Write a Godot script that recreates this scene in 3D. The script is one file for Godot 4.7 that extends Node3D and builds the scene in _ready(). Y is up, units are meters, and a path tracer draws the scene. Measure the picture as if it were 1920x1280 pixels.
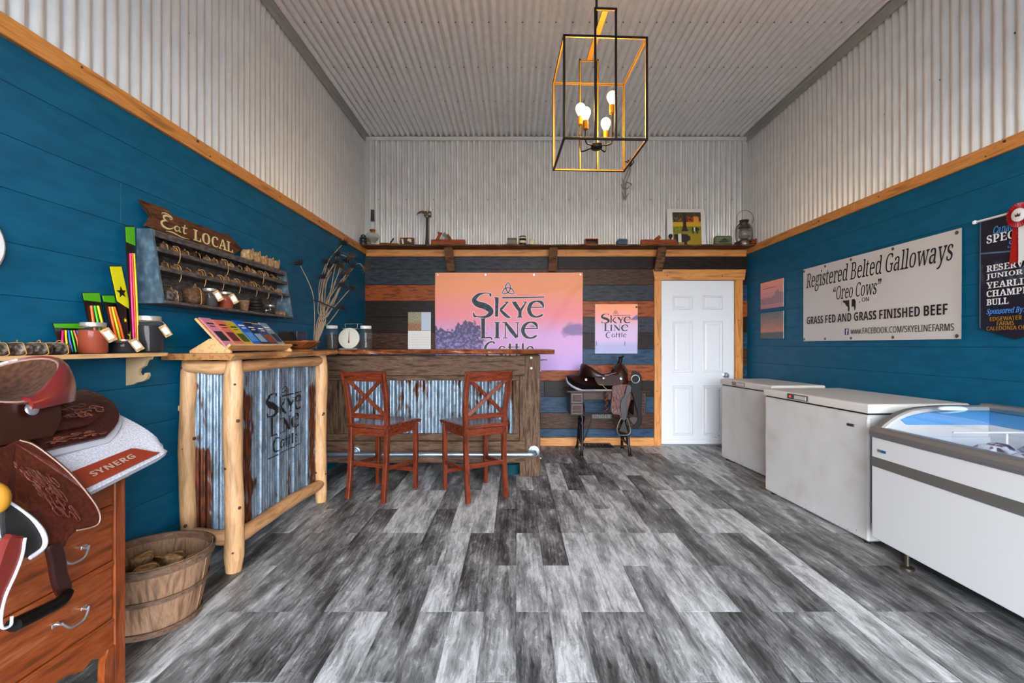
extends Node3D
# Farm shop with teal board walls, corrugated metal above, bar, freezers and saddles.
# Picture constants: focal length in pixels of the 1920x1280 frame, vanishing point, eye height.
const F := 868.0
const CX := 968.0
const CY := 647.0
const EYE := 1.245
# The room
const XL := -1.88
const XR := 2.87
const ZB := -5.75
const ZF := 2.3
const TOP := 3.84
const PITCH := 0.0677

var M := {}
var used := {}
var base_of := {}
var rng := RandomNumberGenerator.new()

func _ready() -> void:
	rng.seed = 11
	# camera
	var cam := Camera3D.new()
	cam.name = "camera"
	cam.projection = Camera3D.PROJECTION_FRUSTUM
	cam.near = 0.05
	cam.far = 200.0
	cam.size = 2.0 * cam.near * 640.0 / F
	cam.frustum_offset = Vector2((960.0 - CX) * cam.near / F, (CY - 640.0) * cam.near / F)
	add_child(cam)
	cam.position = Vector3(0, EYE, 0)
	cam.current = true
	# sky and exposure
	var we := WorldEnvironment.new()
	we.name = "environment"
	var env := Environment.new()
	env.background_mode = Environment.BG_SKY
	var sky := Sky.new()
	var sm := ProceduralSkyMaterial.new()
	sm.sky_top_color = Color(0.80, 0.845, 0.90)
	sm.sky_horizon_color = Color(0.95, 0.96, 0.97)
	sm.sky_curve = 0.25
	sm.ground_bottom_color = Color(0.42, 0.41, 0.39)
	sm.ground_horizon_color = Color(0.62, 0.62, 0.60)
	sky.sky_material = sm
	env.sky = sky
	env.background_energy_multiplier = 28.5
	env.tonemap_mode = Environment.TONE_MAPPER_LINEAR
	env.tonemap_exposure = 1.07
	env.sdfgi_enabled = true
	env.ssao_enabled = true
	env.ssil_enabled = true
	we.environment = env
	add_child(we)
	materials()
	shell()
	back_wall()
	chandelier()
	bar()
	log_counter()
	chairs()
	freezers()
	right_wall_things()
	banners()
	sewing_table()
	saddle_on_table()
	dresser()
	saddle_on_dresser()
	basket()
	wall_shelf()
	display_shelf()
	counter_things()
	back_shelf()

# ---------------------------------------------------------------- places
func at(px: float, py: float, d: float) -> Vector3:
	return Vector3((px - CX) * d / F, EYE + (CY - py) * d / F, -d)

func on_x(px: float, py: float, x: float) -> Vector3:
	return at(px, py, x * F / (px - CX))

# ---------------------------------------------------------------- nodes
func numbered(n: String) -> String:
	if not used.has(n):
		used[n] = 0
		return n
	used[n] += 1
	return "%s_%03d" % [n, used[n]]

func tag(o: Node, label: String, category: String, group := "") -> Node:
	o.set_meta("label", label)
	o.set_meta("category", category)
	if group != "":
		o.set_meta("group", group)
	return o

# a thing whose parts are modelled in room coordinates; its node stands at BASE
func thing(called: String, label: String, category: String, base: Vector3, group := "") -> Node3D:
	var o := Node3D.new()
	o.name = numbered(called)
	add_child(o, true)
	o.position = base
	base_of[o] = base
	tag(o, label, category, group)
	return o

# a thing whose parts are modelled round its own base
func local_thing(called: String, label: String, category: String, where: Vector3, turn := 0.0, group := "") -> Node3D:
	var o := thing(called, label, category, where, group)
	base_of[o] = Vector3.ZERO
	o.rotation.y = turn
	return o

func struct(called: String, base := Vector3.ZERO) -> Node3D:
	var o := Node3D.new()
	o.name = numbered(called)
	add_child(o, true)
	o.position = base
	base_of[o] = base
	o.set_meta("kind", "structure")
	return o

func copy(o: Node3D, where: Vector3, turn: float, label := "", group := "") -> Node3D:
	var c: Node3D = o.duplicate()
	var plain := String(o.name)
	if plain.length() > 4 and plain.substr(plain.length() - 4, 1) == "_" and plain.right(3).is_valid_int():
		plain = plain.left(plain.length() - 4)
	c.name = numbered(plain)
	add_child(c, true)
	c.position = where
	c.rotation.y = turn
	if label != "":
		c.set_meta("label", label)
	if group != "":
		c.set_meta("group", group)
	return c

func mesh_of(st: SurfaceTool, shift := Vector3.ZERO) -> ArrayMesh:
	st.generate_normals()
	var a: Array = st.commit_to_arrays()
	if shift != Vector3.ZERO:
		var v: PackedVector3Array = a[0]
		a[0] = Transform3D(Basis.IDENTITY, -shift) * v
	var m := ArrayMesh.new()
	m.add_surface_from_arrays(Mesh.PRIMITIVE_TRIANGLES, a)
	return m

# commits ST as one named mesh under PARENT (null: a thing of its own, standing at its foot)
func obj(called: String, st: SurfaceTool, mat: Material, parent: Node3D = null) -> MeshInstance3D:
	var o := MeshInstance3D.new()
	if parent == null:
		o.name = numbered(called)
		var m := mesh_of(st)
		var box := m.get_aabb()
		var foot := Vector3(box.get_center().x, box.position.y, box.get_center().z)
		var a: Array = m.surface_get_arrays(0)
		var v: PackedVector3Array = a[0]
		a[0] = Transform3D(Basis.IDENTITY, -foot) * v
		var m2 := ArrayMesh.new()
		m2.add_surface_from_arrays(Mesh.PRIMITIVE_TRIANGLES, a)
		o.mesh = m2
		add_child(o, true)
		o.position = foot
		base_of[o] = foot
	else:
		o.name = called
		o.mesh = mesh_of(st, base_of[parent])
		parent.add_child(o, true)
		base_of[o] = base_of[parent]
	o.material_override = mat
	return o

func put(called: String, m: Mesh, mat: Material, parent: Node3D, xf := Transform3D.IDENTITY) -> MeshInstance3D:
	var o := MeshInstance3D.new()
	o.name = called
	o.mesh = m
	o.material_override = mat
	parent.add_child(o, true)
	xf.origin -= base_of[parent]
	o.transform = xf
	base_of[o] = base_of[parent]
	return o

# ---------------------------------------------------------------- shapes
func mb() -> SurfaceTool:
	var st := SurfaceTool.new()
	st.begin(Mesh.PRIMITIVE_TRIANGLES)
	st.set_smooth_group(-1)
	return st

func tri(st: SurfaceTool, a: Vector3, b: Vector3, c: Vector3) -> void:
	st.add_vertex(a)
	st.add_vertex(b)
	st.add_vertex(c)

# a flat convex face that looks towards OUT
func face(st: SurfaceTool, p: Array, out: Vector3) -> void:
	var n: Vector3 = (p[1] - p[0]).cross(p[2] - p[0])
	if p.size() > 3 and n.length_squared() < 1e-14:
		n = (p[2] - p[0]).cross(p[3] - p[0])
	var k := p.size()
	for i in range(1, k - 1):
		if n.dot(out) > 0:
			tri(st, p[0], p[i + 1], p[i])
		else:
			tri(st, p[0], p[i], p[i + 1])

# a box with chamfered edges
func box(st: SurfaceTool, c: Vector3, s: Vector3, b := 0.0, basis := Basis.IDENTITY) -> void:
	st.set_smooth_group(-1)
	var h := s * 0.5
	b = minf(b, minf(h.x, minf(h.y, h.z)) * 0.9)
	var i := h - Vector3(b, b, b)
	for ax in 3:
		var u := (ax + 1) % 3
		var w := (ax + 2) % 3
		for sg in [-1, 1]:
			var q := []
			for k in [[-1, -1], [1, -1], [1, 1], [-1, 1]]:
				var p := Vector3.ZERO
				p[ax] = h[ax] * sg
				p[u] = i[u] * k[0]
				p[w] = i[w] * k[1]
				q.append(c + basis * p)
			var o := Vector3.ZERO
			o[ax] = sg
			face(st, q, basis * o)
	if b <= 0.0:
		return
	for ax in 3:
		var u := (ax + 1) % 3
		var w := (ax + 2) % 3
		for su in [-1, 1]:
			for sw in [-1, 1]:
				var q := []
				for k in [[-1, 0], [1, 0], [1, 1], [-1, 1]]:
					var p := Vector3.ZERO
					p[ax] = i[ax] * k[0]
					p[u] = (h[u] if k[1] == 0 else i[u]) * su
					p[w] = (i[w] if k[1] == 0 else h[w]) * sw
					q.append(c + basis * p)
				var o := Vector3.ZERO
				o[u] = su
				o[w] = sw
				face(st, q, basis * o)
	for sx in [-1, 1]:
		for sy in [-1, 1]:
			for sz in [-1, 1]:
				var g := Vector3(sx, sy, sz)
				face(st, [c + basis * (Vector3(h.x, i.y, i.z) * g), c + basis * (Vector3(i.x, h.y, i.z) * g), c + basis * (Vector3(i.x, i.y, h.z) * g)], basis * g)

func bx(lo: Vector3, hi: Vector3, b := 0.0) -> SurfaceTool:
	var st := mb()
	box(st, (lo + hi) * 0.5, (hi - lo).abs(), b)
	return st

# a bar of rectangular section between two points; UP hints the direction of H
func bar_between(st: SurfaceTool, a: Vector3, b: Vector3, w: float, h: float, bev := 0.0, up := Vector3.UP) -> void:
	var z := (b - a).normalized()
	var x := up.cross(z)
	if x.length() < 0.01:
		x = Vector3.RIGHT.cross(z)
	x = x.normalized()
	var y := z.cross(x)
	box(st, (a + b) * 0.5, Vector3(w, h, (b - a).length()), bev, Basis(x, y, z))

func frames(pts: Array, closed := false) -> Array:
	var out := []
	var n := pts.size()
	var t0: Vector3 = (pts[1] - pts[0]).normalized()
	var up := Vector3.UP if absf(t0.y) < 0.9 else Vector3.RIGHT
	var x: Vector3 = up.cross(t0).normalized()
	for i in n:
		var t: Vector3
		if closed:
			t = pts[(i + 1) % n] - pts[(i - 1 + n) % n]
		elif i == 0:
			t = pts[1] - pts[0]
		elif i == n - 1:
			t = pts[n - 1] - pts[n - 2]
		else:
			t = pts[i + 1] - pts[i - 1]
		t = t.normalized()
		x = (x - t * x.dot(t)).normalized()
		out.append([x, t.cross(x).normalized(), t])
	return out

# a tube along points; R a number or one radius for each point; FLAT squashes it across
func tube(st: SurfaceTool, pts: Array, r, seg := 8, closed := false, flat := 1.0) -> void:
	var fr := frames(pts, closed)
	var n := pts.size()
	var rings := []
	for i in n:
		var rad: float = r[i] if r is Array else r
		var ring := []
		for k in seg:
			var a := TAU * k / seg
			ring.append(pts[i] + (fr[i][0] * cos(a) + fr[i][1] * sin(a) * flat) * rad)
		rings.append(ring)
	st.set_smooth_group(1)
	for i in (n if closed else n - 1):
		var a: Array = rings[i]
		var b: Array = rings[(i + 1) % n]
		for k in seg:
			var k2 := (k + 1) % seg
			tri(st, a[k], b[k], b[k2])
			tri(st, a[k], b[k2], a[k2])
	if not closed:
		st.set_smooth_group(-1)
		for k in range(1, seg - 1):
			tri(st, rings[0][0], rings[0][k], rings[0][k + 1])
			tri(st, rings[n - 1][0], rings[n - 1][k + 1], rings[n - 1][k])

# points of a smooth curve through P
func smooth(p: Array, each := 6, closed := false) -> Array:
	var out := []
	var n := p.size()
	for i in (n if closed else n - 1):
		var a = p[(i - 1 + n) % n] if closed or i > 0 else p[0] * 2.0 - p[1]
		var b = p[i]
		var c = p[(i + 1) % n]
		var d = p[(i + 2) % n] if closed or i < n - 2 else p[n - 1] * 2.0 - p[n - 2]
		for k in each:
			var t := float(k) / each
			out.append((b * 2.0 + (c - a) * t + (a * 2.0 - b * 5.0 + c * 4.0 - d) * t * t + (b * 3.0 - a - c * 3.0 + d) * t * t * t) * 0.5)
	if not closed:
		out.append(p[n - 1])
	return out

# a turned shape: profile of (radius, height), round the axis of XF
func lathe(st: SurfaceTool, prof: Array, seg := 16, xf := Transform3D.IDENTITY) -> void:
	var grp := 1
	for i in prof.size() - 1:
		var a: Vector2 = prof[i]
		var b: Vector2 = prof[i + 1]
		if i > 0:
			var before: Vector2 = (a - prof[i - 1]).normalized()
			if before.dot((b - a).normalized()) < 0.8:
				grp += 1
		st.set_smooth_group(grp)
		for k in seg:
			var t0 := TAU * k / seg
			var t1 := TAU * (k + 1) / seg
			var p0 := xf * Vector3(a.x * cos(t0), a.y, a.x * sin(t0))
			var p1 := xf * Vector3(a.x * cos(t1), a.y, a.x * sin(t1))
			var q0 := xf * Vector3(b.x * cos(t0), b.y, b.x * sin(t0))
			var q1 := xf * Vector3(b.x * cos(t1), b.y, b.x * sin(t1))
			if b.x > 1e-6:
				tri(st, p0, q1, q0)
			if a.x > 1e-6:
				tri(st, p0, p1, q1)
	st.set_smooth_group(-1)

# a polygon in the XY plane of XF pushed DEPTH along its z
func prism(st: SurfaceTool, poly: Array, xf: Transform3D, depth: float) -> void:
	st.set_smooth_group(-1)
	var p := PackedVector2Array(poly)
	if Geometry2D.is_polygon_clockwise(p):
		p.reverse()
	var ix := Geometry2D.triangulate_polygon(p)
	var z := xf.basis.z.normalized()
	for i in range(0, ix.size(), 3):
		var q := []
		var r := []
		for k in 3:
			var v := p[ix[i + k]]
			q.append(xf * Vector3(v.x, v.y, depth))
			r.append(xf * Vector3(v.x, v.y, 0))
		face(st, q, z)
		face(st, r, -z)
	for i in p.size():
		var a := p[i]
		var b := p[(i + 1) % p.size()]
		var o := xf.basis * Vector3(b.y - a.y, a.x - b.x, 0)
		face(st, [xf * Vector3(a.x, a.y, 0), xf * Vector3(b.x, b.y, 0), xf * Vector3(b.x, b.y, depth), xf * Vector3(a.x, a.y, depth)], o)

# a curved sheet f(u, v) with a thickness
func shell_of(st: SurfaceTool, f: Callable, nu: int, nv: int, thick: float) -> void:
	var p := []
	for i in nu + 1:
		var row := []
		for j in nv + 1:
			row.append(f.call(float(i) / nu, float(j) / nv))
		p.append(row)
	var q := []
	for i in nu + 1:
		var row := []
		for j in nv + 1:
			var du: Vector3 = p[mini(i + 1, nu)][j] - p[maxi(i - 1, 0)][j]
			var dv: Vector3 = p[i][mini(j + 1, nv)] - p[i][maxi(j - 1, 0)]
			row.append(p[i][j] - du.cross(dv).normalized() * thick)
		q.append(row)
	for side in 2:
		st.set_smooth_group(1 + side)
		var g: Array = p if side == 0 else q
		for i in nu:
			for j in nv:
				var a: Vector3 = g[i][j]
				var b: Vector3 = g[i + 1][j]
				var c: Vector3 = g[i + 1][j + 1]
				var d: Vector3 = g[i][j + 1]
				if side == 0:
					tri(st, a, c, b)
					tri(st, a, d, c)
				else:
					tri(st, a, b, c)
					tri(st, a, c, d)
	if thick == 0.0:
		return
	st.set_smooth_group(-1)
	var rim := []
	for i in nu:
		rim.append([i, 0])
	for j in nv:
		rim.append([nu, j])
	for i in nu:
		rim.append([nu - i, nv])
	for j in nv:
		rim.append([0, nv - j])
	for k in rim.size():
		var a: Array = rim[k]
		var b: Array = rim[(k + 1) % rim.size()]
		tri(st, p[a[0]][a[1]], p[b[0]][b[1]], q[b[0]][b[1]])
		tri(st, p[a[0]][a[1]], q[b[0]][b[1]], q[a[0]][a[1]])

# a leather-like plate: closed 3-D outline, THICK, with a soft raised middle
func plate(st: SurfaceTool, outline: Array, thick: float, toward: Vector3, puff := 0.0) -> void:
	var c := Vector3.ZERO
	for p in outline:
		c += p
	c /= outline.size()
	var n := Vector3.ZERO
	for i in outline.size():
		n += (outline[i] - c).cross(outline[(i + 1) % outline.size()] - c)
	n = n.normalized()
	if n.dot(toward) < 0:
		n = -n
	var x: Vector3 = (outline[0] - c)
	x = (x - n * x.dot(n)).normalized()
	var y := n.cross(x)
	var flat := PackedVector2Array()
	var high := PackedFloat32Array()
	for p in outline:
		flat.append(Vector2((p - c).dot(x), (p - c).dot(y)))
		high.append((p - c).dot(n))
	var inset := []
	for i in outline.size():
		var prev := flat[(i - 1 + flat.size()) % flat.size()]
		var next := flat[(i + 1) % flat.size()]
		var t := (next - prev).normalized()
		var side := Vector2(-t.y, t.x)
		if Geometry2D.is_polygon_clockwise(flat):
			side = -side
		var q := flat[i] + side * minf(thick * 0.6, 0.006)
		inset.append(c + x * q.x + y * q.y + n * (high[i] + thick * 0.5 + puff))
	var ix := Geometry2D.triangulate_polygon(flat)
	st.set_smooth_group(-1)
	for i in range(0, ix.size(), 3):
		face(st, [inset[ix[i]], inset[ix[i + 1]], inset[ix[i + 2]]], n)
		face(st, [outline[ix[i]] - n * thick * 0.5, outline[ix[i + 1]] - n * thick * 0.5, outline[ix[i + 2]] - n * thick * 0.5], -n)
	for i in outline.size():
		var j := (i + 1) % outline.size()
		var e := flat[j] - flat[i]
		var o := x * e.y - y * e.x
		if Geometry2D.is_polygon_clockwise(flat):
			o = -o
		var up_a: Vector3 = outline[i]
		var up_b: Vector3 = outline[j]
		face(st, [up_a - n * thick * 0.5, up_b - n * thick * 0.5, up_b + n * thick * 0.2, up_a + n * thick * 0.2], o)
		face(st, [up_a + n * thick * 0.2, up_b + n * thick * 0.2, inset[j], inset[i]], o + n)

# a brush stroke: points of (x, y, width), laid with PLACE(x, y, lift)
func stroke(st: SurfaceTool, pts: Array, place: Callable, lift: float, grow := 0.0, each := 5, cross := 1) -> void:
	var p := smooth(pts, each) if pts.size() > 2 else smooth([pts[0], (pts[0] + pts[1]) * 0.5, pts[1]], 3)
	var l := []
	var r := []
	for i in p.size():
		var t3: Vector3 = p[mini(i + 1, p.size() - 1)] - p[maxi(i - 1, 0)]
		var t := Vector2(t3.x, t3.y).normalized()
		var w: float = p[i].z * 0.5 + grow
		var c := Vector2(p[i].x, p[i].y)
		if grow > 0.0 and i == 0:
			c -= t * grow
		if grow > 0.0 and i == p.size() - 1:
			c += t * grow
		var s := Vector2(-t.y, t.x) * w
		l.append(c + s)
		r.append(c - s)
	st.set_smooth_group(-1)
	var out: Vector3 = place.call(p[0].x, p[0].y, 1.0) - place.call(p[0].x, p[0].y, 0.0)
	for i in p.size() - 1:
		for k in cross:
			var q := []
			for e in [[i, k], [i + 1, k], [i + 1, k + 1], [i, k + 1]]:
				var f: Vector2 = l[e[0]].lerp(r[e[0]], float(e[1]) / cross)
				q.append(place.call(f.x, f.y, lift))
			for t in [[q[0], q[1], q[2]], [q[0], q[2], q[3]]]:
				if (t[1] - t[0]).cross(t[2] - t[0]).length_squared() > 1e-16:
					face(st, t, out)

# lettering fitted into the rectangle (x0, y0)-(x1, y1) of the plane XF
func lettering(called: String, words: String, serif: bool, bold: bool, x0: float, y0: float, x1: float, y1: float, xf: Transform3D, mat: Material, parent: Node3D, slant := 0.0) -> MeshInstance3D:
	var f := SystemFont.new()
	f.font_names = PackedStringArray(["Droid Serif" if serif else "Droid Sans"])
	f.font_weight = 700 if bold else 400
	var t := TextMesh.new()
	t.font = f
	t.text = words
	t.font_size = 48
	t.pixel_size = 0.01
	t.depth = 0.02
	t.curve_step = 1.5
	var a: Array = t.get_mesh_arrays()
	var v: PackedVector3Array = a[0]
	var lo := Vector2(1e9, 1e9)
	var hi := Vector2(-1e9, -1e9)
	for i in v.size():
		v[i].x += v[i].y * slant
		lo = lo.min(Vector2(v[i].x, v[i].y))
		hi = hi.max(Vector2(v[i].x, v[i].y))
	var nrm := PackedVector3Array()
	for i in v.size():
		v[i] = xf * Vector3(lerpf(x0, x1, (v[i].x - lo.x) / (hi.x - lo.x)), lerpf(y0, y1, (v[i].y - lo.y) / (hi.y - lo.y)), 0.0006 + (0.0008 if v[i].z > 0 else 0.0)) - base_of[parent]
	var st := mb()
	var ix: PackedInt32Array = a[Mesh.ARRAY_INDEX]
	for i in ix:
		st.add_vertex(v[i])
	st.generate_normals()
	var o := MeshInstance3D.new()
	o.name = called
	o.mesh = st.commit()
	o.material_override = mat
	parent.add_child(o, true)
	base_of[o] = base_of[parent]
	return o

# ---------------------------------------------------------------- materials
func flat(key: String, c: Color, rough := 0.7, metal := 0.0) -> StandardMaterial3D:
	var m := StandardMaterial3D.new()
	m.resource_name = key
	m.albedo_color = c
	m.roughness = rough
	m.metallic = metal
	M[key] = m
	return m

func noise_map(seed_: int, freq: float, colors: Array, offs: Array, size := 512, octaves := 4, kind := FastNoiseLite.TYPE_SIMPLEX_SMOOTH) -> NoiseTexture2D:
	var n := FastNoiseLite.new()
	n.noise_type = kind
	n.seed = seed_
	n.frequency = freq
	n.fractal_octaves = octaves
	var g := Gradient.new()
	g.offsets = PackedFloat32Array(offs)
	g.colors = PackedColorArray(colors)
	var t := NoiseTexture2D.new()
	t.width = size
	t.height = size
	t.seamless = true
	t.noise = n
	t.color_ramp = g
	return t

# a material with a noise texture laid through space; SCALE in repeats a metre
func grain(key: String, tex: Texture2D, scale: Vector3, rough: float, metal := 0.0, world := true, off := Vector3.ZERO) -> StandardMaterial3D:
	var m := StandardMaterial3D.new()
	m.resource_name = key
	m.albedo_texture = tex
	m.roughness = rough
	m.metallic = metal
	m.uv1_triplanar = true
	m.uv1_world_triplanar = world
	m.uv1_scale = scale
	m.uv1_offset = off
	m.uv1_triplanar_sharpness = 4.0
	M[key] = m
	return m

func tones(base: Color, dark: float, light: float) -> Array:
	return [base.darkened(dark), base.darkened(dark * 0.4), base, base.lightened(light * 0.5), base.darkened(dark * 0.25), base.lightened(light)]

# wood: ax 0, 1, 2 is the grain's direction
func wood(key: String, base: Color, ax: int, seed_ := 1, dark := 0.45, light := 0.18, rough := 0.55, world := true, wide := 5.0, long := 0.5) -> StandardMaterial3D:
	var t := noise_map(seed_, 0.012, tones(base, dark, light), [0.12, 0.32, 0.45, 0.55, 0.66, 0.85], 512, 5)
	var s := Vector3(wide, wide, wide)
	s[ax] = long
	return grain(key, t, s, rough, 0.0, world, Vector3(seed_ * 0.37, seed_ * 0.21, seed_ * 0.13))

func glass(key: String, c: Color, alpha: float, rough := 0.03) -> StandardMaterial3D:
	var m := flat(key, Color(c.r, c.g, c.b, alpha), rough)
	m.transparency = BaseMaterial3D.TRANSPARENCY_ALPHA
	return m

func bumpy(m: StandardMaterial3D, seed_: int, freq: float, cm: float, kind := FastNoiseLite.TYPE_SIMPLEX_SMOOTH) -> void:
	m.heightmap_enabled = true
	m.heightmap_texture = noise_map(seed_, freq, [Color.BLACK, Color.WHITE], [0.2, 0.8], 256, 3, kind)
	m.heightmap_scale = cm

func materials() -> void:
	# walls
	grain("teal", noise_map(3, 0.010, [Color(0.010, 0.305, 0.425), Color(0.014, 0.325, 0.45), Color(0.022, 0.345, 0.47)], [0.25, 0.5, 0.8]), Vector3(1.3, 2.5, 0.7), 0.5)
	grain("zinc", noise_map(4, 0.02, [Color(0.82, 0.82, 0.82), Color(0.85, 0.85, 0.85), Color(0.875, 0.875, 0.875)], [0.2, 0.5, 0.8]), Vector3(1.0, 0.4, 1.0), 0.34, 0.5)
	flat("flashing", Color(0.64, 0.64, 0.63), 0.45, 0.3)
	flat("flashing_light", Color(0.80, 0.80, 0.79), 0.45, 0.3)
	flat("screw", Color(0.22, 0.21, 0.20), 0.5, 0.6)
	flat("core", Color(0.45, 0.43, 0.40), 0.9)
	# pine trim by direction
	for ax in 3:
		wood("pine_%d" % ax, Color(0.80, 0.52, 0.24), ax, 20 + ax, 0.28, 0.12, 0.5, true, 4.0, 0.35)
	wood("pine_pale", Color(0.84, 0.66, 0.44), 2, 27, 0.18, 0.12, 0.55, true, 5.0, 0.5)
	wood("log", Color(0.80, 0.61, 0.42), 1, 28, 0.22, 0.15, 0.5, true, 4.5, 0.5)
	wood("log_z", Color(0.79, 0.58, 0.38), 2, 29, 0.24, 0.15, 0.5, true, 4.5, 0.5)
	wood("log_x", Color(0.80, 0.61, 0.42), 0, 30, 0.22, 0.15, 0.5, true, 4.5, 0.5)
	flat("knot", Color(0.30, 0.15, 0.06), 0.6)
	# reclaimed boards of the back wall
	wood("board_blue", Color(0.125, 0.24, 0.345), 0, 31, 0.35, 0.10, 0.42, true, 5.0, 0.8)
	wood("board_slate", Color(0.175, 0.195, 0.225), 0, 32, 0.45, 0.10, 0.45, true, 5.0, 0.8)
	wood("board_orange", Color(0.56, 0.265, 0.085), 0, 33, 0.40, 0.10, 0.42, true, 5.0, 0.8)
	wood("board_brown", Color(0.25, 0.145, 0.085), 0, 34, 0.6, 0.16, 0.42, true, 7.0, 1.0)
	wood("board_dark", Color(0.115, 0.075, 0.055), 0, 35, 0.6, 0.10, 0.45, true, 6.0, 0.9)
	# bar timber
	wood("barn_x", Color(0.36, 0.27, 0.205), 0, 36, 0.42, 0.14, 0.7, true, 5.0, 0.6)
	wood("barn_y", Color(0.35, 0.26, 0.195), 1, 37, 0.42, 0.14, 0.7, true, 5.0, 0.6)
	wood("shelf_old", Color(0.42, 0.28, 0.185), 0, 38, 0.5, 0.18, 0.65, true, 6.0, 0.8)
	wood("slab_red", Color(0.48, 0.23, 0.085), 0, 39, 0.65, 0.30, 0.30, true, 6.0, 1.2)
	wood("slab_honey", Color(0.66, 0.45, 0.25), 2, 40, 0.3, 0.15, 0.35, true, 3.5, 0.5)
	wood("mahogany", Color(0.40, 0.145, 0.05), 1, 41, 0.4, 0.10, 0.28, false, 5.0, 0.7)
	wood("mahogany_x", Color(0.40, 0.145, 0.05), 0, 42, 0.4, 0.10, 0.25, false, 5.0, 0.7)
	wood("dresser_z", Color(0.50, 0.22, 0.065), 2, 43, 0.35, 0.12, 0.3, true, 4.0, 0.5)
	wood("dresser_y", Color(0.48, 0.21, 0.065), 1, 44, 0.35, 0.12, 0.3, true, 4.0, 0.5)
	wood("sew_wood", Color(0.22, 0.13, 0.11), 0, 45, 0.45, 0.15, 0.3, true, 5.0, 0.7)
	wood("basket_wood", Color(0.55, 0.41, 0.30), 1, 46, 0.35, 0.15, 0.75, true, 6.0, 0.7)
	wood("sign_wood", Color(0.33, 0.185, 0.10), 2, 47, 0.5, 0.15, 0.6, true, 6.0, 0.8)
	wood("tool_wood", Color(0.55, 0.24, 0.09), 0, 48, 0.35, 0.12, 0.4, true, 6.0, 0.8)
	wood("handle_dark", Color(0.10, 0.07, 0.06), 1, 49, 0.4, 0.10, 0.4, true)
	grain("display_grey", noise_map(50, 0.02, [Color(0.20, 0.19, 0.185), Color(0.30, 0.275, 0.26), Color(0.37, 0.34, 0.32)], [0.25, 0.5, 0.75]), Vector3(5, 5, 1.5), 0.7)
	grain("display_side", noise_map(51, 0.02, [Color(0.20, 0.26, 0.31), Color(0.25, 0.325, 0.375), Color(0.36, 0.45, 0.50)], [0.2, 0.5, 0.9]), Vector3(1.6, 1.3, 1.6), 0.5)
	# metals
	flat("bronze", Color(0.085, 0.065, 0.05), 0.45, 0.6)
	flat("gold", Color(0.62, 0.45, 0.15), 0.5, 0.5)
	flat("brass", Color(0.78, 0.50, 0.16), 0.35, 0.9)
	flat("steel", Color(0.72, 0.73, 0.75), 0.3, 0.9)
	flat("pipe", Color(0.62, 0.68, 0.74), 0.35, 0.85)
	flat("iron", Color(0.028, 0.027, 0.028), 0.42, 0.3)
	flat("pewter", Color(0.42, 0.39, 0.35), 0.35, 0.85)
	flat("chrome", Color(0.85, 0.85, 0.86), 0.15, 1.0)
	# paint, paper, cloth
	flat("white", Color(0.86, 0.86, 0.86), 0.4)
	flat("door_white", Color(0.84, 0.85, 0.87), 0.45)
	flat("freezer_white", Color(0.82, 0.82, 0.82), 0.38)
	flat("freezer_lid", Color(0.80, 0.785, 0.765), 0.42)
	flat("black", Color(0.02, 0.02, 0.022), 0.5)
	flat("ink", Color(0.035, 0.03, 0.035), 0.6)
	flat("rubber", Color(0.03, 0.03, 0.03), 0.8)
	flat("paper", Color(0.86, 0.85, 0.83), 0.75)
	flat("cream", Color(0.84, 0.78, 0.62), 0.6)
	flat("twine", Color(0.66, 0.50, 0.30), 0.9)
	grain("kraft", noise_map(52, 0.02, [Color(0.36, 0.25, 0.165), Color(0.46, 0.335, 0.235), Color(0.56, 0.43, 0.32)], [0.2, 0.5, 0.85]), Vector3(4, 4, 4), 0.8, 0.0, false)
	grain("kraft_light", noise_map(53, 0.02, [Color(0.54, 0.41, 0.26), Color(0.65, 0.51, 0.34), Color(0.75, 0.62, 0.45)], [0.2, 0.5, 0.85]), Vector3(4, 4, 4), 0.8, 0.0, false)
	flat("lid", Color(0.74, 0.74, 0.72), 0.35, 0.7)
	flat("lid_white", Color(0.80, 0.80, 0.79), 0.5)
	glass("clear", Color(0.95, 0.97, 0.97), 0.02)
	flat("jam_dark", Color(0.045, 0.014, 0.016), 0.45)
	flat("jam_amber", Color(0.52, 0.19, 0.055), 0.45)
	# dull finishes
	M.clear.metallic_specular = 0.22
	M.jam_dark.metallic_specular = 0.2
	M.jam_amber.metallic_specular = 0.2
	for key in ["board_blue", "board_slate", "board_orange", "board_brown", "board_dark", "barn_x", "barn_y", "shelf_old", "sew_wood", "teal", "tool_wood", "sign_wood"]:
		M[key].metallic_specular = 0.3

# ---------------------------------------------------------------- the room
# a corrugated sheet: ribs repeat along ALONG from A over WIDTH, run RUN long; OUT is its bulging side
func corrugated(a: Vector3, along: Vector3, width: float, run: Vector3, out: Vector3, amp: float, pitch := PITCH, seg := 14) -> SurfaceTool:
	var st := mb()
	st.set_smooth_group(1)
	var n := int(round(width / pitch * seg))
	for i in n:
		var q := []
		for k in 2:
			var s := width * (i + k) / n
			q.append(a + along * s + out * amp * (2.0 * pow(0.5 + 0.5 * cos(TAU * s / pitch), 0.6) - 1.0))
		var p := [q[0], q[1], q[1] + run, q[0] + run]
		face(st, p, out)
	return st

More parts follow.
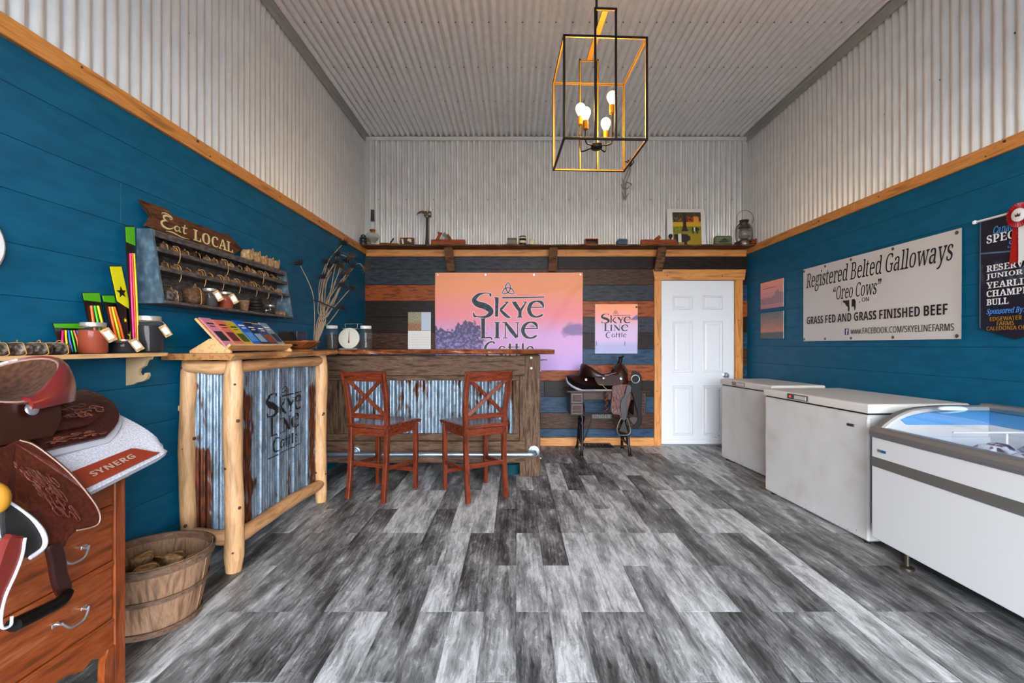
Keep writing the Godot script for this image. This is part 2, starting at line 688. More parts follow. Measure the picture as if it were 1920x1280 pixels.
func dots(st: SurfaceTool, c: Vector3, out: Vector3, r: float) -> void:
	var x := out.cross(Vector3(0.3, 0.5, 0.8)).normalized()
	var y := out.cross(x)
	for k in 6:
		var a := TAU * k / 6.0
		var b := TAU * (k + 1) / 6.0
		var p := c + (x * cos(a) + y * sin(a)) * r
		var q := c + (x * cos(b) + y * sin(b)) * r
		face(st, [p, q, q + out * r * 0.6, p + out * r * 0.6], p + q - c * 2.0)
		face(st, [p + out * r * 0.6, q + out * r * 0.6, c + out * r * 0.9], out)

func plank_texture(seed_: int, tone: float, span: float) -> ImageTexture:
	var w := 144
	var h := 864
	var n1 := FastNoiseLite.new()
	n1.seed = seed_
	n1.frequency = 0.011
	n1.fractal_octaves = 4
	var n2 := FastNoiseLite.new()
	n2.seed = seed_ + 77
	n2.frequency = 0.03
	n2.fractal_octaves = 3
	var data := PackedByteArray()
	data.resize(w * h * 3)
	var k := 0
	for y in h:
		for x in w:
			var warp := n1.get_noise_2d(x * 1.0 + 900.0, y * 0.45) * 22.0
			var patch := n1.get_noise_2d(x * 0.9 + warp, y * 0.20)
			var streak := n2.get_noise_2d(x * 2.0 + warp * 0.6, y * 0.10)
			var chip := n2.get_noise_2d(x * 1.7 + warp * 1.5 + 500.0, y * 0.34)
			var fine := n2.get_noise_2d(x * 6.0 + 70.0, y * 0.4)
			var ring := sin((x + warp * 3.4 + patch * 40.0) * 0.7)
			var v := tone + patch * 0.30 + streak * 0.13 + fine * 0.055
			v += ring * 0.06 * exp(-pow((patch - 0.1) / 0.13, 2.0))
			v += 0.11 * smoothstep(0.34, 0.46, chip) - 0.09 * smoothstep(0.30, 0.46, -chip)
			v = clampf(v, 0.17, 0.82)
			data[k] = int(v * 252.0)
			data[k + 1] = int(v * 253.0)
			data[k + 2] = int(v * 254.0)
			k += 3
	var im := Image.create_from_data(w, h, false, Image.FORMAT_RGB8, data)
	return ImageTexture.create_from_image(im)

func plank_mesh(w: float, l: float, u0: float, v0: float, u1: float, v1: float) -> ArrayMesh:
	# bevelled thin board, top at y = 0, centred; uv on the top
	var st := mb()
	var b := 0.0016
	var t := 0.006
	var hx := w * 0.5
	var hz := l * 0.5
	var top := [Vector3(-hx + b, 0, -hz + b), Vector3(hx - b, 0, -hz + b), Vector3(hx - b, 0, hz - b), Vector3(-hx + b, 0, hz - b)]
	var mid := [Vector3(-hx + 0.0002, -b, -hz + 0.0002), Vector3(hx - 0.0002, -b, -hz + 0.0002), Vector3(hx - 0.0002, -b, hz - 0.0002), Vector3(-hx + 0.0002, -b, hz - 0.0002)]
	var add := func(p: Vector3):
		st.set_uv(Vector2(lerpf(u0, u1, (p.x + hx) / w), lerpf(v0, v1, (p.z + hz) / l)))
		st.add_vertex(p)
	var quads := [top]
	for i in 4:
		var j := (i + 1) % 4
		quads.append([mid[i], mid[j], top[j], top[i]])
		quads.append([mid[i] + Vector3(0, -t, 0), mid[j] + Vector3(0, -t, 0), mid[j], mid[i]])
	for q in quads:
		var n: Vector3 = (q[1] - q[0]).cross(q[2] - q[0])
		var want: Vector3 = (q[0] + q[1] + q[2] + q[3]) * 0.25 + Vector3(0, 0.004, 0)
		var o := [0, 1, 2, 0, 2, 3]
		if n.dot(want) > 0:
			o = [0, 2, 1, 0, 3, 2]
		for k in o:
			add.call(q[k])
	st.generate_normals()
	return st.commit()

func shell() -> void:
	# floor: a slab and vinyl planks laid towards the back wall
	var fl := struct("floor")
	obj("subfloor", bx(Vector3(XL - 0.15, -0.2, ZB - 0.15), Vector3(XR + 0.15, -0.0078, ZF + 0.15)), M.core, fl)
	var pw := 0.1503
	var pl := 0.907
	var mats := []
	var tone := [0.36, 0.43, 0.52, 0.60, 0.39, 0.65, 0.47, 0.69]
	for k in 8:
		var m := StandardMaterial3D.new()
		m.resource_name = "plank_%d" % k
		m.albedo_texture = plank_texture(100 + k * 13, tone[k], 0.33)
		m.roughness = 0.5
		mats.append(m)
	var meshes := {}
	var first := int(floor(XL / pw))
	var last := int(ceil(XR / pw))
	for c in range(first, last):
		var x0 := maxf(c * pw, XL)
		var x1 := minf((c + 1) * pw, XR)
		if x1 - x0 < 0.01:
			continue
		var z := -2.1656 + (0.4535 if c % 2 else 0.0) + (0.4535 if (c / 3) % 2 else 0.0) - pl * 5.0
		while z < ZF:
			var z0 := maxf(z, ZB)
			var z1 := minf(z + pl, ZF)
			if z1 - z0 > 0.02:
				var key := "%.3f %.3f" % [x1 - x0, z1 - z0]
				if not meshes.has(key):
					meshes[key] = plank_mesh(x1 - x0, z1 - z0, 0.0, 0.0, (x1 - x0) / pw, (z1 - z0) / pl)
				var o := MeshInstance3D.new()
				o.name = "plank"
				o.mesh = meshes[key]
				o.material_override = mats[rng.randi() % 8]
				fl.add_child(o, true)
				o.position = Vector3((x0 + x1) * 0.5, 0, (z0 + z1) * 0.5)
				if rng.randf() < 0.5:
					o.rotation.y = PI
			z += pl
	# outside ground
	var gr := obj("ground_outside", bx(Vector3(-14, -0.5, ZF + 0.15), Vector3(14, -0.06, ZF + 22)), grain("gravel", noise_map(61, 0.03, [Color(0.24, 0.24, 0.22), Color(0.33, 0.32, 0.30), Color(0.41, 0.40, 0.38)], [0.2, 0.5, 0.8]), Vector3(1, 1, 1), 0.95))
	gr.set_meta("kind", "structure")
	# side walls: boards below, sheets above
	for s in [-1, 1]:
		var wall := struct("wall_left" if s < 0 else "wall_right")
		var x: float = XL if s < 0 else XR
		var inw := Vector3(-s, 0, 0)
		obj("wall_core", bx(Vector3(x + s * 0.03, -0.2, ZB - 0.15), Vector3(x + s * 0.18, TOP + 0.2, ZF + 0.15)), M.core, wall)
		var y := 1.43 - 0.1965 * 8.0
		var row := 0
		while y < 2.41:
			var y0 := maxf(y, 0.0)
			var y1 := minf(y + 0.1965, 2.41)
			var cut: float = [-2.2, -4.1, -0.9, -3.3, -1.6][row % 5]
			for seg in [[ZB, cut], [cut, ZF]]:
				var st := mb()
				var lo := Vector3(minf(x, x + s * 0.018), y0 + 0.0006, seg[0] + 0.0006)
				var hi := Vector3(maxf(x, x + s * 0.018), y1 - 0.0006, seg[1] - 0.0006)
				box(st, (lo + hi) * 0.5, hi - lo, 0.0012)
				obj("board", st, M.teal, wall)
			y += 0.1965
			row += 1
		var z := ZF
		while z > ZB + 0.01:
			var w := minf(PITCH * 12.0, z - ZB)
			var lap := 0.0004 * (int(round((ZF - z) / (PITCH * 12.0))) % 2)
			obj("metal_sheet", corrugated(Vector3(x - s * (-0.004 + lap), 2.40, z), Vector3(0, 0, -1), w, Vector3(0, TOP - 2.40 + 0.02, 0), inw, 0.0125), M.zinc, wall)
			z -= PITCH * 12.0
		var sc := mb()
		var zz := ZF - PITCH * 0.5
		var i := 0
		while zz > ZB + 0.02:
			if i % 2 == 0:
				dots(sc, Vector3(x + s * 0.0155, 2.462, zz), inw, 0.006)
			if i % 7 == 3:
				dots(sc, Vector3(x + s * 0.0155, 3.05, zz), inw, 0.006)
			zz -= PITCH
			i += 1
		obj("screws", sc, M.screw, wall).set_meta("kind", "stuff")
	# front wall with a wide open overhead doorway, behind the camera
	var fw := struct("wall_front")
	obj("wall_core", bx(Vector3(XL - 0.18, -0.2, ZF), Vector3(-1.55, TOP + 0.2, ZF + 0.15)), M.zinc, fw)
	obj("wall_core", bx(Vector3(2.55, -0.2, ZF), Vector3(XR + 0.18, TOP + 0.2, ZF + 0.15)), M.zinc, fw)
	obj("wall_core", bx(Vector3(-1.55, 2.95, ZF), Vector3(2.55, TOP + 0.2, ZF + 0.15)), M.zinc, fw)
	# back wall
	var bw := struct("wall_back")
	obj("wall_core", bx(Vector3(XL - 0.15, -0.2, ZB - 0.18), Vector3(XR + 0.15, TOP + 0.2, ZB - 0.03)), M.core, bw)
	var xx := XL
	while xx < XR - 0.01:
		var w := minf(PITCH * 12.0, XR - xx)
		obj("metal_sheet", corrugated(Vector3(xx, 2.40, ZB - 0.004), Vector3(1, 0, 0), w, Vector3(0, TOP - 2.40 + 0.02, 0), Vector3(0, 0, 1), 0.0125), M.zinc, bw)
		xx += PITCH * 12.0
	var sb := mb()
	for i in 14:
		dots(sb, Vector3(XL + PITCH * (2.5 + i * 5.0), 3.06, ZB - 0.0155), Vector3(0, 0, 1), 0.006)
	obj("screws", sb, M.screw, bw).set_meta("kind", "stuff")
	# rows of reclaimed boards from the top down: [colour left of the banner, colour right of it, where they meet]
	var rows := [["board_slate", "board_dark", 0.52], ["board_slate", "board_brown", -0.25], ["board_orange", "board_slate", 0.3], ["board_dark", "board_orange", 0.1], ["board_dark", "board_slate", 0.4], ["board_brown", "board_dark", -0.2], ["board_blue", "board_blue", 0.2], ["board_dark", "board_orange", -0.1], ["board_slate", "board_dark", 0.35], ["board_orange", "board_blue", 0.0], ["board_brown", "board_brown", 0.3], ["board_blue", "board_blue", -0.3]]
	var yt := 1.245 + (647.0 - 474.0) / 151.0
	for r in 12:
		var y1 := yt - 0.1985 * r
		var y0 := maxf(y1 - 0.1985, 0.0)
		var ext := [[XL, rows[r][2], rows[r][0]], [rows[r][2], 1.79, rows[r][1]], [2.73, XR, rows[(r + 4) % 12][1]]]
		if r < 1:
			ext = [[XL, rows[r][2], rows[r][0]], [rows[r][2], XR, rows[r][1]]]
		for e in ext:
			var dz := 0.002 * ((r * 7 + int(e[0] * 3.0)) % 3)
			obj("board", bx(Vector3(e[0] + 0.001, y0 + 0.001, ZB - 0.03), Vector3(e[1] - 0.001, y1 - 0.001, ZB - 0.004 + dz), 0.002), M[e[2]], bw)
	# ceiling
	var ce := struct("ceiling")
	obj("ceiling_core", bx(Vector3(XL - 0.15, TOP + 0.02, ZB - 0.15), Vector3(XR + 0.15, TOP + 0.2, ZF + 0.15)), M.core, ce)
	xx = XL
	while xx < XR - 0.01:
		var w := minf(PITCH * 10.0, XR - xx)
		obj("metal_sheet", corrugated(Vector3(xx, TOP, ZB + 0.012), Vector3(1, 0, 0), w, Vector3(0, 0, ZF - ZB), Vector3(0, -1, 0), 0.0125), M.zinc, ce)
		xx += PITCH * 10.0
	var sc2 := mb()
	for r in 12:
		var zz := -4.944 + 0.6047 * r
		for i in 35:
			dots(sc2, Vector3(XL + PITCH * (0.5 + i * 2.0), TOP + 0.011, zz), Vector3(0, -1, 0), 0.006)
	obj("screws", sc2, M.screw, ce).set_meta("kind", "stuff")
	# metal corner trims
	for s in [-1, 1]:
		var x: float = XL if s < 0 else XR
		var t := struct("trim_%d" % (1 if s < 0 else 2))
		var st := mb()
		box(st, Vector3(x - s * 0.016, TOP - 0.045, (ZB + ZF) * 0.5), Vector3(0.003, 0.062, ZF - ZB), 0.0)
		box(st, Vector3(x - s * 0.036, TOP - 0.0135, (ZB + ZF) * 0.5), Vector3(0.042, 0.003, ZF - ZB), 0.0)
		obj("corner_flashing", st, M.flashing, t)
		obj("corner_post", bx(Vector3(x - s * 0.004, 2.44, ZB + 0.006), Vector3(x - s * 0.065, TOP, ZB + 0.009), 0.0), M.flashing_light, t)
	var t3 := struct("trim_3")
	var st3 := mb()
	box(st3, Vector3((XL + XR) * 0.5, TOP - 0.035, ZB + 0.012), Vector3(XR - XL, 0.045, 0.012), 0.002)
	obj("wall_channel", st3, M.flashing_light, t3)
	# pine band along the walls at the foot of the metal
	for s in [-1, 1]:
		var x: float = XL if s < 0 else XR
		var t := struct("trim_%d" % (4 if s < 0 else 5))
		var cuts := [ZB + 0.02, -2.9 if s < 0 else -3.9, 0.4, ZF]
		for i in 3:
			obj("pine_board", bx(Vector3(x - s * 0.0205, 2.372, cuts[i] + 0.0005), Vector3(x + s * 0.004, 2.452, cuts[i + 1] - 0.0005), 0.003), M.pine_2, t)
		var kn := mb()
		for k in 7:
			var zc := -5.3 + k * 0.83
			for j in 1 + k % 2:
				var c := Vector3(x - s * 0.0207, 2.40 + 0.022 * ((k * 5 + j * 2) % 3) - 0.01, zc + j * 0.11)
				dots(kn, c, Vector3(-s, 0, 0), 0.005 + 0.003 * ((k * 3 + j) % 3))
		obj("knots", kn, M.knot, t).set_meta("kind", "stuff")
	var t6 := struct("trim_6")
	obj("pine_board", bx(Vector3(XL + 0.02, 2.343, ZB - 0.004), Vector3(0.62, 2.4305, ZB + 0.02), 0.003), M.pine_0, t6)
	obj("pine_board", bx(Vector3(0.62, 2.343, ZB - 0.004), Vector3(XR - 0.02, 2.4305, ZB + 0.02), 0.003), M.pine_0, t6)
	# baseboard of pine, left and right of the door
	var b0 := struct("baseboard_back")
	obj("pine_board", bx(Vector3(XL, 0.0, ZB + 0.006), Vector3(1.705, 0.103, ZB + 0.026), 0.003), M.pine_0, b0)

# ---------------------------------------------------------------- the ceiling lantern
func chandelier() -> void:
	var d0 := 2.53
	var w := 0.456
	var base := Vector3(0.478, 2.36, -(d0 + w * 0.5))
	var t := local_thing("lantern_chandelier", "dark bronze open box-frame lantern with four lit bulbs hanging from the ceiling", "chandelier", base, 0.045)
	var b := 0.012
	var h := 0.558
	var y0 := 0.012
	var hw := w * 0.5
	var bars := []
	for s in [-1, 1]:
		for q in [-1, 1]:
			bars.append([Vector3(s * hw, y0, q * hw), Vector3(s * hw, y0 + h, q * hw)])
		for y in [y0, y0 + h]:
			bars.append([Vector3(-hw, y, s * hw), Vector3(hw, y, s * hw)])
			bars.append([Vector3(s * hw, y, -hw), Vector3(s * hw, y, hw)])
		# tall narrow bracket of each face
		var bw := 0.057
		for q in [-1, 1]:
			bars.append([Vector3(q * bw, y0, s * hw), Vector3(q * bw, y0 + h + 0.152, s * hw)])
		bars.append([Vector3(-bw, y0 + h + 0.152, s * hw), Vector3(bw, y0 + h + 0.152, s * hw)])
	for e in bars:
		var st := mb()
		var along: Vector3 = (e[1] - e[0]).normalized()
		bar_between(st, e[0] - along * b * 0.5, e[1] + along * b * 0.5, b, b, 0.0015)
		var o := obj("frame_bar", st, M.bronze, t)
		# gold lining on the side that faces the bulbs
		var mid: Vector3 = (e[0] + e[1]) * 0.5
		var inward := Vector3(0, y0 + h * 0.45, 0) - mid
		inward -= along * inward.dot(along)
		var g := mb()
		for ax in 3:
			if absf(along[ax]) < 0.5 and absf(inward[ax]) > 0.06:
				var off := Vector3.ZERO
				off[ax] = signf(inward[ax]) * (b * 0.5 + 0.0006)
				var size := Vector3(b, b, b) * 0.55
				size[ax] = 0.0012
				for k in 3:
					if absf(along[k]) > 0.5:
						size[k] = (e[1] - e[0]).length() - b
				box(g, mid + off, size)
		obj("gold_lining", g, M.gold, o)
	var strap := obj("top_strap", bx(Vector3(-0.017, y0 + h + 0.148, -hw), Vector3(0.017, y0 + h + 0.153, hw)), M.bronze, t)
	obj("gold_lining", bx(Vector3(-0.016, y0 + h + 0.1465, -hw + 0.01), Vector3(0.016, y0 + h + 0.148, hw - 0.01)), M.gold, strap)
	var rod := mb()
	tube(rod, [Vector3(0, y0 + h + 0.15, 0), Vector3(0, TOP - base.y - 0.02, 0)], 0.0075, 10)
	obj("rod", rod, M.bronze, t)
	var can := mb()
	lathe(can, [Vector2(0, TOP - base.y - 0.045), Vector2(0.06, TOP - base.y - 0.04), Vector2(0.065, TOP - base.y - 0.012), Vector2(0, TOP - base.y - 0.010)], 20)
	obj("canopy", can, M.bronze, t)
	# hub, arms, sockets, bulbs
	var hub := mb()
	lathe(hub, [Vector2(0, 0.048), Vector2(0.02, 0.048), Vector2(0.034, 0.056), Vector2(0.034, 0.078), Vector2(0.012, 0.088), Vector2(0, 0.088)], 18)
	obj("hub", hub, M.bronze, t)
	var bulb_m := flat("bulb_glow", Color(1.0, 0.93, 0.80), 0.4)
	bulb_m.emission_enabled = true
	bulb_m.emission = Color(1.0, 0.86, 0.60)
	bulb_m.emission_energy_multiplier = 6.0
	var spots := [[0.078, 0.062, 0.33], [-0.078, 0.062, 0.235], [-0.085, -0.06, 0.32], [0.07, -0.06, 0.235]]
	for s in spots:
		var foot := Vector3(s[0], 0.062, s[1])
		var top := Vector3(s[0], s[2] - 0.098, s[1])
		var arm := mb()
		tube(arm, smooth([Vector3(s[0] * 0.35, 0.066, s[1] * 0.35), Vector3(s[0] * 0.85, 0.06, s[1] * 0.85), foot + Vector3(0, 0.02, 0), top], 5), 0.0042, 8)
		obj("arm", arm, M.bronze, t)
		var so := mb()
		lathe(so, [Vector2(0, 0), Vector2(0.012, 0), Vector2(0.0165, 0.004), Vector2(0.0165, 0.052), Vector2(0.014, 0.054), Vector2(0, 0.054)], 16, Transform3D(Basis.IDENTITY, top))
		obj("socket", so, M.brass, t)
		var bu := mb()
		var cy: float = s[2]
		lathe(bu, [Vector2(0.0, cy - 0.046), Vector2(0.013, cy - 0.045), Vector2(0.015, cy - 0.035), Vector2(0.023, cy - 0.02), Vector2(0.029, cy - 0.004), Vector2(0.030, cy + 0.007), Vector2(0.026, cy + 0.02), Vector2(0.016, cy + 0.03), Vector2(0, cy + 0.034)], 18, Transform3D(Basis.IDENTITY, Vector3(s[0], 0, s[1])))
		obj("bulb", bu, bulb_m, t)
		var l := OmniLight3D.new()
		l.name = "bulb_light"
		l.light_color = Color(1.0, 0.79, 0.48)
		l.light_energy = 0.26
		l.light_size = 0.028
		l.omni_range = 14.0
		l.omni_attenuation = 2.0
		l.shadow_enabled = true
		t.add_child(l, true)
		l.position = Vector3(s[0], cy, s[1])

# ---------------------------------------------------------------- door, shelf and brackets of the back wall
func back_wall() -> void:
	var s := 151.0
	var dx0 := (1240.0 - CX) / s
	var dx1 := (1377.0 - CX) / s
	var dy1 := EYE + (CY - 526.0) / s
	var d := struct("door_1", Vector3((dx0 + dx1) * 0.5, 0, ZB))
	obj("slab", bx(Vector3(dx0, 0.018, ZB - 0.035), Vector3(dx1, dy1, ZB - 0.006), 0.002), M.door_white, d)
	# raised panels inside moulded frames
	var w := dx1 - dx0
	var cols := [[0.155, 0.435], [0.565, 0.845]]
	var rows := [[0.125, 0.745], [0.905, 1.545], [1.685, 1.865]]
	for c in cols:
		for r in rows:
			var x0: float = dx0 + c[0] * w
			var x1: float = dx0 + c[1] * w
			var p := mb()
			var zf := ZB - 0.006
			# sloping moulding ring, then the raised field
			var o := [Vector3(x0, r[0], zf), Vector3(x1, r[0], zf), Vector3(x1, r[1], zf), Vector3(x0, r[1], zf)]
			var cc := Vector3((x0 + x1) * 0.5, (r[0] + r[1]) * 0.5, zf)
			var ring := func(inset: float, dz: float):
				var out := []
				for q in o:
					out.append(Vector3(q.x - signf(q.x - cc.x) * inset, q.y - signf(q.y - cc.y) * inset, zf + dz))
				return out
			var ladder := [ring.call(0.0, 0.0005), ring.call(0.010, 0.009), ring.call(0.020, 0.009), ring.call(0.032, 0.0015), ring.call(0.052, 0.008)]
			for k in ladder.size() - 1:
				for i in 4:
					var j := (i + 1) % 4
					face(p, [ladder[k][i], ladder[k][j], ladder[k + 1][j], ladder[k + 1][i]], Vector3(0, 0, 1))
			face(p, ladder[4], Vector3(0, 0, 1))
			obj("panel", p, M.door_white, d)
	var kx := (1360.0 - CX) / s
	var ky := EYE + (CY - 703.0) / s
	var kn := mb()
	lathe(kn, [Vector2(0, 0.0), Vector2(0.034, 0.0), Vector2(0.034, 0.008), Vector2(0.014, 0.014), Vector2(0.012, 0.03), Vector2(0.026, 0.042), Vector2(0.029, 0.054), Vector2(0.022, 0.066), Vector2(0, 0.07)], 20, Transform3D(Basis(Vector3.RIGHT, PI / 2), Vector3(kx, ky, ZB - 0.006)))
	obj("knob", kn, M.steel, d)
	# scuffed paint at the foot
	var sc := mb()
	for i in 16:
		var q := Vector3(dx1 - 0.30 + 0.29 * rng.randf() * rng.randf() + 0.04 * (i % 3), 0.05 + 0.10 * rng.randf(), ZB - 0.0058)
		q.x = minf(q.x, dx1 - 0.02)
		dots(sc, q, Vector3(0, 0, 0.4), 0.003 + 0.007 * rng.randf())
	obj("scuffs", sc, M.knot, d).set_meta("kind", "stuff")
	obj("threshold", bx(Vector3(dx0 - 0.02, 0.0, ZB - 0.03), Vector3(dx1 + 0.02, 0.016, ZB + 0.03), 0.003), M.steel, d)
	# pine casing
	var t := struct("trim_7")
	obj("casing", bx(Vector3((1226.0 - CX) / s, 0, ZB - 0.006), Vector3(dx0 - 0.003, dy1 + 0.006, ZB + 0.022), 0.003), M.pine_1, t)
	obj("casing", bx(Vector3(dx1 + 0.003, 0, ZB - 0.006), Vector3((1391.5 - CX) / s, dy1 + 0.006, ZB + 0.022), 0.003), M.pine_1, t)
	var hd := mb()
	prism(hd, [Vector2((1227.0 - CX) / s, dy1 + 0.006), Vector2((1394.0 - CX) / s, dy1 + 0.006), Vector2((1397.0 - CX) / s, dy1 + 0.135), Vector2((1223.0 - CX) / s, dy1 + 0.135)], Transform3D(Basis.IDENTITY, Vector3(0, 0, ZB - 0.004)), 0.032)
	obj("header", hd, M.pine_0, t)
	var kt := mb()
	for k in [[1232.5, 645.0], [1231, 733], [1233, 792], [1384, 600], [1382, 668], [1250, 517], [1352, 516], [1352, 519]]:
		dots(kt, Vector3((k[0] - CX) / s, EYE + (CY - k[1]) / s, ZB + (0.0282 if k[1] < 530 else 0.0222)), Vector3(0, 0, 0.4), 0.011)
	obj("knots", kt, M.knot, t).set_meta("kind", "stuff")
	# long reclaimed shelf over the boards, with rough front edge
	var sh := thing("plank_shelf", "long rough reclaimed plank shelf along the corrugated back wall", "shelf", Vector3((XL + XR) * 0.5, 2.42, ZB + 0.12))
	var st := mb()
	var n := 60
	for i in n:
		var xa := lerpf(XL + 0.03, XR - 0.03, float(i) / n)
		var xb := lerpf(XL + 0.03, XR - 0.03, float(i + 1) / n)
		var fa := ZB + 0.235 + 0.012 * sin(i * 1.7) + 0.008 * sin(i * 0.6)
		var fb := ZB + 0.235 + 0.012 * sin((i + 1) * 1.7) + 0.008 * sin((i + 1) * 0.6)
		var ya := 2.4315 + 0.003 * sin(i * 2.3)
		var yb := 2.4315 + 0.003 * sin((i + 1) * 2.3)
		var b := ZB + 0.008
		face(st, [Vector3(xa, 2.446, b), Vector3(xb, 2.446, b), Vector3(xb, 2.446, fb), Vector3(xa, 2.446, fa)], Vector3.UP)
		face(st, [Vector3(xa, 2.4315, b), Vector3(xb, 2.4315, b), Vector3(xb, yb, fb + 0.006), Vector3(xa, ya, fa + 0.006)], Vector3.DOWN)
		face(st, [Vector3(xa, 2.446, fa), Vector3(xb, 2.446, fb), Vector3(xb, yb, fb + 0.006), Vector3(xa, ya, fa + 0.006)], Vector3(0, 0, 1))
		if i == 0:
			face(st, [Vector3(xa, 2.446, b), Vector3(xa, 2.446, fa), Vector3(xa, ya, fa + 0.006), Vector3(xa, 2.4315, b)], Vector3.LEFT)
		if i == n - 1:
			face(st, [Vector3(xb, 2.446, b), Vector3(xb, 2.446, fb), Vector3(xb, yb, fb + 0.006), Vector3(xb, 2.4315, b)], Vector3.RIGHT)
	obj("plank", st, M.shelf_old, sh)
	var k := 0
	for px in [844.0, 1037.0, 1236.0]:
		var x: float = (px - CX) / 152.5
		var b := mb()
		bar_between(b, Vector3(x - 0.004, 2.418, ZB + 0.195), Vector3(x + (0.012 if k == 0 else -0.012), 2.165, ZB + 0.045), 0.10, 0.045, 0.004, Vector3(0, 0.5, 1))
		bar_between(b, Vector3(x, 2.430, ZB + 0.20), Vector3(x, 2.19, ZB + 0.032), 0.055, 0.06, 0.004, Vector3(0, 0.5, 1))
		obj("bracket", b, M.shelf_old, sh)
		k += 1
	# loose cable tails on the metal over the shelf
	var cb := thing("cable_bundle", "bundle of loose grey cable ends hanging down the corrugated wall above the blue box", "cable", at(1172, 375, 5.70))
	var c1 := mb()
	for q in [[[1184, 298], [1178, 318], [1170, 340], [1171, 360], [1169, 374]], [[1180, 300], [1181, 322], [1174, 344], [1173, 375]], [[1166, 334], [1171, 345], [1176, 342], [1184, 345], [1183, 348]], [[1165, 345], [1167, 352], [1174, 354], [1180, 350]], [[1166, 360], [1171, 372], [1176, 366], [1179, 362]]]:
		var pts := []
		for j in q.size():
			pts.append(at(q[j][0], q[j][1], 5.715 - 0.012 * (j % 2)))
		tube(c1, smooth(pts, 5), 0.006, 6)
	obj("cable_tail", c1, flat("cable_grey", Color(0.50, 0.48, 0.45), 0.6), cb)
	var c2 := mb()
	for j in 4:
		tube(c2, smooth([at(1182, 312, 5.70), at(1176 + j * 4, 304, 5.69), at(1172 + j * 5, 297 + absf(j - 2.0) * 3.0, 5.69)], 3), 0.007, 6)
	obj("cable_fringe", c2, flat("cable_brown", Color(0.20, 0.17, 0.09), 0.7), cb)

# ---------------------------------------------------------------- bar
func rust_texture(w: int, h: int, seed_: int, rusty: Callable) -> ImageTexture:
	var n := FastNoiseLite.new()
	n.seed = seed_
	n.frequency = 0.02
	n.fractal_octaves = 4
	var data := PackedByteArray()
	data.resize(w * h * 3)
	var k := 0
	for y in h:
		for x in w:
			var a := n.get_noise_2d(x * 1.5, y * 0.5)
			var b := n.get_noise_2d(x * 5.0 + 300.0, y * 0.9)
			var f := n.get_noise_2d(x * 6.0, y * 6.0 + 700.0)
			var r: float = rusty.call(float(x) / w, float(y) / h) + a * 0.55 + b * 0.35
			var zinc := Color(0.44, 0.51, 0.58).lerp(Color(0.62, 0.69, 0.75), clampf(0.5 + f * 0.5 + b * 0.9, 0.0, 1.0))
			zinc = zinc.lerp(Color(0.30, 0.34, 0.38), clampf(a * 1.1, 0.0, 0.6))
			var rust := Color(0.46, 0.22, 0.10).lerp(Color(0.26, 0.13, 0.08), clampf(0.5 + b * 1.6, 0.0, 1.0))
			var c := zinc.lerp(rust, clampf((r - 0.5) * 4.0, 0.0, 1.0))
			data[k] = int(c.r * 255.0)
			data[k + 1] = int(c.g * 255.0)
			data[k + 2] = int(c.b * 255.0)
			k += 3
	return ImageTexture.create_from_image(Image.create_from_data(w, h, false, Image.FORMAT_RGB8, data))

# a metal panel with its own profile; uv runs over it once
func metal_panel(a: Vector3, along: Vector3, width: float, high: float, out: Vector3, profile: Callable, n: int) -> SurfaceTool:
	var st := mb()
	st.set_smooth_group(1)
	for i in n:
		var s0 := width * i / n
		var s1 := width * (i + 1) / n
		var p0: Vector3 = a + along * s0 + out * profile.call(s0)
		var p1: Vector3 = a + along * s1 + out * profile.call(s1)
		var q := [[p0, Vector2(s0 / width, 1)], [p1, Vector2(s1 / width, 1)], [p1 + Vector3(0, high, 0), Vector2(s1 / width, 0)], [p0 + Vector3(0, high, 0), Vector2(s0 / width, 0)]]
		var o := [0, 1, 2, 0, 2, 3]
		if (p1 - p0).cross(Vector3.UP).dot(out) > 0:
			o = [0, 2, 1, 0, 3, 2]
		for k in o:
			st.set_uv(q[k][1])
			st.add_vertex(q[k][0])
	return st

func rust_mat(key: String, tex: Texture2D) -> StandardMaterial3D:
	var m := StandardMaterial3D.new()
	m.resource_name = key
	m.albedo_texture = tex
	m.roughness = 0.38
	m.metallic = 0.55
	M[key] = m
	return m

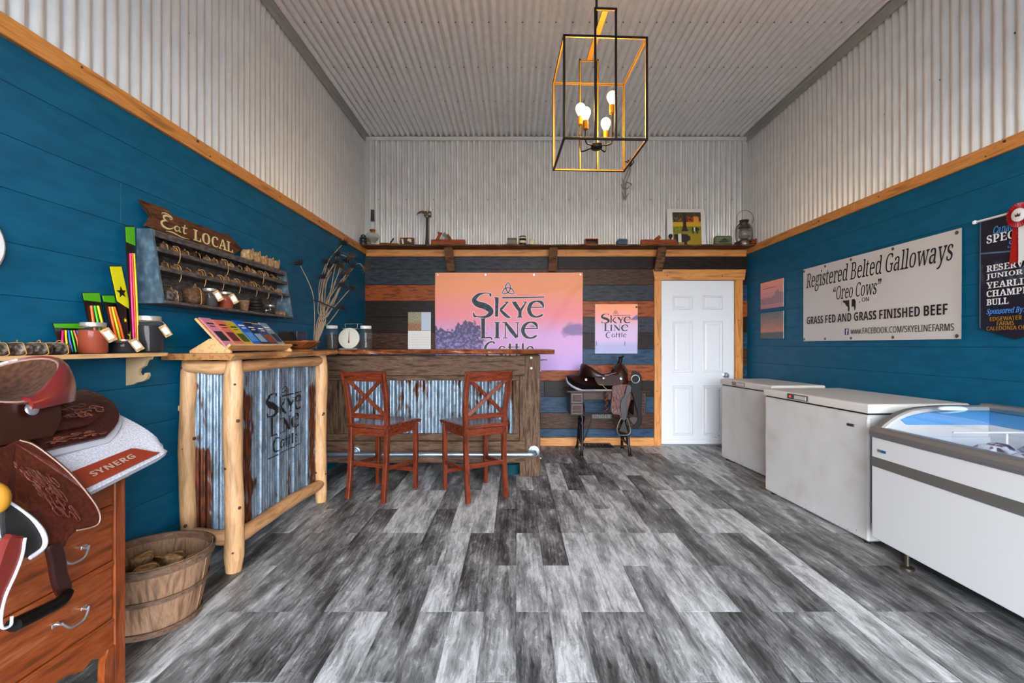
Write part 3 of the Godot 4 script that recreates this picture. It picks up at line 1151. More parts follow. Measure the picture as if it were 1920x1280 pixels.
# a slab with wavy live edges; long axis 0 or 2
func live_slab(lo: Vector3, hi: Vector3, ax: int, wob: float, front: int) -> SurfaceTool:
	var st := mb()
	var n := 40
	var across := 2 if ax == 0 else 0
	var rows := []
	for i in n + 1:
		var t := float(i) / n
		var w1 := wob * (sin(i * 0.9) * 0.6 + sin(i * 0.37 + 1.0))
		var w2 := wob * (sin(i * 0.7 + 2.0) * 0.6 + sin(i * 0.29))
		var row := []
		for k in 6:
			var p := Vector3.ZERO
			p[ax] = lerpf(lo[ax], hi[ax], t)
			var a: float = lo[across]
			var b: float = hi[across]
			# section: bottom back, top back, top front, bulge, bottom front
			var f := b if front > 0 else a
			var g := a if front > 0 else b
			var d := 1.0 if front > 0 else -1.0
			p[across] = [g, g, f + d * (w1 - 0.008), f + d * (w1 + 0.006), f + d * (w1 + w2 * 0.5), f + d * (w2 * 0.6 - 0.012)][k]
			p.y = [lo.y, hi.y, hi.y + w2 * 0.05, lerpf(lo.y, hi.y, 0.7), lerpf(lo.y, hi.y, 0.35), lo.y][k]
			row.append(p)
		rows.append(row)
	var c := (lo + hi) * 0.5
	for i in n:
		for k in 6:
			var k2 := (k + 1) % 6
			var q := [rows[i][k], rows[i][k2], rows[i + 1][k2], rows[i + 1][k]]
			var m: Vector3 = (q[0] + q[1] + q[2] + q[3]) * 0.25
			var o := m - c
			o[ax] = 0
			face(st, q, o * Vector3(1 if across == 0 else 0, 8, 1 if across == 2 else 0) if k != 2 and k != 3 and k != 4 else (o * Vector3(1 if across == 0 else 0, 0.3, 1 if across == 2 else 0)))
	var dir := Vector3.ZERO
	dir[ax] = 1
	for e in [0, n]:
		for k in range(1, 5):
			face(st, [rows[e][0], rows[e][k], rows[e][k + 1]], dir * (1.0 if e else -1.0))
	return st

func bar() -> void:
	var d := 4.393
	var z := -d
	var s := F / d
	var px := func(x: float): return (x - CX) / s
	var py := func(y: float): return EYE + (CY - y) / s
	var t := thing("bar_counter", "weathered barn-wood bar with rusty corrugated metal front panel", "bar counter", Vector3(-0.8, 0, z - 0.3))
	var x0 := XL + 0.012
	# frame timbers
	obj("corner_post", bx(Vector3(px.call(974), 0, z - 0.15), Vector3(px.call(1013), py.call(665), z), 0.006), M.barn_y, t)
	obj("top_beam", bx(Vector3(x0, py.call(704), z - 0.04), Vector3(px.call(984.5), py.call(666), z + 0.022), 0.005), M.barn_x, t)
	obj("top_rail", bx(Vector3(x0, py.call(713), z - 0.05), Vector3(px.call(973.5), py.call(704), z - 0.004), 0.003), M.barn_x, t)
	obj("bottom_rail", bx(Vector3(x0, py.call(826), z - 0.05), Vector3(px.call(973.5), py.call(813), z - 0.004), 0.003), M.barn_x, t)
	obj("bottom_beam", bx(Vector3(x0, py.call(848), z - 0.04), Vector3(px.call(984.5), py.call(826.3), z + 0.022), 0.005), M.barn_x, t)
	obj("kick_board", bx(Vector3(x0, py.call(867), z - 0.04), Vector3(px.call(985), py.call(848.4), z + 0.014), 0.005), M.barn_x, t)
	obj("stile", bx(Vector3(px.call(962), py.call(813), z - 0.05), Vector3(px.call(973.5), py.call(713.3), z - 0.008), 0.003), M.barn_y, t)
	obj("stile", bx(Vector3(px.call(634), py.call(813), z - 0.05), Vector3(px.call(651), py.call(713.3), z - 0.008), 0.003), M.barn_y, t)
	obj("stile", bx(Vector3(x0, py.call(813), z - 0.05), Vector3(px.call(633.5), py.call(713.3), z - 0.008), 0.003), M.barn_y, t)
	# rusty corrugated front
	var tex := rust_texture(640, 220, 5, func(u, v): return 0.30 + 0.30 * exp(-pow((u - 0.42) / 0.09, 2.0)) * (1.0 - v * 0.9) + 0.26 * exp(-pow((u - 0.99) / 0.10, 2.0)) + 0.16 * exp(-pow((u - 0.72) / 0.12, 2.0)) - 0.2 * exp(-pow((u - 0.55) / 0.05, 2.0)))
	obj("metal_panel", metal_panel(Vector3(px.call(650), py.call(814), z - 0.03), Vector3.RIGHT, px.call(963) - px.call(650), py.call(712) - py.call(814), Vector3(0, 0, 1), func(q): return 0.009 * cos(TAU * q / PITCH), 240), rust_mat("bar_rust", tex), t)
	# end, back and inner carcass boards
	obj("end_board", bx(Vector3(px.call(1013) - 0.05, 0.13, z - 0.55), Vector3(px.call(1013) - 0.01, py.call(666), z - 0.15), 0.004), M.barn_y, t)
	obj("back_post", bx(Vector3(px.call(985), 0, z - 0.62), Vector3(px.call(1013), py.call(665), z - 0.55), 0.005), M.barn_y, t)
	obj("inner_shelf", bx(Vector3(x0, 0.13, z - 0.58), Vector3(px.call(980), 0.16, z - 0.06), 0.003), M.barn_x, t)
	# live-edge top
	obj("live_edge_top", live_slab(Vector3(x0, py.call(663.5), z - 0.62), Vector3(0.352, py.call(663.5) + 0.043, z + 0.16), 0, 0.018, 1), M.slab_red, t)
	for y in [670.5, 690.0]:
		var st := mb()
		lathe(st, [Vector2(0.013, 0), Vector2(0.012, 0.004), Vector2(0.006, 0.008), Vector2(0, 0.009)], 10, Transform3D(Basis(Vector3.RIGHT, PI / 2), Vector3(px.call(996), py.call(y), z)))
		obj("carriage_bolt", st, M.flashing_light, t)
	for y in [669.5, 696.0, 862.0]:
		var rp := mb()
		tube(rp, [Vector3(px.call(1013), py.call(y), z - 0.07), Vector3(px.call(1013) + (0.05 if y < 680 else 0.012), py.call(y), z - 0.07)], 0.006, 8)
		obj("bolt_end", rp, M.steel, t)
	# galvanised pipe foot rail
	var fr := thing("foot_rail", "galvanised steel pipe foot rail along the bottom of the bar", "foot rail", Vector3(-0.8, 0.2, z + 0.1))
	var y := 0.236
	var zr := z + 0.115
	var xr: float = px.call(1001)
	var p := mb()
	tube(p, [Vector3(XL + 0.03, y, zr), Vector3(-0.86, y, zr), Vector3(xr - 0.03, y, zr)], 0.0215, 14)
	obj("pipe", p, M.pipe, fr)
	for e in [xr, -1.52]:
		var q := mb()
		if e == xr:
			tube(q, smooth([Vector3(e - 0.06, y, zr), Vector3(e - 0.025, y, zr), Vector3(e - 0.003, y, zr - 0.02), Vector3(e, y + 0.002, zr - 0.05), Vector3(e, y + 0.002, z + 0.002)], 4), 0.0265, 14)
		else:
			tube(q, [Vector3(e, y, zr), Vector3(e, y, z + 0.0145)], 0.022, 14)
		obj("elbow", q, M.pipe, fr)
		var fl := mb()
		lathe(fl, [Vector2(0, 0.0), Vector2(0.052, 0.0), Vector2(0.052, 0.006), Vector2(0.036, 0.010), Vector2(0.034, 0.022), Vector2(0, 0.022)], 22, Transform3D(Basis(Vector3.RIGHT, PI / 2), Vector3(e, y + 0.002, z + 0.0145 if e < 0 else z + 0.0005)))
		obj("flange", fl, M.pipe, fr)
	var cp := mb()
	tube(cp, [Vector3(px.call(790) - 0.03, y, zr), Vector3(px.call(790) + 0.03, y, zr)], 0.027, 14)
	obj("coupling", cp, M.pipe, fr)
	# a teal tub kept under the bar
	var tb := mb()
	var tx: float = px.call(958)
	lathe(tb, [Vector2(0, 0.0), Vector2(0.075, 0.0), Vector2(0.085, 0.006), Vector2(0.095, 0.10), Vector2(0.098, 0.105), Vector2(0.09, 0.108), Vector2(0.082, 0.02), Vector2(0, 0.012)], 22, Transform3D(Basis.IDENTITY, Vector3(tx, 0.0, z - 0.11)))
	tag(obj("tub", tb, flat("teal_plastic", Color(0.02, 0.23, 0.27), 0.4)), "small teal plastic tub tucked under the bar beside the post", "tub")

# ---------------------------------------------------------------- log-framed counter
func log_pole(a: Vector3, b: Vector3, r: float, seed_: int) -> SurfaceTool:
	var st := mb()
	var pts := []
	var rad := []
	var dir := (b - a)
	var side := dir.cross(Vector3(0.3, 0.2, 0.9)).normalized()
	for i in 15:
		var t := i / 14.0
		pts.append(a + dir * t + side * 0.005 * sin(t * 7.0 + seed_))
		var e := minf(t, 1.0 - t) * dir.length()
		rad.append(r * (0.82 + 0.18 * clampf(e / 0.012, 0.0, 1.0)) * (1.0 + 0.035 * sin(t * 11.0 + seed_ * 2.0) + 0.03 * sin(t * 23.0 + seed_)))
	tube(st, pts, rad, 16)
	return st

func knots_on(a: Vector3, b: Vector3, r: float, n: int, toward: Vector3, seed_: int) -> SurfaceTool:
	var st := mb()
	for i in n:
		var t := (i + 0.5) / n + 0.1 * sin(i * 3.1 + seed_)
		var ax := (b - a).normalized()
		var o := (toward - ax * toward.dot(ax)).normalized().rotated(ax, 0.9 * sin(i * 2.3 + seed_))
		dots(st, a.lerp(b, clampf(t, 0.04, 0.96)) + o * r * 0.955, o, 0.007 + 0.003 * (i % 2))
	return st

func log_counter() -> void:
	var t := thing("log_counter", "counter of peeled logs with rusty corrugated panels and live-edge top", "counter", Vector3(-1.7, 0, -3.1))
	var xf := -1.56
	var dn := 2.555
	var df := 3.689
	var ytop := 1.168
	var posts := [[Vector3(xf, 0, -dn), 0.048], [Vector3(-1.826, 0, -dn - 0.02), 0.041], [Vector3(xf, 0, -df), 0.048], [Vector3(-1.826, 0, -df), 0.041]]
	var i := 0
	for p in posts:
		var o := obj("post", log_pole(p[0], p[0] + Vector3(0, ytop, 0), p[1], i), M.log, t)
		obj("knots", knots_on(p[0], p[0] + Vector3(0, ytop, 0), p[1], 5, Vector3(0.5, 0, 1), i), M.knot, o).set_meta("kind", "stuff")
		i += 1
	obj("rail", log_pole(Vector3(xf + 0.006, 0.185, -dn), Vector3(xf + 0.006, 0.152, -df + 0.03), 0.041, 7), M.log_z, t)
	obj("rail", log_pole(Vector3(xf - 0.002, 1.125, -dn), Vector3(xf - 0.002, 1.125, -df), 0.036, 8), M.log_z, t)
	obj("rail", log_pole(Vector3(-1.83, 0.188, -dn - 0.005), Vector3(xf, 0.188, -dn - 0.005), 0.04, 9), M.log_x, t)
	obj("rail", log_pole(Vector3(-1.826, 1.125, -dn - 0.005), Vector3(xf, 1.125, -dn - 0.005), 0.038, 10), M.log_x, t)
	var stub := mb()
	box(stub, Vector3(-1.866, EYE - (766.0 - CY) / 339.8, -dn - 0.03), Vector3(0.022, 0.03, 0.04), 0.003)
	obj("peg", stub, M.pine_pale, t)
	# long front panel: broad seams with fine ribs between
	var tex := rust_texture(512, 420, 9, func(u, v): return 0.22 + 0.72 * exp(-pow((u - 0.12) / 0.065, 2.0)) * smoothstep(0.08, 0.22, v) + 0.85 * exp(-pow((u - 0.915) / 0.05, 2.0)) * smoothstep(0.1, 0.3, v) + 0.28 * exp(-pow((u - 0.58) / 0.05, 2.0)) * smoothstep(0.6, 0.85, v) + 0.15 * (1.0 - smoothstep(0.0, 0.2, v)) * (1.0 - u))
	rust_mat("counter_rust", tex)
	obj("metal_panel", metal_panel(Vector3(xf - 0.02, 0.17, -dn - 0.02), Vector3(0, 0, -1), df - dn - 0.03, 0.95, Vector3.RIGHT, counter_profile, 300), M.counter_rust, t)
	var tex2 := rust_texture(200, 512, 12, func(u, v): return 0.15 + 0.75 * (1.0 - smoothstep(0.42, 0.52, u)) * smoothstep(0.45, 0.52, v) + 0.20 * (1.0 - smoothstep(0.2, 0.6, u)))
	obj("metal_panel", metal_panel(Vector3(-1.83, 0.17, -dn - 0.03), Vector3.RIGHT, 0.27, 0.95, Vector3(0, 0, 1), func(q): return 0.0065 * cos(TAU * q / 0.036), 80), rust_mat("counter_end_rust", tex2), t)
	obj("live_edge_top", live_slab(Vector3(XL + 0.012, ytop - 0.001, -df - 0.10), Vector3(-1.475, ytop + 0.033, -dn + 0.12), 2, 0.016, 1), M.slab_honey, t)
	# painted logo
	var lg := mb()
	var lay := func(x: float, y: float, lift: float):
		# logo units: 0..1160 across, 0..1100 down
		var dd := 2.918 + x / 1160.0 * 0.485
		var u := dd - dn - 0.02
		return Vector3(xf - 0.02 + counter_profile(u) + 0.003 + lift * 0.0005, 0.996 - y / 1100.0 * 0.475, -dd)
	logo(lg, lay, 1.0, 0.0, true)
	obj("painted_logo", lg, M.black, t)

func counter_profile(q: float) -> float:
	var rib := fposmod(q + 0.03, 0.2085)
	var big := 0.015 * (1.0 - smoothstep(0.006, 0.013, absf(rib - 0.104)))
	return big + 0.0022 * cos(TAU * q / 0.0298)

# the painted letters, in the banner's own drawing units; y runs down
func logo(st: SurfaceTool, place: Callable, lift: float, grow: float, underline: bool) -> void:
	var L := func(a: Array):
		var o := []
		for q in a:
			o.append(Vector3(q[0], q[1], q[2]))
		return o
	var all := [
		# S
		[[425, 345, 22], [405, 300, 14], [330, 293, 16], [235, 320, 44], [165, 400, 72], [215, 465, 92], [330, 500, 100], [420, 560, 92], [425, 620, 74], [350, 670, 40], [250, 672, 18], [180, 655, 14], [152, 610, 20]],
		[[152, 600, 12], [165, 660, 24], [200, 672, 14]], [[430, 292, 10], [428, 330, 24], [432, 350, 8]],
		# k
		[[528, 362, 58], [526, 500, 52], [522, 672, 50]], [[482, 370, 14], [530, 366, 18]], [[700, 440, 12], [640, 500, 34], [585, 560, 42]], [[580, 560, 34], [640, 620, 50], [700, 670, 44], [745, 682, 10]], [[650, 440, 16], [715, 436, 16]],
		# y
		[[800, 440, 62], [850, 515, 60], [893, 580, 52], [893, 672, 52]], [[990, 440, 14], [945, 510, 30], [900, 580, 34]], [[765, 438, 16], [840, 438, 16]], [[945, 436, 14], [1005, 436, 14]], [[850, 676, 14], [935, 676, 14]],
		# e
		[[1070, 520, 14], [1180, 520, 14], [1275, 518, 14]], [[1272, 520, 12], [1240, 450, 50], [1160, 424, 22], [1075, 460, 50], [1038, 550, 62], [1075, 640, 52], [1155, 672, 26], [1235, 650, 34], [1260, 625, 8]],
		# L
		[[308, 700, 62], [308, 850, 60], [308, 1005, 58]], [[250, 1012, 14], [345, 1005, 18], [430, 1005, 20], [448, 1040, 16]], [[262, 705, 12], [345, 700, 12]],
		# i
		[[533, 765, 56], [533, 880, 54], [533, 1005, 54]], [[485, 762, 12], [580, 762, 12]], [[485, 1008, 12], [580, 1008, 12]],
		# n
		[[660, 765, 16], [662, 1005, 18]], [[668, 770, 34], [750, 880, 64], [845, 1000, 48]], [[858, 765, 16], [858, 1000, 16]], [[615, 764, 12], [690, 762, 16]], [[620, 1008, 12], [700, 1008, 12]], [[815, 764, 12], [890, 764, 12]],
		# e
		[[970, 856, 14], [1080, 856, 14], [1178, 855, 14]], [[1176, 856, 12], [1145, 785, 48], [1065, 755, 22], [980, 795, 48], [940, 885, 60], [980, 975, 50], [1060, 1008, 26], [1135, 985, 34], [1165, 960, 8]],
		# C a t t l e
		[[490, 1100, 34], [465, 1072, 20], [400, 1085, 26], [345, 1150, 40], [345, 1240, 42], [400, 1300, 30], [470, 1295, 18]],
		[[660, 1160, 22], [600, 1140, 16], [560, 1200, 30], [580, 1270, 22], [640, 1260, 14], [662, 1200, 24], [668, 1285, 22]],
		[[735, 1095, 34], [735, 1285, 30]], [[700, 1152, 14], [800, 1150, 14]], [[842, 1095, 34], [842, 1285, 30]], [[805, 1150, 14], [895, 1148, 14]], [[942, 1090, 34], [942, 1285, 30]],
		[[1010, 1210, 12], [1105, 1205, 12], [1090, 1155, 26], [1045, 1142, 16], [1005, 1200, 32], [1035, 1275, 24], [1105, 1265, 12]],
		# bar over the name
		[[608, 367, 22], [940, 364, 22], [1280, 358, 16]],
		# triquetra
		[[705, 122, 8], [668, 185, 14], [690, 265, 14], [740, 300, 14], [806, 302, 8]], [[705, 122, 8], [745, 185, 14], [725, 265, 14], [670, 300, 14], [608, 302, 8]], [[608, 302, 8], [640, 235, 14], [706, 210, 14], [770, 235, 14], [806, 302, 8]],
	]
	if underline:
		all.append([[180, 1370, 16], [700, 1362, 18], [1250, 1352, 14]])
	for q in all:
		var v: Array = L.call(q)
		var w := []
		for p in v:
			w.append(Vector3((p.x - 130.0), (p.y - 122.0) * (1100.0 / 1250.0 if underline else 1.0), p.z))
		stroke(st, w, place, lift, grow, 8 if underline else 5, 10 if underline else 1)

# ---------------------------------------------------------------- counter chairs with crossed backs
func make_chair(label: String, where: Vector3, turn: float) -> Node3D:
	# forward is -z
	var t := local_thing("counter_chair", label, "chair", where, turn, "")
	var wr := 0.168
	var wf := 0.195
	var zr := 0.205
	var zf := -0.205
	var seat_y := 0.60
	for s in [-1, 1]:
		# rear leg and back post in one swept piece
		var st := mb()
		var pts := [Vector3(s * wr, 0, zr + 0.02), Vector3(s * (wr + 0.002), 0.3, zr - 0.012), Vector3(s * (wr + 0.006), seat_y, zr - 0.02), Vector3(s * (wr + 0.014), 0.8, zr + 0.0), Vector3(s * (wr + 0.02), 1.03, zr + 0.052)]
		var p := smooth(pts, 4)
		for i in p.size() - 1:
			var r := 0.036
			bar_between(st, p[i], p[i + 1] + (p[i + 1] - p[i]).normalized() * 0.002, r, r + 0.004, 0.003, Vector3(0, 0, 1))
		obj("back_leg", st, M.mahogany, t)
		var fl := mb()
		var b := [[0.0, 0.032], [0.25, 0.038], [seat_y - 0.03, 0.042]]
		for i in 2:
			bar_between(fl, Vector3(s * wf, b[i][0], zf), Vector3(s * wf, b[i + 1][0], zf), b[i][1], b[i][1], 0.003, Vector3(0, 0, 1))
		var leg := obj("leg", fl, M.mahogany, t)
		var gl := mb()
		lathe(gl, [Vector2(0, 0), Vector2(0.012, 0.0), Vector2(0.012, 0.008), Vector2(0, 0.008)], 10, Transform3D(Basis.IDENTITY, Vector3(s * wf, -0.001, zf)))
		obj("glide", gl, M.white, leg)
		# side rails
		var ap := mb()
		bar_between(ap, Vector3(s * (wr + 0.004), seat_y - 0.055, zr - 0.02), Vector3(s * wf, seat_y - 0.055, zf), 0.02, 0.06, 0.002)
		obj("apron", ap, M.mahogany_x, t)
		var sr := mb()
		bar_between(sr, Vector3(s * (wr + 0.001), 0.265, zr - 0.008), Vector3(s * wf, 0.235, zf), 0.02, 0.032, 0.003)
		obj("stretcher", sr, M.mahogany_x, t)
	var a2 := mb()
	box(a2, Vector3(0, seat_y - 0.055, zr - 0.02), Vector3(wr * 2.0, 0.06, 0.02), 0.002)
	obj("apron", a2, M.mahogany_x, t)
	var a3 := mb()
	box(a3, Vector3(0, seat_y - 0.055, zf), Vector3(wf * 2.0, 0.06, 0.02), 0.002)
	obj("apron", a3, M.mahogany_x, t)
	var s2 := mb()
	box(s2, Vector3(0, 0.285, zr - 0.008), Vector3(wr * 2.0, 0.034, 0.02), 0.003)
	obj("stretcher", s2, M.mahogany_x, t)
	var s3 := mb()
	box(s3, Vector3(0, 0.16, zf), Vector3(wf * 2.0, 0.034, 0.022), 0.003)
	obj("stretcher", s3, M.mahogany_x, t)
	# dished seat
	var seat := mb()
	shell_of(seat, func(u: float, v: float):
		var x := (u - 0.5) * 2.0
		var hw := lerpf(wr + 0.03, wf + 0.035, v)
		var dish := 0.010 * (1.0 - x * x) * sin(PI * clampf(v * 1.1, 0.0, 1.0)) - 0.004 * exp(-x * x * 16.0) * smoothstep(0.4, 1.0, v)
		return Vector3(x * hw, seat_y + 0.012 - dish - 0.008 * smoothstep(0.9, 1.0, v) - 0.006 * smoothstep(0.93, 1.0, absf(x)), lerpf(zr + 0.012, zf - 0.035, v)), 18, 16, 0.028)
	obj("seat", seat, M.mahogany_x, t)
	# back: curved crest, lower rail and the cross
	var crest := mb()
	shell_of(crest, func(u: float, v: float):
		var x := (u - 0.5) * 2.0
		return Vector3(x * (wr + 0.04), lerpf(0.965, 1.04, v), zr + 0.040 + 0.022 * v + 0.028 * (1.0 - x * x) - 0.016), 14, 3, -0.022)
	obj("crest_rail", crest, M.mahogany_x, t)
	var low := mb()
	box(low, Vector3(0, 0.672, zr - 0.012), Vector3(wr * 2.0, 0.04, 0.02), 0.003)
	obj("lower_rail", low, M.mahogany_x, t)
	for s in [-1, 1]:
		var c := mb()
		var p := smooth([Vector3(-s * (wr - 0.012), 0.69, zr - 0.010 + s * 0.004), Vector3(0, 0.83, zr + 0.022 + s * 0.004), Vector3(s * (wr - 0.006), 0.972, zr + 0.045 + s * 0.004)], 4)
		for i in p.size() - 1:
			bar_between(c, p[i], p[i + 1] + (p[i + 1] - p[i]).normalized() * 0.002, 0.03, 0.014, 0.002, Vector3(0, 0.2, 1))
		obj("cross_slat", c, M.mahogany, t)
	return t

func chairs() -> void:
	make_chair("mahogany cross-back counter chair turned towards the freezers, beside the log counter", Vector3(-1.13, 0, -3.915), -deg_to_rad(19.5))
	make_chair("mahogany cross-back counter chair turned towards the log counter, beside the bar's end post", Vector3(-0.345, 0, -3.92), deg_to_rad(30.0))

# ---------------------------------------------------------------- freezers
func chest(label: String, near: Vector3, far: Vector3, depth: float, h: float, panel: Color, lamp: bool) -> void:
	var along := far - near
	var len := along.length()
	var turn := atan2(-along.x, -along.z)
	var t := local_thing("chest_freezer", label, "freezer", near, turn)
	# local: x goes from the front (0) to the back, z from the near end (0) to the far end (-len)
	var lid0 := h - 0.056
	var dirt := grain("freezer_body_%d" % int(len * 1000.0), noise_map(int(len * 100.0), 0.006, [Color(0.755, 0.74, 0.72), Color(0.78, 0.77, 0.76), Color(0.79, 0.785, 0.78), Color(0.80, 0.797, 0.793)], [0.08, 0.26, 0.45, 0.7]), Vector3(1.1, 0.8, 1.1), 0.38, 0.0, false)
	obj("cabinet", bx(Vector3(0.008, 0.025, -len + 0.006), Vector3(depth, lid0 - 0.012, -0.006), 0.010), dirt, t)
	obj("gasket", bx(Vector3(0.016, lid0 - 0.013, -len + 0.014), Vector3(depth - 0.01, lid0 + 0.001, -0.014)), M.rubber, t)
	var lid := mb()
	var r := 0.014
	for k in 4:
		var i := r * (1.0 - cos(k * PI / 8.0)) * 1.2
		var j := r * (1.0 - cos((k + 1) * PI / 8.0)) * 1.2
		var y0 := h - r + r * sin(k * PI / 8.0)
		var y1 := h - r + r * sin((k + 1) * PI / 8.0)
		var a := [Vector3(i, y0, -i), Vector3(depth - i, y0, -i), Vector3(depth - i, y0, -len + i), Vector3(i, y0, -len + i)]
		var b := [Vector3(j, y1, -j), Vector3(depth - j, y1, -j), Vector3(depth - j, y1, -len + j), Vector3(j, y1, -len + j)]
		for e in 4:
			var f := (e + 1) % 4
			face(lid, [a[e], a[f], b[f], b[e]], (a[e] + a[f]) * 0.5 - Vector3(depth * 0.5, 0, -len * 0.5))
		if k == 3:
			face(lid, b, Vector3.UP)
	var q := [Vector3(0, lid0, 0), Vector3(depth, lid0, 0), Vector3(depth, lid0, -len), Vector3(0, lid0, -len)]
	for e in 4:
		var f := (e + 1) % 4
		face(lid, [q[e], q[f], q[f] + Vector3(0, h - r - lid0, 0), q[e] + Vector3(0, h - r - lid0, 0)], (q[e] + q[f]) * 0.5 - Vector3(depth * 0.5, lid0, -len * 0.5))
	face(lid, q, Vector3.DOWN)
	var lo := obj("lid", lid, M.freezer_lid, t)
	# control panel with grip on the lid's front edge
	var zc := -len * 0.60
	var cp := obj("control_panel", bx(Vector3(-0.006, lid0 + 0.006, zc - 0.115), Vector3(0.004, lid0 + 0.047, zc + 0.115), 0.003), flat("panel_%d" % int(len * 1000.0), panel, 0.4, 0.2), lo)
	obj("grip", bx(Vector3(-0.009, lid0 + 0.012, zc - 0.03), Vector3(-0.0055, lid0 + 0.04, zc + 0.10), 0.002), M.flashing_light, cp)
	if lamp:
		var l := mb()
		lathe(l, [Vector2(0.009, 0), Vector2(0.008, 0.003), Vector2(0, 0.004)], 12, Transform3D(Basis(Vector3.BACK, PI / 2), Vector3(-0.006, lid0 + 0.026, zc - 0.08)))
		var lm := flat("indicator_light", Color(1.0, 0.25, 0.05), 0.4)
		lm.emission_enabled = true
		lm.emission = Color(1.0, 0.22, 0.03)
		lm.emission_energy_multiplier = 0.8
		obj("indicator_light", l, lm, cp)
		obj("badge", bx(Vector3(0.004, lid0 - 0.105, -0.175), Vector3(0.0095, lid0 - 0.087, -0.115), 0.002), M.pewter, t)
		var hg := mb()
		box(hg, Vector3(0.03, lid0 - 0.03, -0.004), Vector3(0.06, 0.012, 0.006), 0.001)
		obj("latch_plate", hg, M.freezer_lid, t)
	var ft := mb()
	for e in [[0.05, -0.06], [depth - 0.05, -0.06], [0.05, -len + 0.06], [depth - 0.05, -len + 0.06]]:
		ft = mb()
		lathe(ft, [Vector2(0, 0), Vector2(0.018, 0), Vector2(0.018, 0.027), Vector2(0, 0.027)], 12, Transform3D(Basis.IDENTITY, Vector3(e[0], 0, e[1])))
		obj("foot", ft, M.rubber, t)
	# rust freckles along the bottom edge
	var fr := mb()
	for i in 26:
		dots(fr, Vector3(0.0085, 0.03 + 0.05 * rng.randf() * rng.randf(), -len * (0.03 + 0.94 * rng.randf())), Vector3(-0.25, 0, 0), 0.002 + 0.005 * rng.randf())
	obj("rust_freckles", fr, flat("freckle", Color(0.35, 0.24, 0.16), 0.8), t).set_meta("kind", "stuff")

func freezers() -> void:
	chest("white chest freezer with brass-coloured lid panel, standing next to the door", Vector3(2.315, 0, -4.205), Vector3(2.238, 0, -5.075), 0.525, 0.878, Color(0.52, 0.46, 0.38), false)
	chest("scuffed white chest freezer with orange indicator light between the other two freezers", Vector3(2.172, 0, -2.86), Vector3(2.10, 0, -3.93), 0.68, 0.880, Color(0.32, 0.33, 0.34), true)
	glass_freezer()

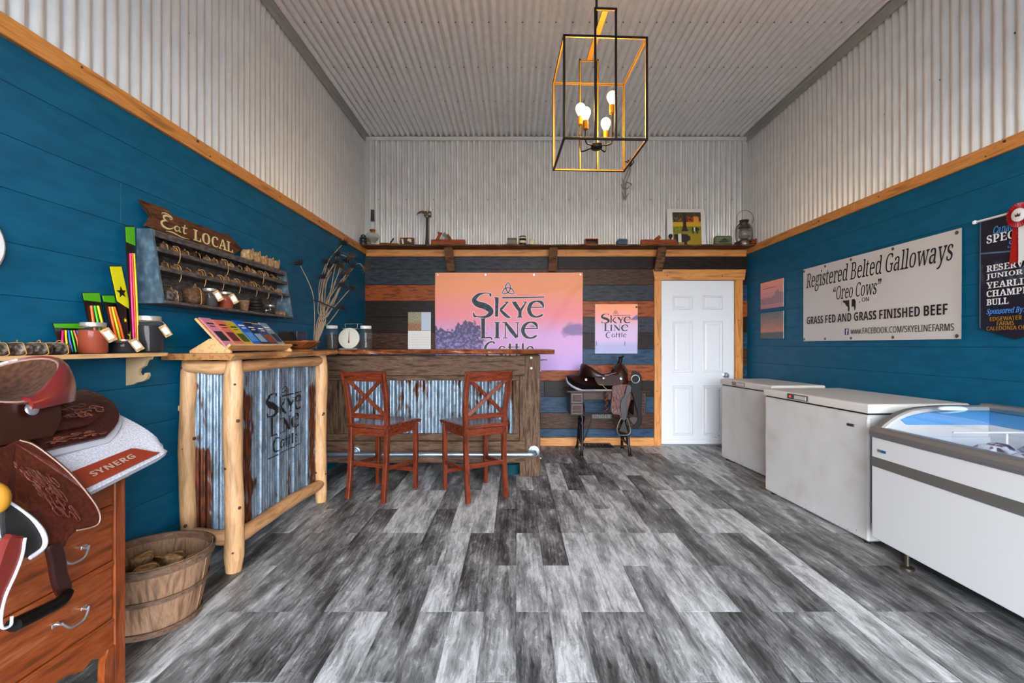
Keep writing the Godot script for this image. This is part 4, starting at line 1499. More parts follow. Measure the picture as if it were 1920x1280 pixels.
func glass_freezer() -> void:
	var z0 := -2.735
	var z1 := -1.10
	var t := thing("display_freezer", "white display freezer with grey stripe and curved sliding glass lids", "freezer", Vector3(2.45, 0, (z0 + z1) * 0.5))
	var xf := 2.10
	var xb := 2.80
	var yb := 0.115
	var prof := smooth([Vector2(2.112, 0.752), Vector2(2.16, 0.795), Vector2(2.225, 0.837), Vector2(2.31, 0.868), Vector2(2.44, 0.884), Vector2(2.60, 0.888), Vector2(2.765, 0.888)], 4)
	obj("front_panel", bx(Vector3(xf, yb, z0), Vector3(xf + 0.05, 0.712, z1), 0.004), M.freezer_white, t)
	obj("back_panel", bx(Vector3(xb - 0.05, yb, z0), Vector3(xb, 0.86, z1), 0.004), M.freezer_white, t)
	for e in [[z0, z0 + 0.05], [z1 - 0.05, z1]]:
		var st := mb()
		var poly := [Vector2(xf + 0.05, yb), Vector2(xf + 0.05, 0.705)]
		for p in prof:
			if p.x > xf + 0.06:
				poly.append(p - Vector2(0, 0.02))
		poly.append(Vector2(xb - 0.05, 0.86))
		poly.append(Vector2(xb - 0.05, yb))
		prism(st, poly, Transform3D(Basis.IDENTITY, Vector3(0, 0, e[0])), e[1] - e[0])
		obj("end_panel", st, M.freezer_white, t)
	obj("grey_stripe", bx(Vector3(xf - 0.0025, 0.536, z0 + 0.002), Vector3(xf + 0.001, 0.592, z1), 0.0), flat("stripe", Color(0.36, 0.35, 0.335), 0.45), t)
	obj("bottom_pan", bx(Vector3(xf + 0.05, 0.20, z0 + 0.05), Vector3(xb - 0.05, 0.25, z1 - 0.05)), flat("liner", Color(0.86, 0.88, 0.90), 0.4), t)
	obj("machine_base", bx(Vector3(xf + 0.09, 0.05, z0 + 0.12), Vector3(xb - 0.03, 0.199, z1 - 0.02), 0.004), M.rubber, t)
	for z in [z0 + 0.16, z1 - 0.08]:
		for x in [xf + 0.075, xb - 0.08]:
			var ft := mb()
			lathe(ft, [Vector2(0, 0), Vector2(0.034, 0), Vector2(0.034, 0.012), Vector2(0.012, 0.02), Vector2(0.012, yb + 0.01), Vector2(0, yb + 0.01)], 16, Transform3D(Basis.IDENTITY, Vector3(x, 0, z)))
			obj("levelling_foot", ft, M.pewter, t)
	# tub liner
	var lm: Material = M.liner
	var blue := flat("reflection_blue", Color(0.36, 0.62, 0.86), 0.35)  # blue wall reflection in the glass, painted as added bands above the liner
	obj("liner", bx(Vector3(xf + 0.051, 0.25, z0 + 0.051), Vector3(xf + 0.062, 0.70, z1 - 0.051)), lm, t)
	obj("liner", bx(Vector3(xb - 0.062, 0.25, z0 + 0.051), Vector3(xb - 0.051, 0.785, z1 - 0.051)), lm, t)
	obj("liner", bx(Vector3(xf + 0.062, 0.25, z0 + 0.051), Vector3(xb - 0.062, 0.715, z0 + 0.062)), lm, t)
	obj("painted_reflection", bx(Vector3(xb - 0.066, 0.785, z0 + 0.051), Vector3(xb - 0.051, 0.858, z1 - 0.051), 0.003), blue, t)
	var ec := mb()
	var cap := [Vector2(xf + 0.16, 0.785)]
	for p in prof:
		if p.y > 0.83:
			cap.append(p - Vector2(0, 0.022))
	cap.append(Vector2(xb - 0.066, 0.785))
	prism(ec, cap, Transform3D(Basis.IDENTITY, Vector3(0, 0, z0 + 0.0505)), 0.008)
	obj("painted_reflection", ec, blue, t)  # far-end band, same reflection put into its colour
	# aluminium rims
	var rim := mb()
	var ring := [Vector2(xf - 0.004, 0.706), Vector2(xf - 0.012, 0.722), Vector2(xf - 0.012, 0.742), Vector2(xf - 0.004, 0.76), Vector2(xf + 0.012, 0.768), Vector2(xf + 0.055, 0.766), Vector2(xf + 0.055, 0.708)]
	prism(rim, ring, Transform3D(Basis.IDENTITY, Vector3(0, 0, z0 - 0.004)), z1 - z0 + 0.008)
	obj("front_rim", rim, flat("aluminium", Color(0.58, 0.57, 0.56), 0.38, 0.7), t)
	obj("back_rim", bx(Vector3(xb - 0.066, 0.859, z0), Vector3(xb + 0.004, 0.903, z1), 0.006), M.aluminium, t)
	for z in [z0, z1]:
		var s := 1.0 if z == z0 else -1.0
		for w in [[-0.004, 0.038, 0.004, -0.024, "aluminium"], [0.040, 0.060, 0.0, -0.02, "white"]]:
			var st := mb()
			for i in prof.size() - 1:
				var a: Vector2 = prof[i]
				var b: Vector2 = prof[i + 1]
				var za: float = z + s * w[0]
				var zb: float = z + s * w[1]
				var n := Vector2(-(b - a).y, (b - a).x).normalized()
				var q := [Vector3(a.x, a.y + w[2], za), Vector3(b.x, b.y + w[2], za), Vector3(b.x, b.y + w[2], zb), Vector3(a.x, a.y + w[2], zb)]
				var o := Vector3(0, w[3], 0)
				face(st, q, Vector3(n.x, n.y, 0))
				face(st, [q[0] + o, q[1] + o, q[2] + o, q[3] + o], -Vector3(n.x, n.y, 0))
				face(st, [q[0], q[1], q[1] + o, q[0] + o], Vector3(0, 0, -s))
				face(st, [q[3], q[2], q[2] + o, q[3] + o], Vector3(0, 0, s))
			obj("end_rim", st, M[w[4]], t)
	# two curved panes, one sliding over the other
	var pane := glass("lid_glass", Color(0.40, 0.66, 0.95), 0.07)
	for g in [[z0 + 0.06, z0 + 0.88, 0.004], [z0 + 0.80, z1 - 0.06, -0.010]]:
		var st := mb()
		st.set_smooth_group(1)
		for i in prof.size() - 2:
			var a: Vector2 = prof[i + 1]
			var b: Vector2 = prof[i + 2]
			face(st, [Vector3(a.x, a.y + g[2], g[0]), Vector3(b.x, b.y + g[2], g[0]), Vector3(b.x, b.y + g[2], g[1]), Vector3(a.x, a.y + g[2], g[1])], Vector3(-0.3, 1, 0))
		obj("glass_lid", st, pane, t)
	var hd := mb()
	lathe(hd, [Vector2(0.0, 0.018), Vector2(0.03, 0.017), Vector2(0.05, 0.011), Vector2(0.056, 0.003), Vector2(0.056, 0), Vector2(0, 0)], 24, Transform3D(Basis.from_scale(Vector3(1.4, 1, 0.75)), Vector3(2.43, 0.889, -2.58)))
	obj("handle", hd, flat("handle_blue", Color(0.78, 0.88, 0.97), 0.25), t)
	obj("badge", bx(Vector3(xf - 0.003, 0.628, z0 + 0.045), Vector3(xf + 0.001, 0.642, z0 + 0.075)), M.aluminium, t)
	obj("badge", bx(Vector3(xf - 0.003, 0.628, z0 + 0.0755), Vector3(xf + 0.001, 0.642, z0 + 0.105)), flat("badge_blue", Color(0.03, 0.36, 0.60), 0.4), t)
	# divider with its white edge
	var dz := -2.36
	var dv := obj("divider", bx(Vector3(xf + 0.12, 0.251, dz - 0.002), Vector3(xb - 0.067, 0.80, dz + 0.002)), M.clear, t)
	var de := mb()
	box(de, Vector3(2.475, 0.80, dz), Vector3(0.50, 0.010, 0.01), 0.002)
	box(de, Vector3(2.50, 0.52, dz), Vector3(0.012, 0.55, 0.01), 0.002)
	obj("divider_edge", de, M.white, dv)
	# bags of frozen meat
	var bagm := grain("meat_bag", noise_map(71, 0.03, [Color(0.16, 0.05, 0.08), Color(0.30, 0.12, 0.17), Color(0.80, 0.82, 0.86), Color(0.88, 0.90, 0.93)], [0.30, 0.45, 0.55, 0.8]), Vector3(1.1, 1.1, 1.1), 0.2)
	bagm.clearcoat_enabled = true
	var spots := [[2.34, 0.66, -2.25, 0.15], [2.57, 0.66, -2.23, -0.15], [2.32, 0.66, -2.06, 0.1], [2.57, 0.66, -2.04, -0.1], [2.33, 0.66, -1.88, -0.1], [2.56, 0.66, -1.85, 0.12]]
	var first: MeshInstance3D
	for k in spots.size():
		var q: Array = spots[k]
		if k == 0:
			var st := mb()
			shell_of(st, func(u: float, v: float):
				var x := (u - 0.5) * 2.0
				var y := (v - 0.5) * 2.0
				var e := (1.0 - pow(absf(x), 3.0)) * (1.0 - pow(absf(y), 3.0))
				return Vector3(x * 0.10, 0.045 * e + 0.006 * sin(x * 9.0) * e + 0.022, y * 0.07), 16, 12, 0.02)
			first = obj("meat_bag", st, bagm)
			tag(first, "clear bag of frozen meat inside the display freezer", "food package", "bags of frozen meat in the display freezer")
			first.position = Vector3(q[0], q[1] + 0.040, q[2])
			first.rotation.y = q[3]
		else:
			copy(first, Vector3(q[0], q[1] + 0.040, q[2]), q[3])
	var bed := bx(Vector3(2.20, 0.251, -2.33), Vector3(2.70, 0.698, -1.5), 0.02)
	tag(obj("frozen_goods_box", bed, M.paper), "white carton under the bags of frozen meat in the display freezer", "carton")

# ---------------------------------------------------------------- things printed or hung
func paint(w: int, h: int, f: Callable) -> ImageTexture:
	var im := Image.create_empty(w, h, false, Image.FORMAT_RGB8)
	for y in h:
		for x in w:
			im.set_pixel(x, y, f.call((x + 0.5) / w, (y + 0.5) / h))
	return ImageTexture.create_from_image(im)

func printed(key: String, tex: Texture2D, rough := 0.6) -> StandardMaterial3D:
	var m := StandardMaterial3D.new()
	m.resource_name = key
	m.albedo_texture = tex
	m.roughness = rough
	m.texture_repeat = false
	M[key] = m
	return m

# a printed sheet f(u, v), v down; the print covers it once; a plain back behind it
func print_sheet(f: Callable, nu: int, nv: int) -> SurfaceTool:
	var st := mb()
	st.set_smooth_group(1)
	for i in nu:
		for j in nv:
			var q := []
			for k in [[0, 0], [1, 0], [1, 1], [0, 1]]:
				var u := float(i + k[0]) / nu
				var v := float(j + k[1]) / nv
				q.append([f.call(u, v), Vector2(u, v)])
			for k in [0, 1, 2, 0, 2, 3]:
				st.set_uv(q[k][1])
				st.add_vertex(q[k][0])
	return st

func back_sheet(f: Callable, nu: int, nv: int, off: Vector3) -> SurfaceTool:
	var st := mb()
	for i in nu:
		for j in nv:
			var q := []
			for k in [[0, 0], [0, 1], [1, 1], [1, 0]]:
				q.append(f.call(float(i + k[0]) / nu, float(j + k[1]) / nv) + off)
			face(st, q, off)
	# edges
	for e in 2:
		for j in nv:
			var a: Vector3 = f.call(float(e), float(j) / nv)
			var b: Vector3 = f.call(float(e), float(j + 1) / nv)
			tri(st, a, b, b + off)
			tri(st, a, b + off, a + off)
		for i in nu:
			var a: Vector3 = f.call(float(i) / nu, float(e))
			var b: Vector3 = f.call(float(i + 1) / nu, float(e))
			tri(st, a, b, b + off)
			tri(st, a, b + off, a + off)
	return st

func right_wall_things() -> void:
	var xw := XR - 0.008
	# plane on the right wall: x runs towards the camera, y up, z into the room
	var wall := func(d_left: float, y: float) -> Transform3D:
		return Transform3D(Basis(Vector3(0, 0, 1), Vector3.UP, Vector3(-1, 0, 0)), Vector3(xw, y, -d_left))
	# white vinyl banner
	var dl := 4.61
	var w := 1.642
	var t := thing("farm_banner", "white vinyl banner with black lettering and a belted cow on the teal wall", "banner", Vector3(xw, 1.285, -dl + w * 0.5))
	var xf: Transform3D = wall.call(dl, 1.285)
	var h := 0.713
	var sheet := func(u: float, v: float) -> Vector3:
		var wav := 0.0012 * sin(u * 19.0) * sin(v * 3.0) + 0.006 * smoothstep(0.972, 1.0, u) * (0.4 + 0.6 * v) + 0.0035
		return xf * Vector3(u * w, (1.0 - v) * h, wav)
	var vinyl := flat("vinyl", Color(0.76, 0.745, 0.735), 0.45)
	obj("sheet", print_sheet(sheet, 40, 12), vinyl, t)
	obj("sheet_back", back_sheet(sheet, 40, 12, Vector3(0.001, 0, 0)), vinyl, t)
	var lift := Transform3D(xf.basis, xf * Vector3(0, 0, 0.0056))
	lettering("headline", "Registered Belted Galloways", true, false, 0.05, 0.475, 1.585, 0.668, lift, M.ink, t, 0.22)
	lettering("headline", "“Oreo Cows”", true, false, 0.44, 0.365, 0.99, 0.485, lift, M.ink, t, 0.22)
	lettering("small_words", "I", false, false, 0.545, 0.315, 0.549, 0.352, lift, M.ink, t)
	lettering("small_words", ", ON", false, false, 0.755, 0.312, 0.86, 0.352, lift, M.ink, t)
	lettering("slogan", "GRASS FED AND GRASS FINISHED BEEF", false, true, 0.06, 0.165, 1.545, 0.237, lift, M.ink, t)
	lettering("web_address", "www.FACEBOOK.COM/SKYELINEFARMS", false, false, 0.655, 0.055, 1.59, 0.103, lift, flat("ink_grey", Color(0.13, 0.13, 0.13), 0.6), t)
	var fb := obj("blue_badge", prism_on([[0.585, 0.05], [0.632, 0.05], [0.632, 0.105], [0.585, 0.105]], lift, 0.0006), flat("badge_navy", Color(0.05, 0.11, 0.36), 0.5), t)
	lettering("badge_letter", "f", false, true, 0.600, 0.054, 0.624, 0.100, Transform3D(lift.basis, lift * Vector3(0, 0, 0.0006)), M.white, fb)
	# belted cow, seen from the side
	var cow := [[0.565, 0.352], [0.60, 0.347], [0.70, 0.352], [0.715, 0.33], [0.713, 0.27], [0.703, 0.25], [0.69, 0.29], [0.66, 0.285], [0.645, 0.285], [0.64, 0.25], [0.625, 0.25], [0.622, 0.29], [0.605, 0.30], [0.585, 0.325], [0.562, 0.335]]
	obj("cow_print", prism_on(cow, lift, 0.0006), M.ink, t)
	obj("cow_belt", prism_on([[0.640, 0.350], [0.668, 0.351], [0.666, 0.284], [0.643, 0.284]], Transform3D(lift.basis, lift * Vector3(0, 0, 0.0006)), 0.0005), vinyl, t)
	var spots := [[0.02, 0.69], [0.33, 0.69], [0.66, 0.69], [1.10, 0.69], [1.61, 0.69], [0.02, 0.02], [0.33, 0.02], [0.66, 0.02], [1.10, 0.02], [1.61, 0.02]]
	for s in spots:
		var g := mb()
		lathe(g, [Vector2(0.005, 0), Vector2(0.012, 0.0), Vector2(0.012, 0.002), Vector2(0.005, 0.0026), Vector2(0.004, 0.001), Vector2(0, 0.001)], 12, Transform3D(lift.basis * Basis(Vector3.RIGHT, PI / 2), lift * Vector3(s[0], s[1], 0.001)))
		obj("grommet", g, M.pewter, t)
	# two small sunset prints
	var pic := [[5.413, 1.66, 1.965, "framed_print", "small pink sunset print, the upper of two beside the white banner"], [5.413, 1.318, 1.615, "framed_print", "small grey and orange sky print, the lower of two beside the white banner"]]
	var nz := FastNoiseLite.new()
	nz.seed = 5
	nz.frequency = 1.0
	for k in 2:
		var q: Array = pic[k]
		var px: Transform3D = wall.call(q[0], q[1])
		var pw := 0.462
		var ph: float = q[2] - q[1]
		var tx := paint(96, 64, func(u, v):
			if k == 0:
				var c := Color(0.90, 0.56, 0.48).lerp(Color(0.66, 0.42, 0.45), v)
				if v > 0.60 - 0.25 * exp(-pow((u - 0.75) / 0.12, 2.0)) - 0.12 * exp(-pow((u - 0.95) / 0.08, 2.0)) + 0.04 * nz.get_noise_2d(u * 14.0, 1.0) and v < 0.85:
					c = c.lerp(Color(0.45, 0.33, 0.40), 0.6)
				return c
			var c2 := Color(0.30, 0.33, 0.36).lerp(Color(0.72, 0.42, 0.33), clampf(v * 1.5 + 0.25 * nz.get_noise_2d(u * 3.0, v * 9.0), 0.0, 1.0))
			return c2.lerp(Color(0.20, 0.24, 0.26), smoothstep(0.72, 0.80, v)))
		var m := printed("print_%d" % k, tx, 0.35)
		var pt := thing(q[3], q[4], "picture", px.origin, "")
		var fsh := func(u: float, v: float) -> Vector3: return px * Vector3(u * pw, (1.0 - v) * ph, 0.0055)
		obj("print", print_sheet(fsh, 2, 2), m, pt)
		obj("mount", back_sheet(fsh, 2, 2, Vector3(0.005, 0, 0)), M.paper, pt)
		if k == 0:
			var cap := mb()
			for r in [[0.05, 0.15, 0.84, 0.003], [0.05, 0.36, 0.74, 0.008], [0.06, 0.14, 0.40, 0.004]]:
				stroke(cap, [Vector3(r[0], ph * r[2], r[3]), Vector3((r[0] + r[1]) * 0.5, ph * (r[2] + 0.02), r[3]), Vector3(r[1], ph * r[2], r[3] * 0.5)], func(x, y, l): return px * Vector3(x, y, 0.0062 + l * 0.0005), 0.5)
			obj("faint_caption_lines", cap, flat("caption_rose", Color(0.55, 0.30, 0.30), 0.6), pt).set_meta("kind", "stuff")
	# show award pennant with white rod
	var ax: Transform3D = wall.call(2.845, 1.352)
	var at_ := thing("award_pennant", "navy satin show award pennant on a white rod on the teal wall", "pennant", ax.origin)
	var aw := 0.405
	var ah := 0.65
	var n2 := FastNoiseLite.new()
	n2.seed = 9
	n2.frequency = 2.2
	n2.fractal_octaves = 3
	var atex := paint(128, 224, func(u, v):
		var c := Color(0.035, 0.06, 0.13)
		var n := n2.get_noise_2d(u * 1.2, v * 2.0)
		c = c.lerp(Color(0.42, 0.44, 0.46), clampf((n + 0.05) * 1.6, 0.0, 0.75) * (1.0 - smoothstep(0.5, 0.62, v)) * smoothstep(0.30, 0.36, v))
		if u < 0.012 or absf(v - 0.30) < 0.006:
			c = Color(0.32, 0.42, 0.50)
		return c)
	var am := printed("pennant_cloth", atex, 0.45)
	var pen := func(u: float, v: float) -> Vector3:
		var drop := 0.075 * (1.0 - absf(u - 0.5) * 2.0)
		return ax * Vector3(u * aw, lerpf(ah, -drop, v), 0.012 + 0.003 * sin(u * 7.0 + v * 2.0))
	obj("cloth", print_sheet(pen, 20, 20), am, at_)
	obj("cloth_back", back_sheet(pen, 20, 20, Vector3(0.0015, 0, 0)), M.black, at_)
	var al := Transform3D(ax.basis, ax * Vector3(0, 0, 0.0165))
	var sky := flat("letter_blue", Color(0.30, 0.56, 0.86), 0.5)
	lettering("words", "Canadian", true, false, 0.085, 0.555, 0.26, 0.60, al, sky, at_, 0.35)
	lettering("words", "SPECKLE", true, true, 0.045, 0.505, 0.33, 0.553, al, M.white, at_)
	lettering("words", "Sh", true, false, 0.165, 0.455, 0.225, 0.50, al, sky, at_, 0.35)
	var lines := ["RESERVE", "JUNIOR", "YEARLING", "CHAMPION", "BULL"]
	var wid := [0.235, 0.20, 0.285, 0.30, 0.125]
	for k in 5:
		lettering("words", lines[k], true, true, 0.045, 0.335 - k * 0.0505, 0.045 + wid[k], 0.372 - k * 0.0505, al, M.white, at_)
	lettering("words", "Sponsored By:", true, false, 0.045, 0.070, 0.255, 0.112, al, sky, at_, 0.35)
	var gold := flat("letter_gold", Color(0.62, 0.44, 0.12), 0.5)
	lettering("words", "EDGEWATER", false, false, 0.065, 0.038, 0.24, 0.061, al, gold, at_)
	lettering("words", "FARMS", false, false, 0.105, 0.010, 0.20, 0.033, al, gold, at_)
	lettering("words", "CALEDONIA ON", false, false, 0.045, -0.018, 0.265, 0.005, al, gold, at_)
	var rod := mb()
	tube(rod, [ax * Vector3(-0.02, ah + 0.004, 0.016), ax * Vector3(aw + 0.02, ah + 0.004, 0.016)], 0.007, 10)
	var ro := obj("rod", rod, M.white, at_)
	for e in [-0.028, aw + 0.028]:
		var b := mb()
		lathe(b, [Vector2(0, -0.014), Vector2(0.011, -0.009), Vector2(0.014, 0), Vector2(0.011, 0.009), Vector2(0, 0.014)], 14, Transform3D(Basis.IDENTITY, ax * Vector3(e, ah + 0.004, 0.016)))
		obj("rod_end", b, M.white, ro)
	# rosette with tails pinned over the pennant
	var rx: Transform3D = wall.call(2.845 - 0.245, 1.352)
	var rs := thing("rosette", "red show rosette with red and white ribbon tails over the navy pennant", "rosette", rx * Vector3(0, 0.33, 0.03))
	var red := flat("ribbon_red", Color(0.62, 0.02, 0.05), 0.4)
	var cy := 0.625
	var pl := mb()
	var n := 56
	for i in n:
		var a0 := TAU * i / n
		var a1 := TAU * (i + 1) / n
		var z0 := 0.034 + (0.008 if i % 2 else 0.0)
		var z1 := 0.034 + (0.0 if i % 2 else 0.008)
		face(pl, [rx * Vector3(cos(a0) * 0.035, cy + sin(a0) * 0.035, z0), rx * Vector3(cos(a0) * 0.068, cy + sin(a0) * 0.068, z0), rx * Vector3(cos(a1) * 0.068, cy + sin(a1) * 0.068, z1), rx * Vector3(cos(a1) * 0.035, cy + sin(a1) * 0.035, z1)], rx.basis.z)
		face(pl, [rx * Vector3(0, cy, 0.03), rx * Vector3(cos(a0) * 0.064, cy + sin(a0) * 0.064, 0.03), rx * Vector3(cos(a1) * 0.064, cy + sin(a1) * 0.064, 0.03)], -rx.basis.z)
	obj("pleats", pl, red, rs)
	var bt := mb()
	lathe(bt, [Vector2(0.038, 0.0), Vector2(0.037, 0.008), Vector2(0.033, 0.010), Vector2(0, 0.0105)], 24, Transform3D(rx.basis * Basis(Vector3.RIGHT, PI / 2), rx * Vector3(0, cy, 0.036)))
	var bo := obj("button", bt, M.white, rs)
	var em := mb()
	prism(em, [Vector2(-0.013, -0.01), Vector2(0.013, -0.01), Vector2(0.015, 0.008), Vector2(0.007, -0.001), Vector2(0, 0.011), Vector2(-0.007, -0.001), Vector2(-0.015, 0.008)], Transform3D(rx.basis, rx * Vector3(0, cy, 0.0466)), 0.001)
	obj("emblem", em, flat("emblem_dark", Color(0.30, 0.05, 0.06), 0.5), bo)
	var tails := [[-0.045, -0.03, -0.065, -0.018, red, 0.024], [-0.012, 0.03, -0.012, 0.034, M.white, 0.028], [0.03, 0.05, 0.05, 0.075, red, 0.024]]
	for q in tails:
		var st := mb()
		prism(st, [Vector2(q[0], cy - 0.05), Vector2(q[1] + 0.01, cy - 0.05), Vector2(q[3], 0.355), Vector2((q[2] + q[3]) * 0.5, 0.368), Vector2(q[2], 0.35)], Transform3D(rx.basis, rx * Vector3(0, 0, q[5])), 0.001)
		obj("ribbon_tail", st, q[4], rs)

func prism_on(pts: Array, xf: Transform3D, depth: float) -> SurfaceTool:
	var st := mb()
	var p := []
	for q in pts:
		p.append(Vector2(q[0], q[1]))
	prism(st, p, xf, depth)
	return st

# ---------------------------------------------------------------- logo banners and calendar on the back wall
func banners() -> void:
	var s := 151.0
	var bx0 := (816.5 - CX) / s
	var bx1 := (1092.0 - CX) / s
	var by0 := EYE + (CY - 693.5) / s
	var by1 := EYE + (CY - 511.5) / s
	var t := thing("logo_banner", "large pink and lavender fabric banner with a cattle farm logo on the back wall", "banner", Vector3((bx0 + bx1) * 0.5, by0, ZB))
	var nz := FastNoiseLite.new()
	nz.seed = 3
	nz.frequency = 1.0
	nz.fractal_octaves = 4
	var land := func(u: float, v: float) -> Color:
		var c := Color(0.93, 0.60, 0.44).lerp(Color(0.90, 0.53, 0.56), smoothstep(0.12, 0.42, v)).lerp(Color(0.80, 0.62, 0.82), smoothstep(0.40, 0.66, v)).lerp(Color(0.74, 0.62, 0.86), smoothstep(0.7, 1.0, v))
		var n := nz.get_noise_2d(u * 9.0, v * 7.0)
		var n2 := nz.get_noise_2d(u * 34.0, v * 24.0 + 40.0)
		var top := 0.54 + 0.05 * sin(u * 21.0) + 0.07 * n2
		var tree := smoothstep(0.0, 0.015, v - top) * (1.0 - smoothstep(0.30, 0.345, u + 0.05 * n2))
		c = c.lerp(Color(0.27, 0.26, 0.39).lerp(Color(0.60, 0.53, 0.78), clampf((v - 0.60) * 2.4 + n2 * 1.1 + 0.1, 0.0, 1.0)), tree * 0.95)
		var far := exp(-pow((u - 0.96) / 0.10, 2.0) - pow((v - 0.58 - 0.1 * (1.0 - u)) / 0.075, 2.0)) + 0.6 * exp(-pow((u - 0.66) / 0.06, 2.0) - pow((v - 0.55) / 0.025, 2.0))
		c = c.lerp(Color(0.48, 0.40, 0.58), clampf((far + n * 0.35 - 0.35) * 3.0, 0.0, 0.85))
		return c
	var bm := printed("banner_cloth", paint(420, 280, land), 0.6)
	var w := bx1 - bx0
	var h := by1 - by0
	var cloth := func(u: float, v: float) -> Vector3:
		var fold := 0.010 * exp(-pow((u - 0.30 - 0.22 * v) / 0.05, 2.0)) * v + 0.012 * exp(-pow((u - 0.98 + 0.42 * v) / 0.05, 2.0)) * (1.0 - v * 0.4) + 0.010 * exp(-pow((v - 0.10 - 0.12 * sin(PI * clampf((u - 0.4) / 0.6, 0.0, 1.0))) / 0.04, 2.0)) * smoothstep(0.36, 0.5, u)
		fold += 0.006 * sin(u * 24.0) * smoothstep(0.75, 1.0, v) + 0.004 * sin(u * 9.0 + v * 6.0)
		fold *= 1.7
		return Vector3(bx0 + u * w + 0.004 * sin(v * 5.0) * (u - 0.5), by1 - v * h - 0.012 * v * absf(sin(u * PI * 2.5)) * 0.4, ZB + 0.014 + fold)
	obj("cloth", print_sheet(cloth, 70, 40), bm, t)
	obj("cloth_back", back_sheet(cloth, 70, 40, Vector3(0, 0, -0.0015)), M.paper, t)
	for q in [[0.015, 0.02], [0.34, 0.02], [0.67, 0.02], [0.985, 0.02], [0.985, 0.975]]:
		var g := mb()
		lathe(g, [Vector2(0.004, 0), Vector2(0.011, 0.0), Vector2(0.011, 0.002), Vector2(0.004, 0.003), Vector2(0, 0.003)], 12, Transform3D(Basis(Vector3.RIGHT, PI / 2), cloth.call(q[0], q[1]) + Vector3(0, 0, 0.0005)))
		obj("grommet", g, M.steel, t)
	# logo: drawing units 130..1280 across, placed from the photograph's size of the letters
	var unit := 190.0 / 1621.0 / s
	var lay := func(x: float, y: float, lift: float) -> Vector3:
		var wx := (870.0 - CX) / s + (x + 130.0) * unit
		var wy := EYE + (CY - 515.0) / s - (y + 122.0) * unit
		return cloth.call((wx - bx0) / w, (by1 - wy) / h) + Vector3(0, 0, 0.002 + lift * 0.001)
	var l1 := mb()
	logo(l1, lay, 0.0, 9.0, false)
	obj("logo_outline", l1, flat("logo_pale", Color(0.88, 0.76, 0.82), 0.6), t)
	var l2 := mb()
	logo(l2, lay, 1.2, 0.0, false)
	var under := mb()
	stroke(under, [Vector3(160, 1250, 18), Vector3(700, 1244, 18), Vector3(1200, 1236, 14)], lay, 1.2)
	obj("logo_letters", l2, grain("logo_ink", noise_map(81, 0.02, [Color(0.05, 0.085, 0.12), Color(0.085, 0.16, 0.21), Color(0.15, 0.27, 0.34)], [0.3, 0.5, 0.8]), Vector3(3, 2, 3), 0.6), t)
	obj("logo_rule", under, M.logo_ink, t)
	# smaller poster beside it
	var px0 := (1115.5 - CX) / s
	var px1 := (1195.0 - CX) / s
	var py0 := EYE + (CY - 662.5) / s
	var py1 := EYE + (CY - 570.0) / s
	var p := thing("logo_poster", "small paper poster with the cattle farm logo above the sewing machine table", "poster", Vector3((px0 + px1) * 0.5, py0, ZB))
	var sheet := func(u: float, v: float) -> Vector3:
		return Vector3(lerpf(px0, px1, u), lerpf(py1, py0, v), ZB + 0.010 + 0.004 * sin(v * 4.0) * (0.5 + u) + 0.006 * smoothstep(0.85, 1.0, u) * (1.0 - v))
	var pm := printed("poster_paper", paint(120, 140, func(u, v):
		var c := Color(0.96, 0.60, 0.42).lerp(Color(0.92, 0.60, 0.60), smoothstep(0.0, 0.30, v)).lerp(Color(0.80, 0.70, 0.84), smoothstep(0.24, 0.5, v)).lerp(Color(0.66, 0.66, 0.82), smoothstep(0.72, 0.86, v))
		var n := nz.get_noise_2d(u * 8.0, v * 8.0)
		var hill := smoothstep(0.0, 0.02, v - 0.21 - 0.1 * smoothstep(1.0, 0.8, u)) * smoothstep(0.78, 0.86, u + n * 0.05) * (1.0 - smoothstep(0.30, 0.34, v))
		c = c.lerp(Color(0.42, 0.38, 0.56), hill)
		if v > 0.76 and v < 0.84 and (absf(u - 0.03) < 0.008 or absf(u - 0.70) < 0.008):
			c = Color(0.40, 0.34, 0.48)
		return c), 0.55)
	obj("sheet", print_sheet(sheet, 8, 12), pm, p)
	obj("sheet_back", back_sheet(sheet, 8, 12, Vector3(0, 0, -0.001)), M.paper, p)
	var lay2 := func(x: float, y: float, lift: float) -> Vector3:
		return sheet.call(0.135 + x / 1150.0 * 0.70, 0.115 + y / 1250.0 * 0.60) + Vector3(0, 0, 0.001 + lift * 0.0008)
	var l3 := mb()
	logo(l3, lay2, 1.0, 0.0, false)
	obj("logo_letters", l3, M.logo_ink, p)
	for q in [[0.03, 0.03, "cream"], [0.97, 0.06, "black"]]:
		var c := mb()
		box(c, sheet.call(q[0], q[1]) + Vector3(0, 0, 0.004), Vector3(0.022, 0.022, 0.006), 0.002)
		obj("clip", c, M[q[2]], p)
	# wall calendar
	var cx0 := (765.5 - CX) / s
	var cx1 := (808.0 - CX) / s
	var cy1 := EYE + (CY - 585.0) / s
	var ca := thing("wall_calendar", "open wall calendar with a nature photo page hanging behind the bar", "calendar", Vector3((cx0 + cx1) * 0.5, cy1 - 0.45, ZB))
	var up := func(u: float, v: float) -> Vector3: return Vector3(lerpf(cx0, cx1, u), cy1 - v * 0.228, ZB + 0.012)
	var dn := func(u: float, v: float) -> Vector3: return Vector3(lerpf(cx0, cx1, u), cy1 - 0.231 - v * 0.225, ZB + 0.013 + 0.006 * v)
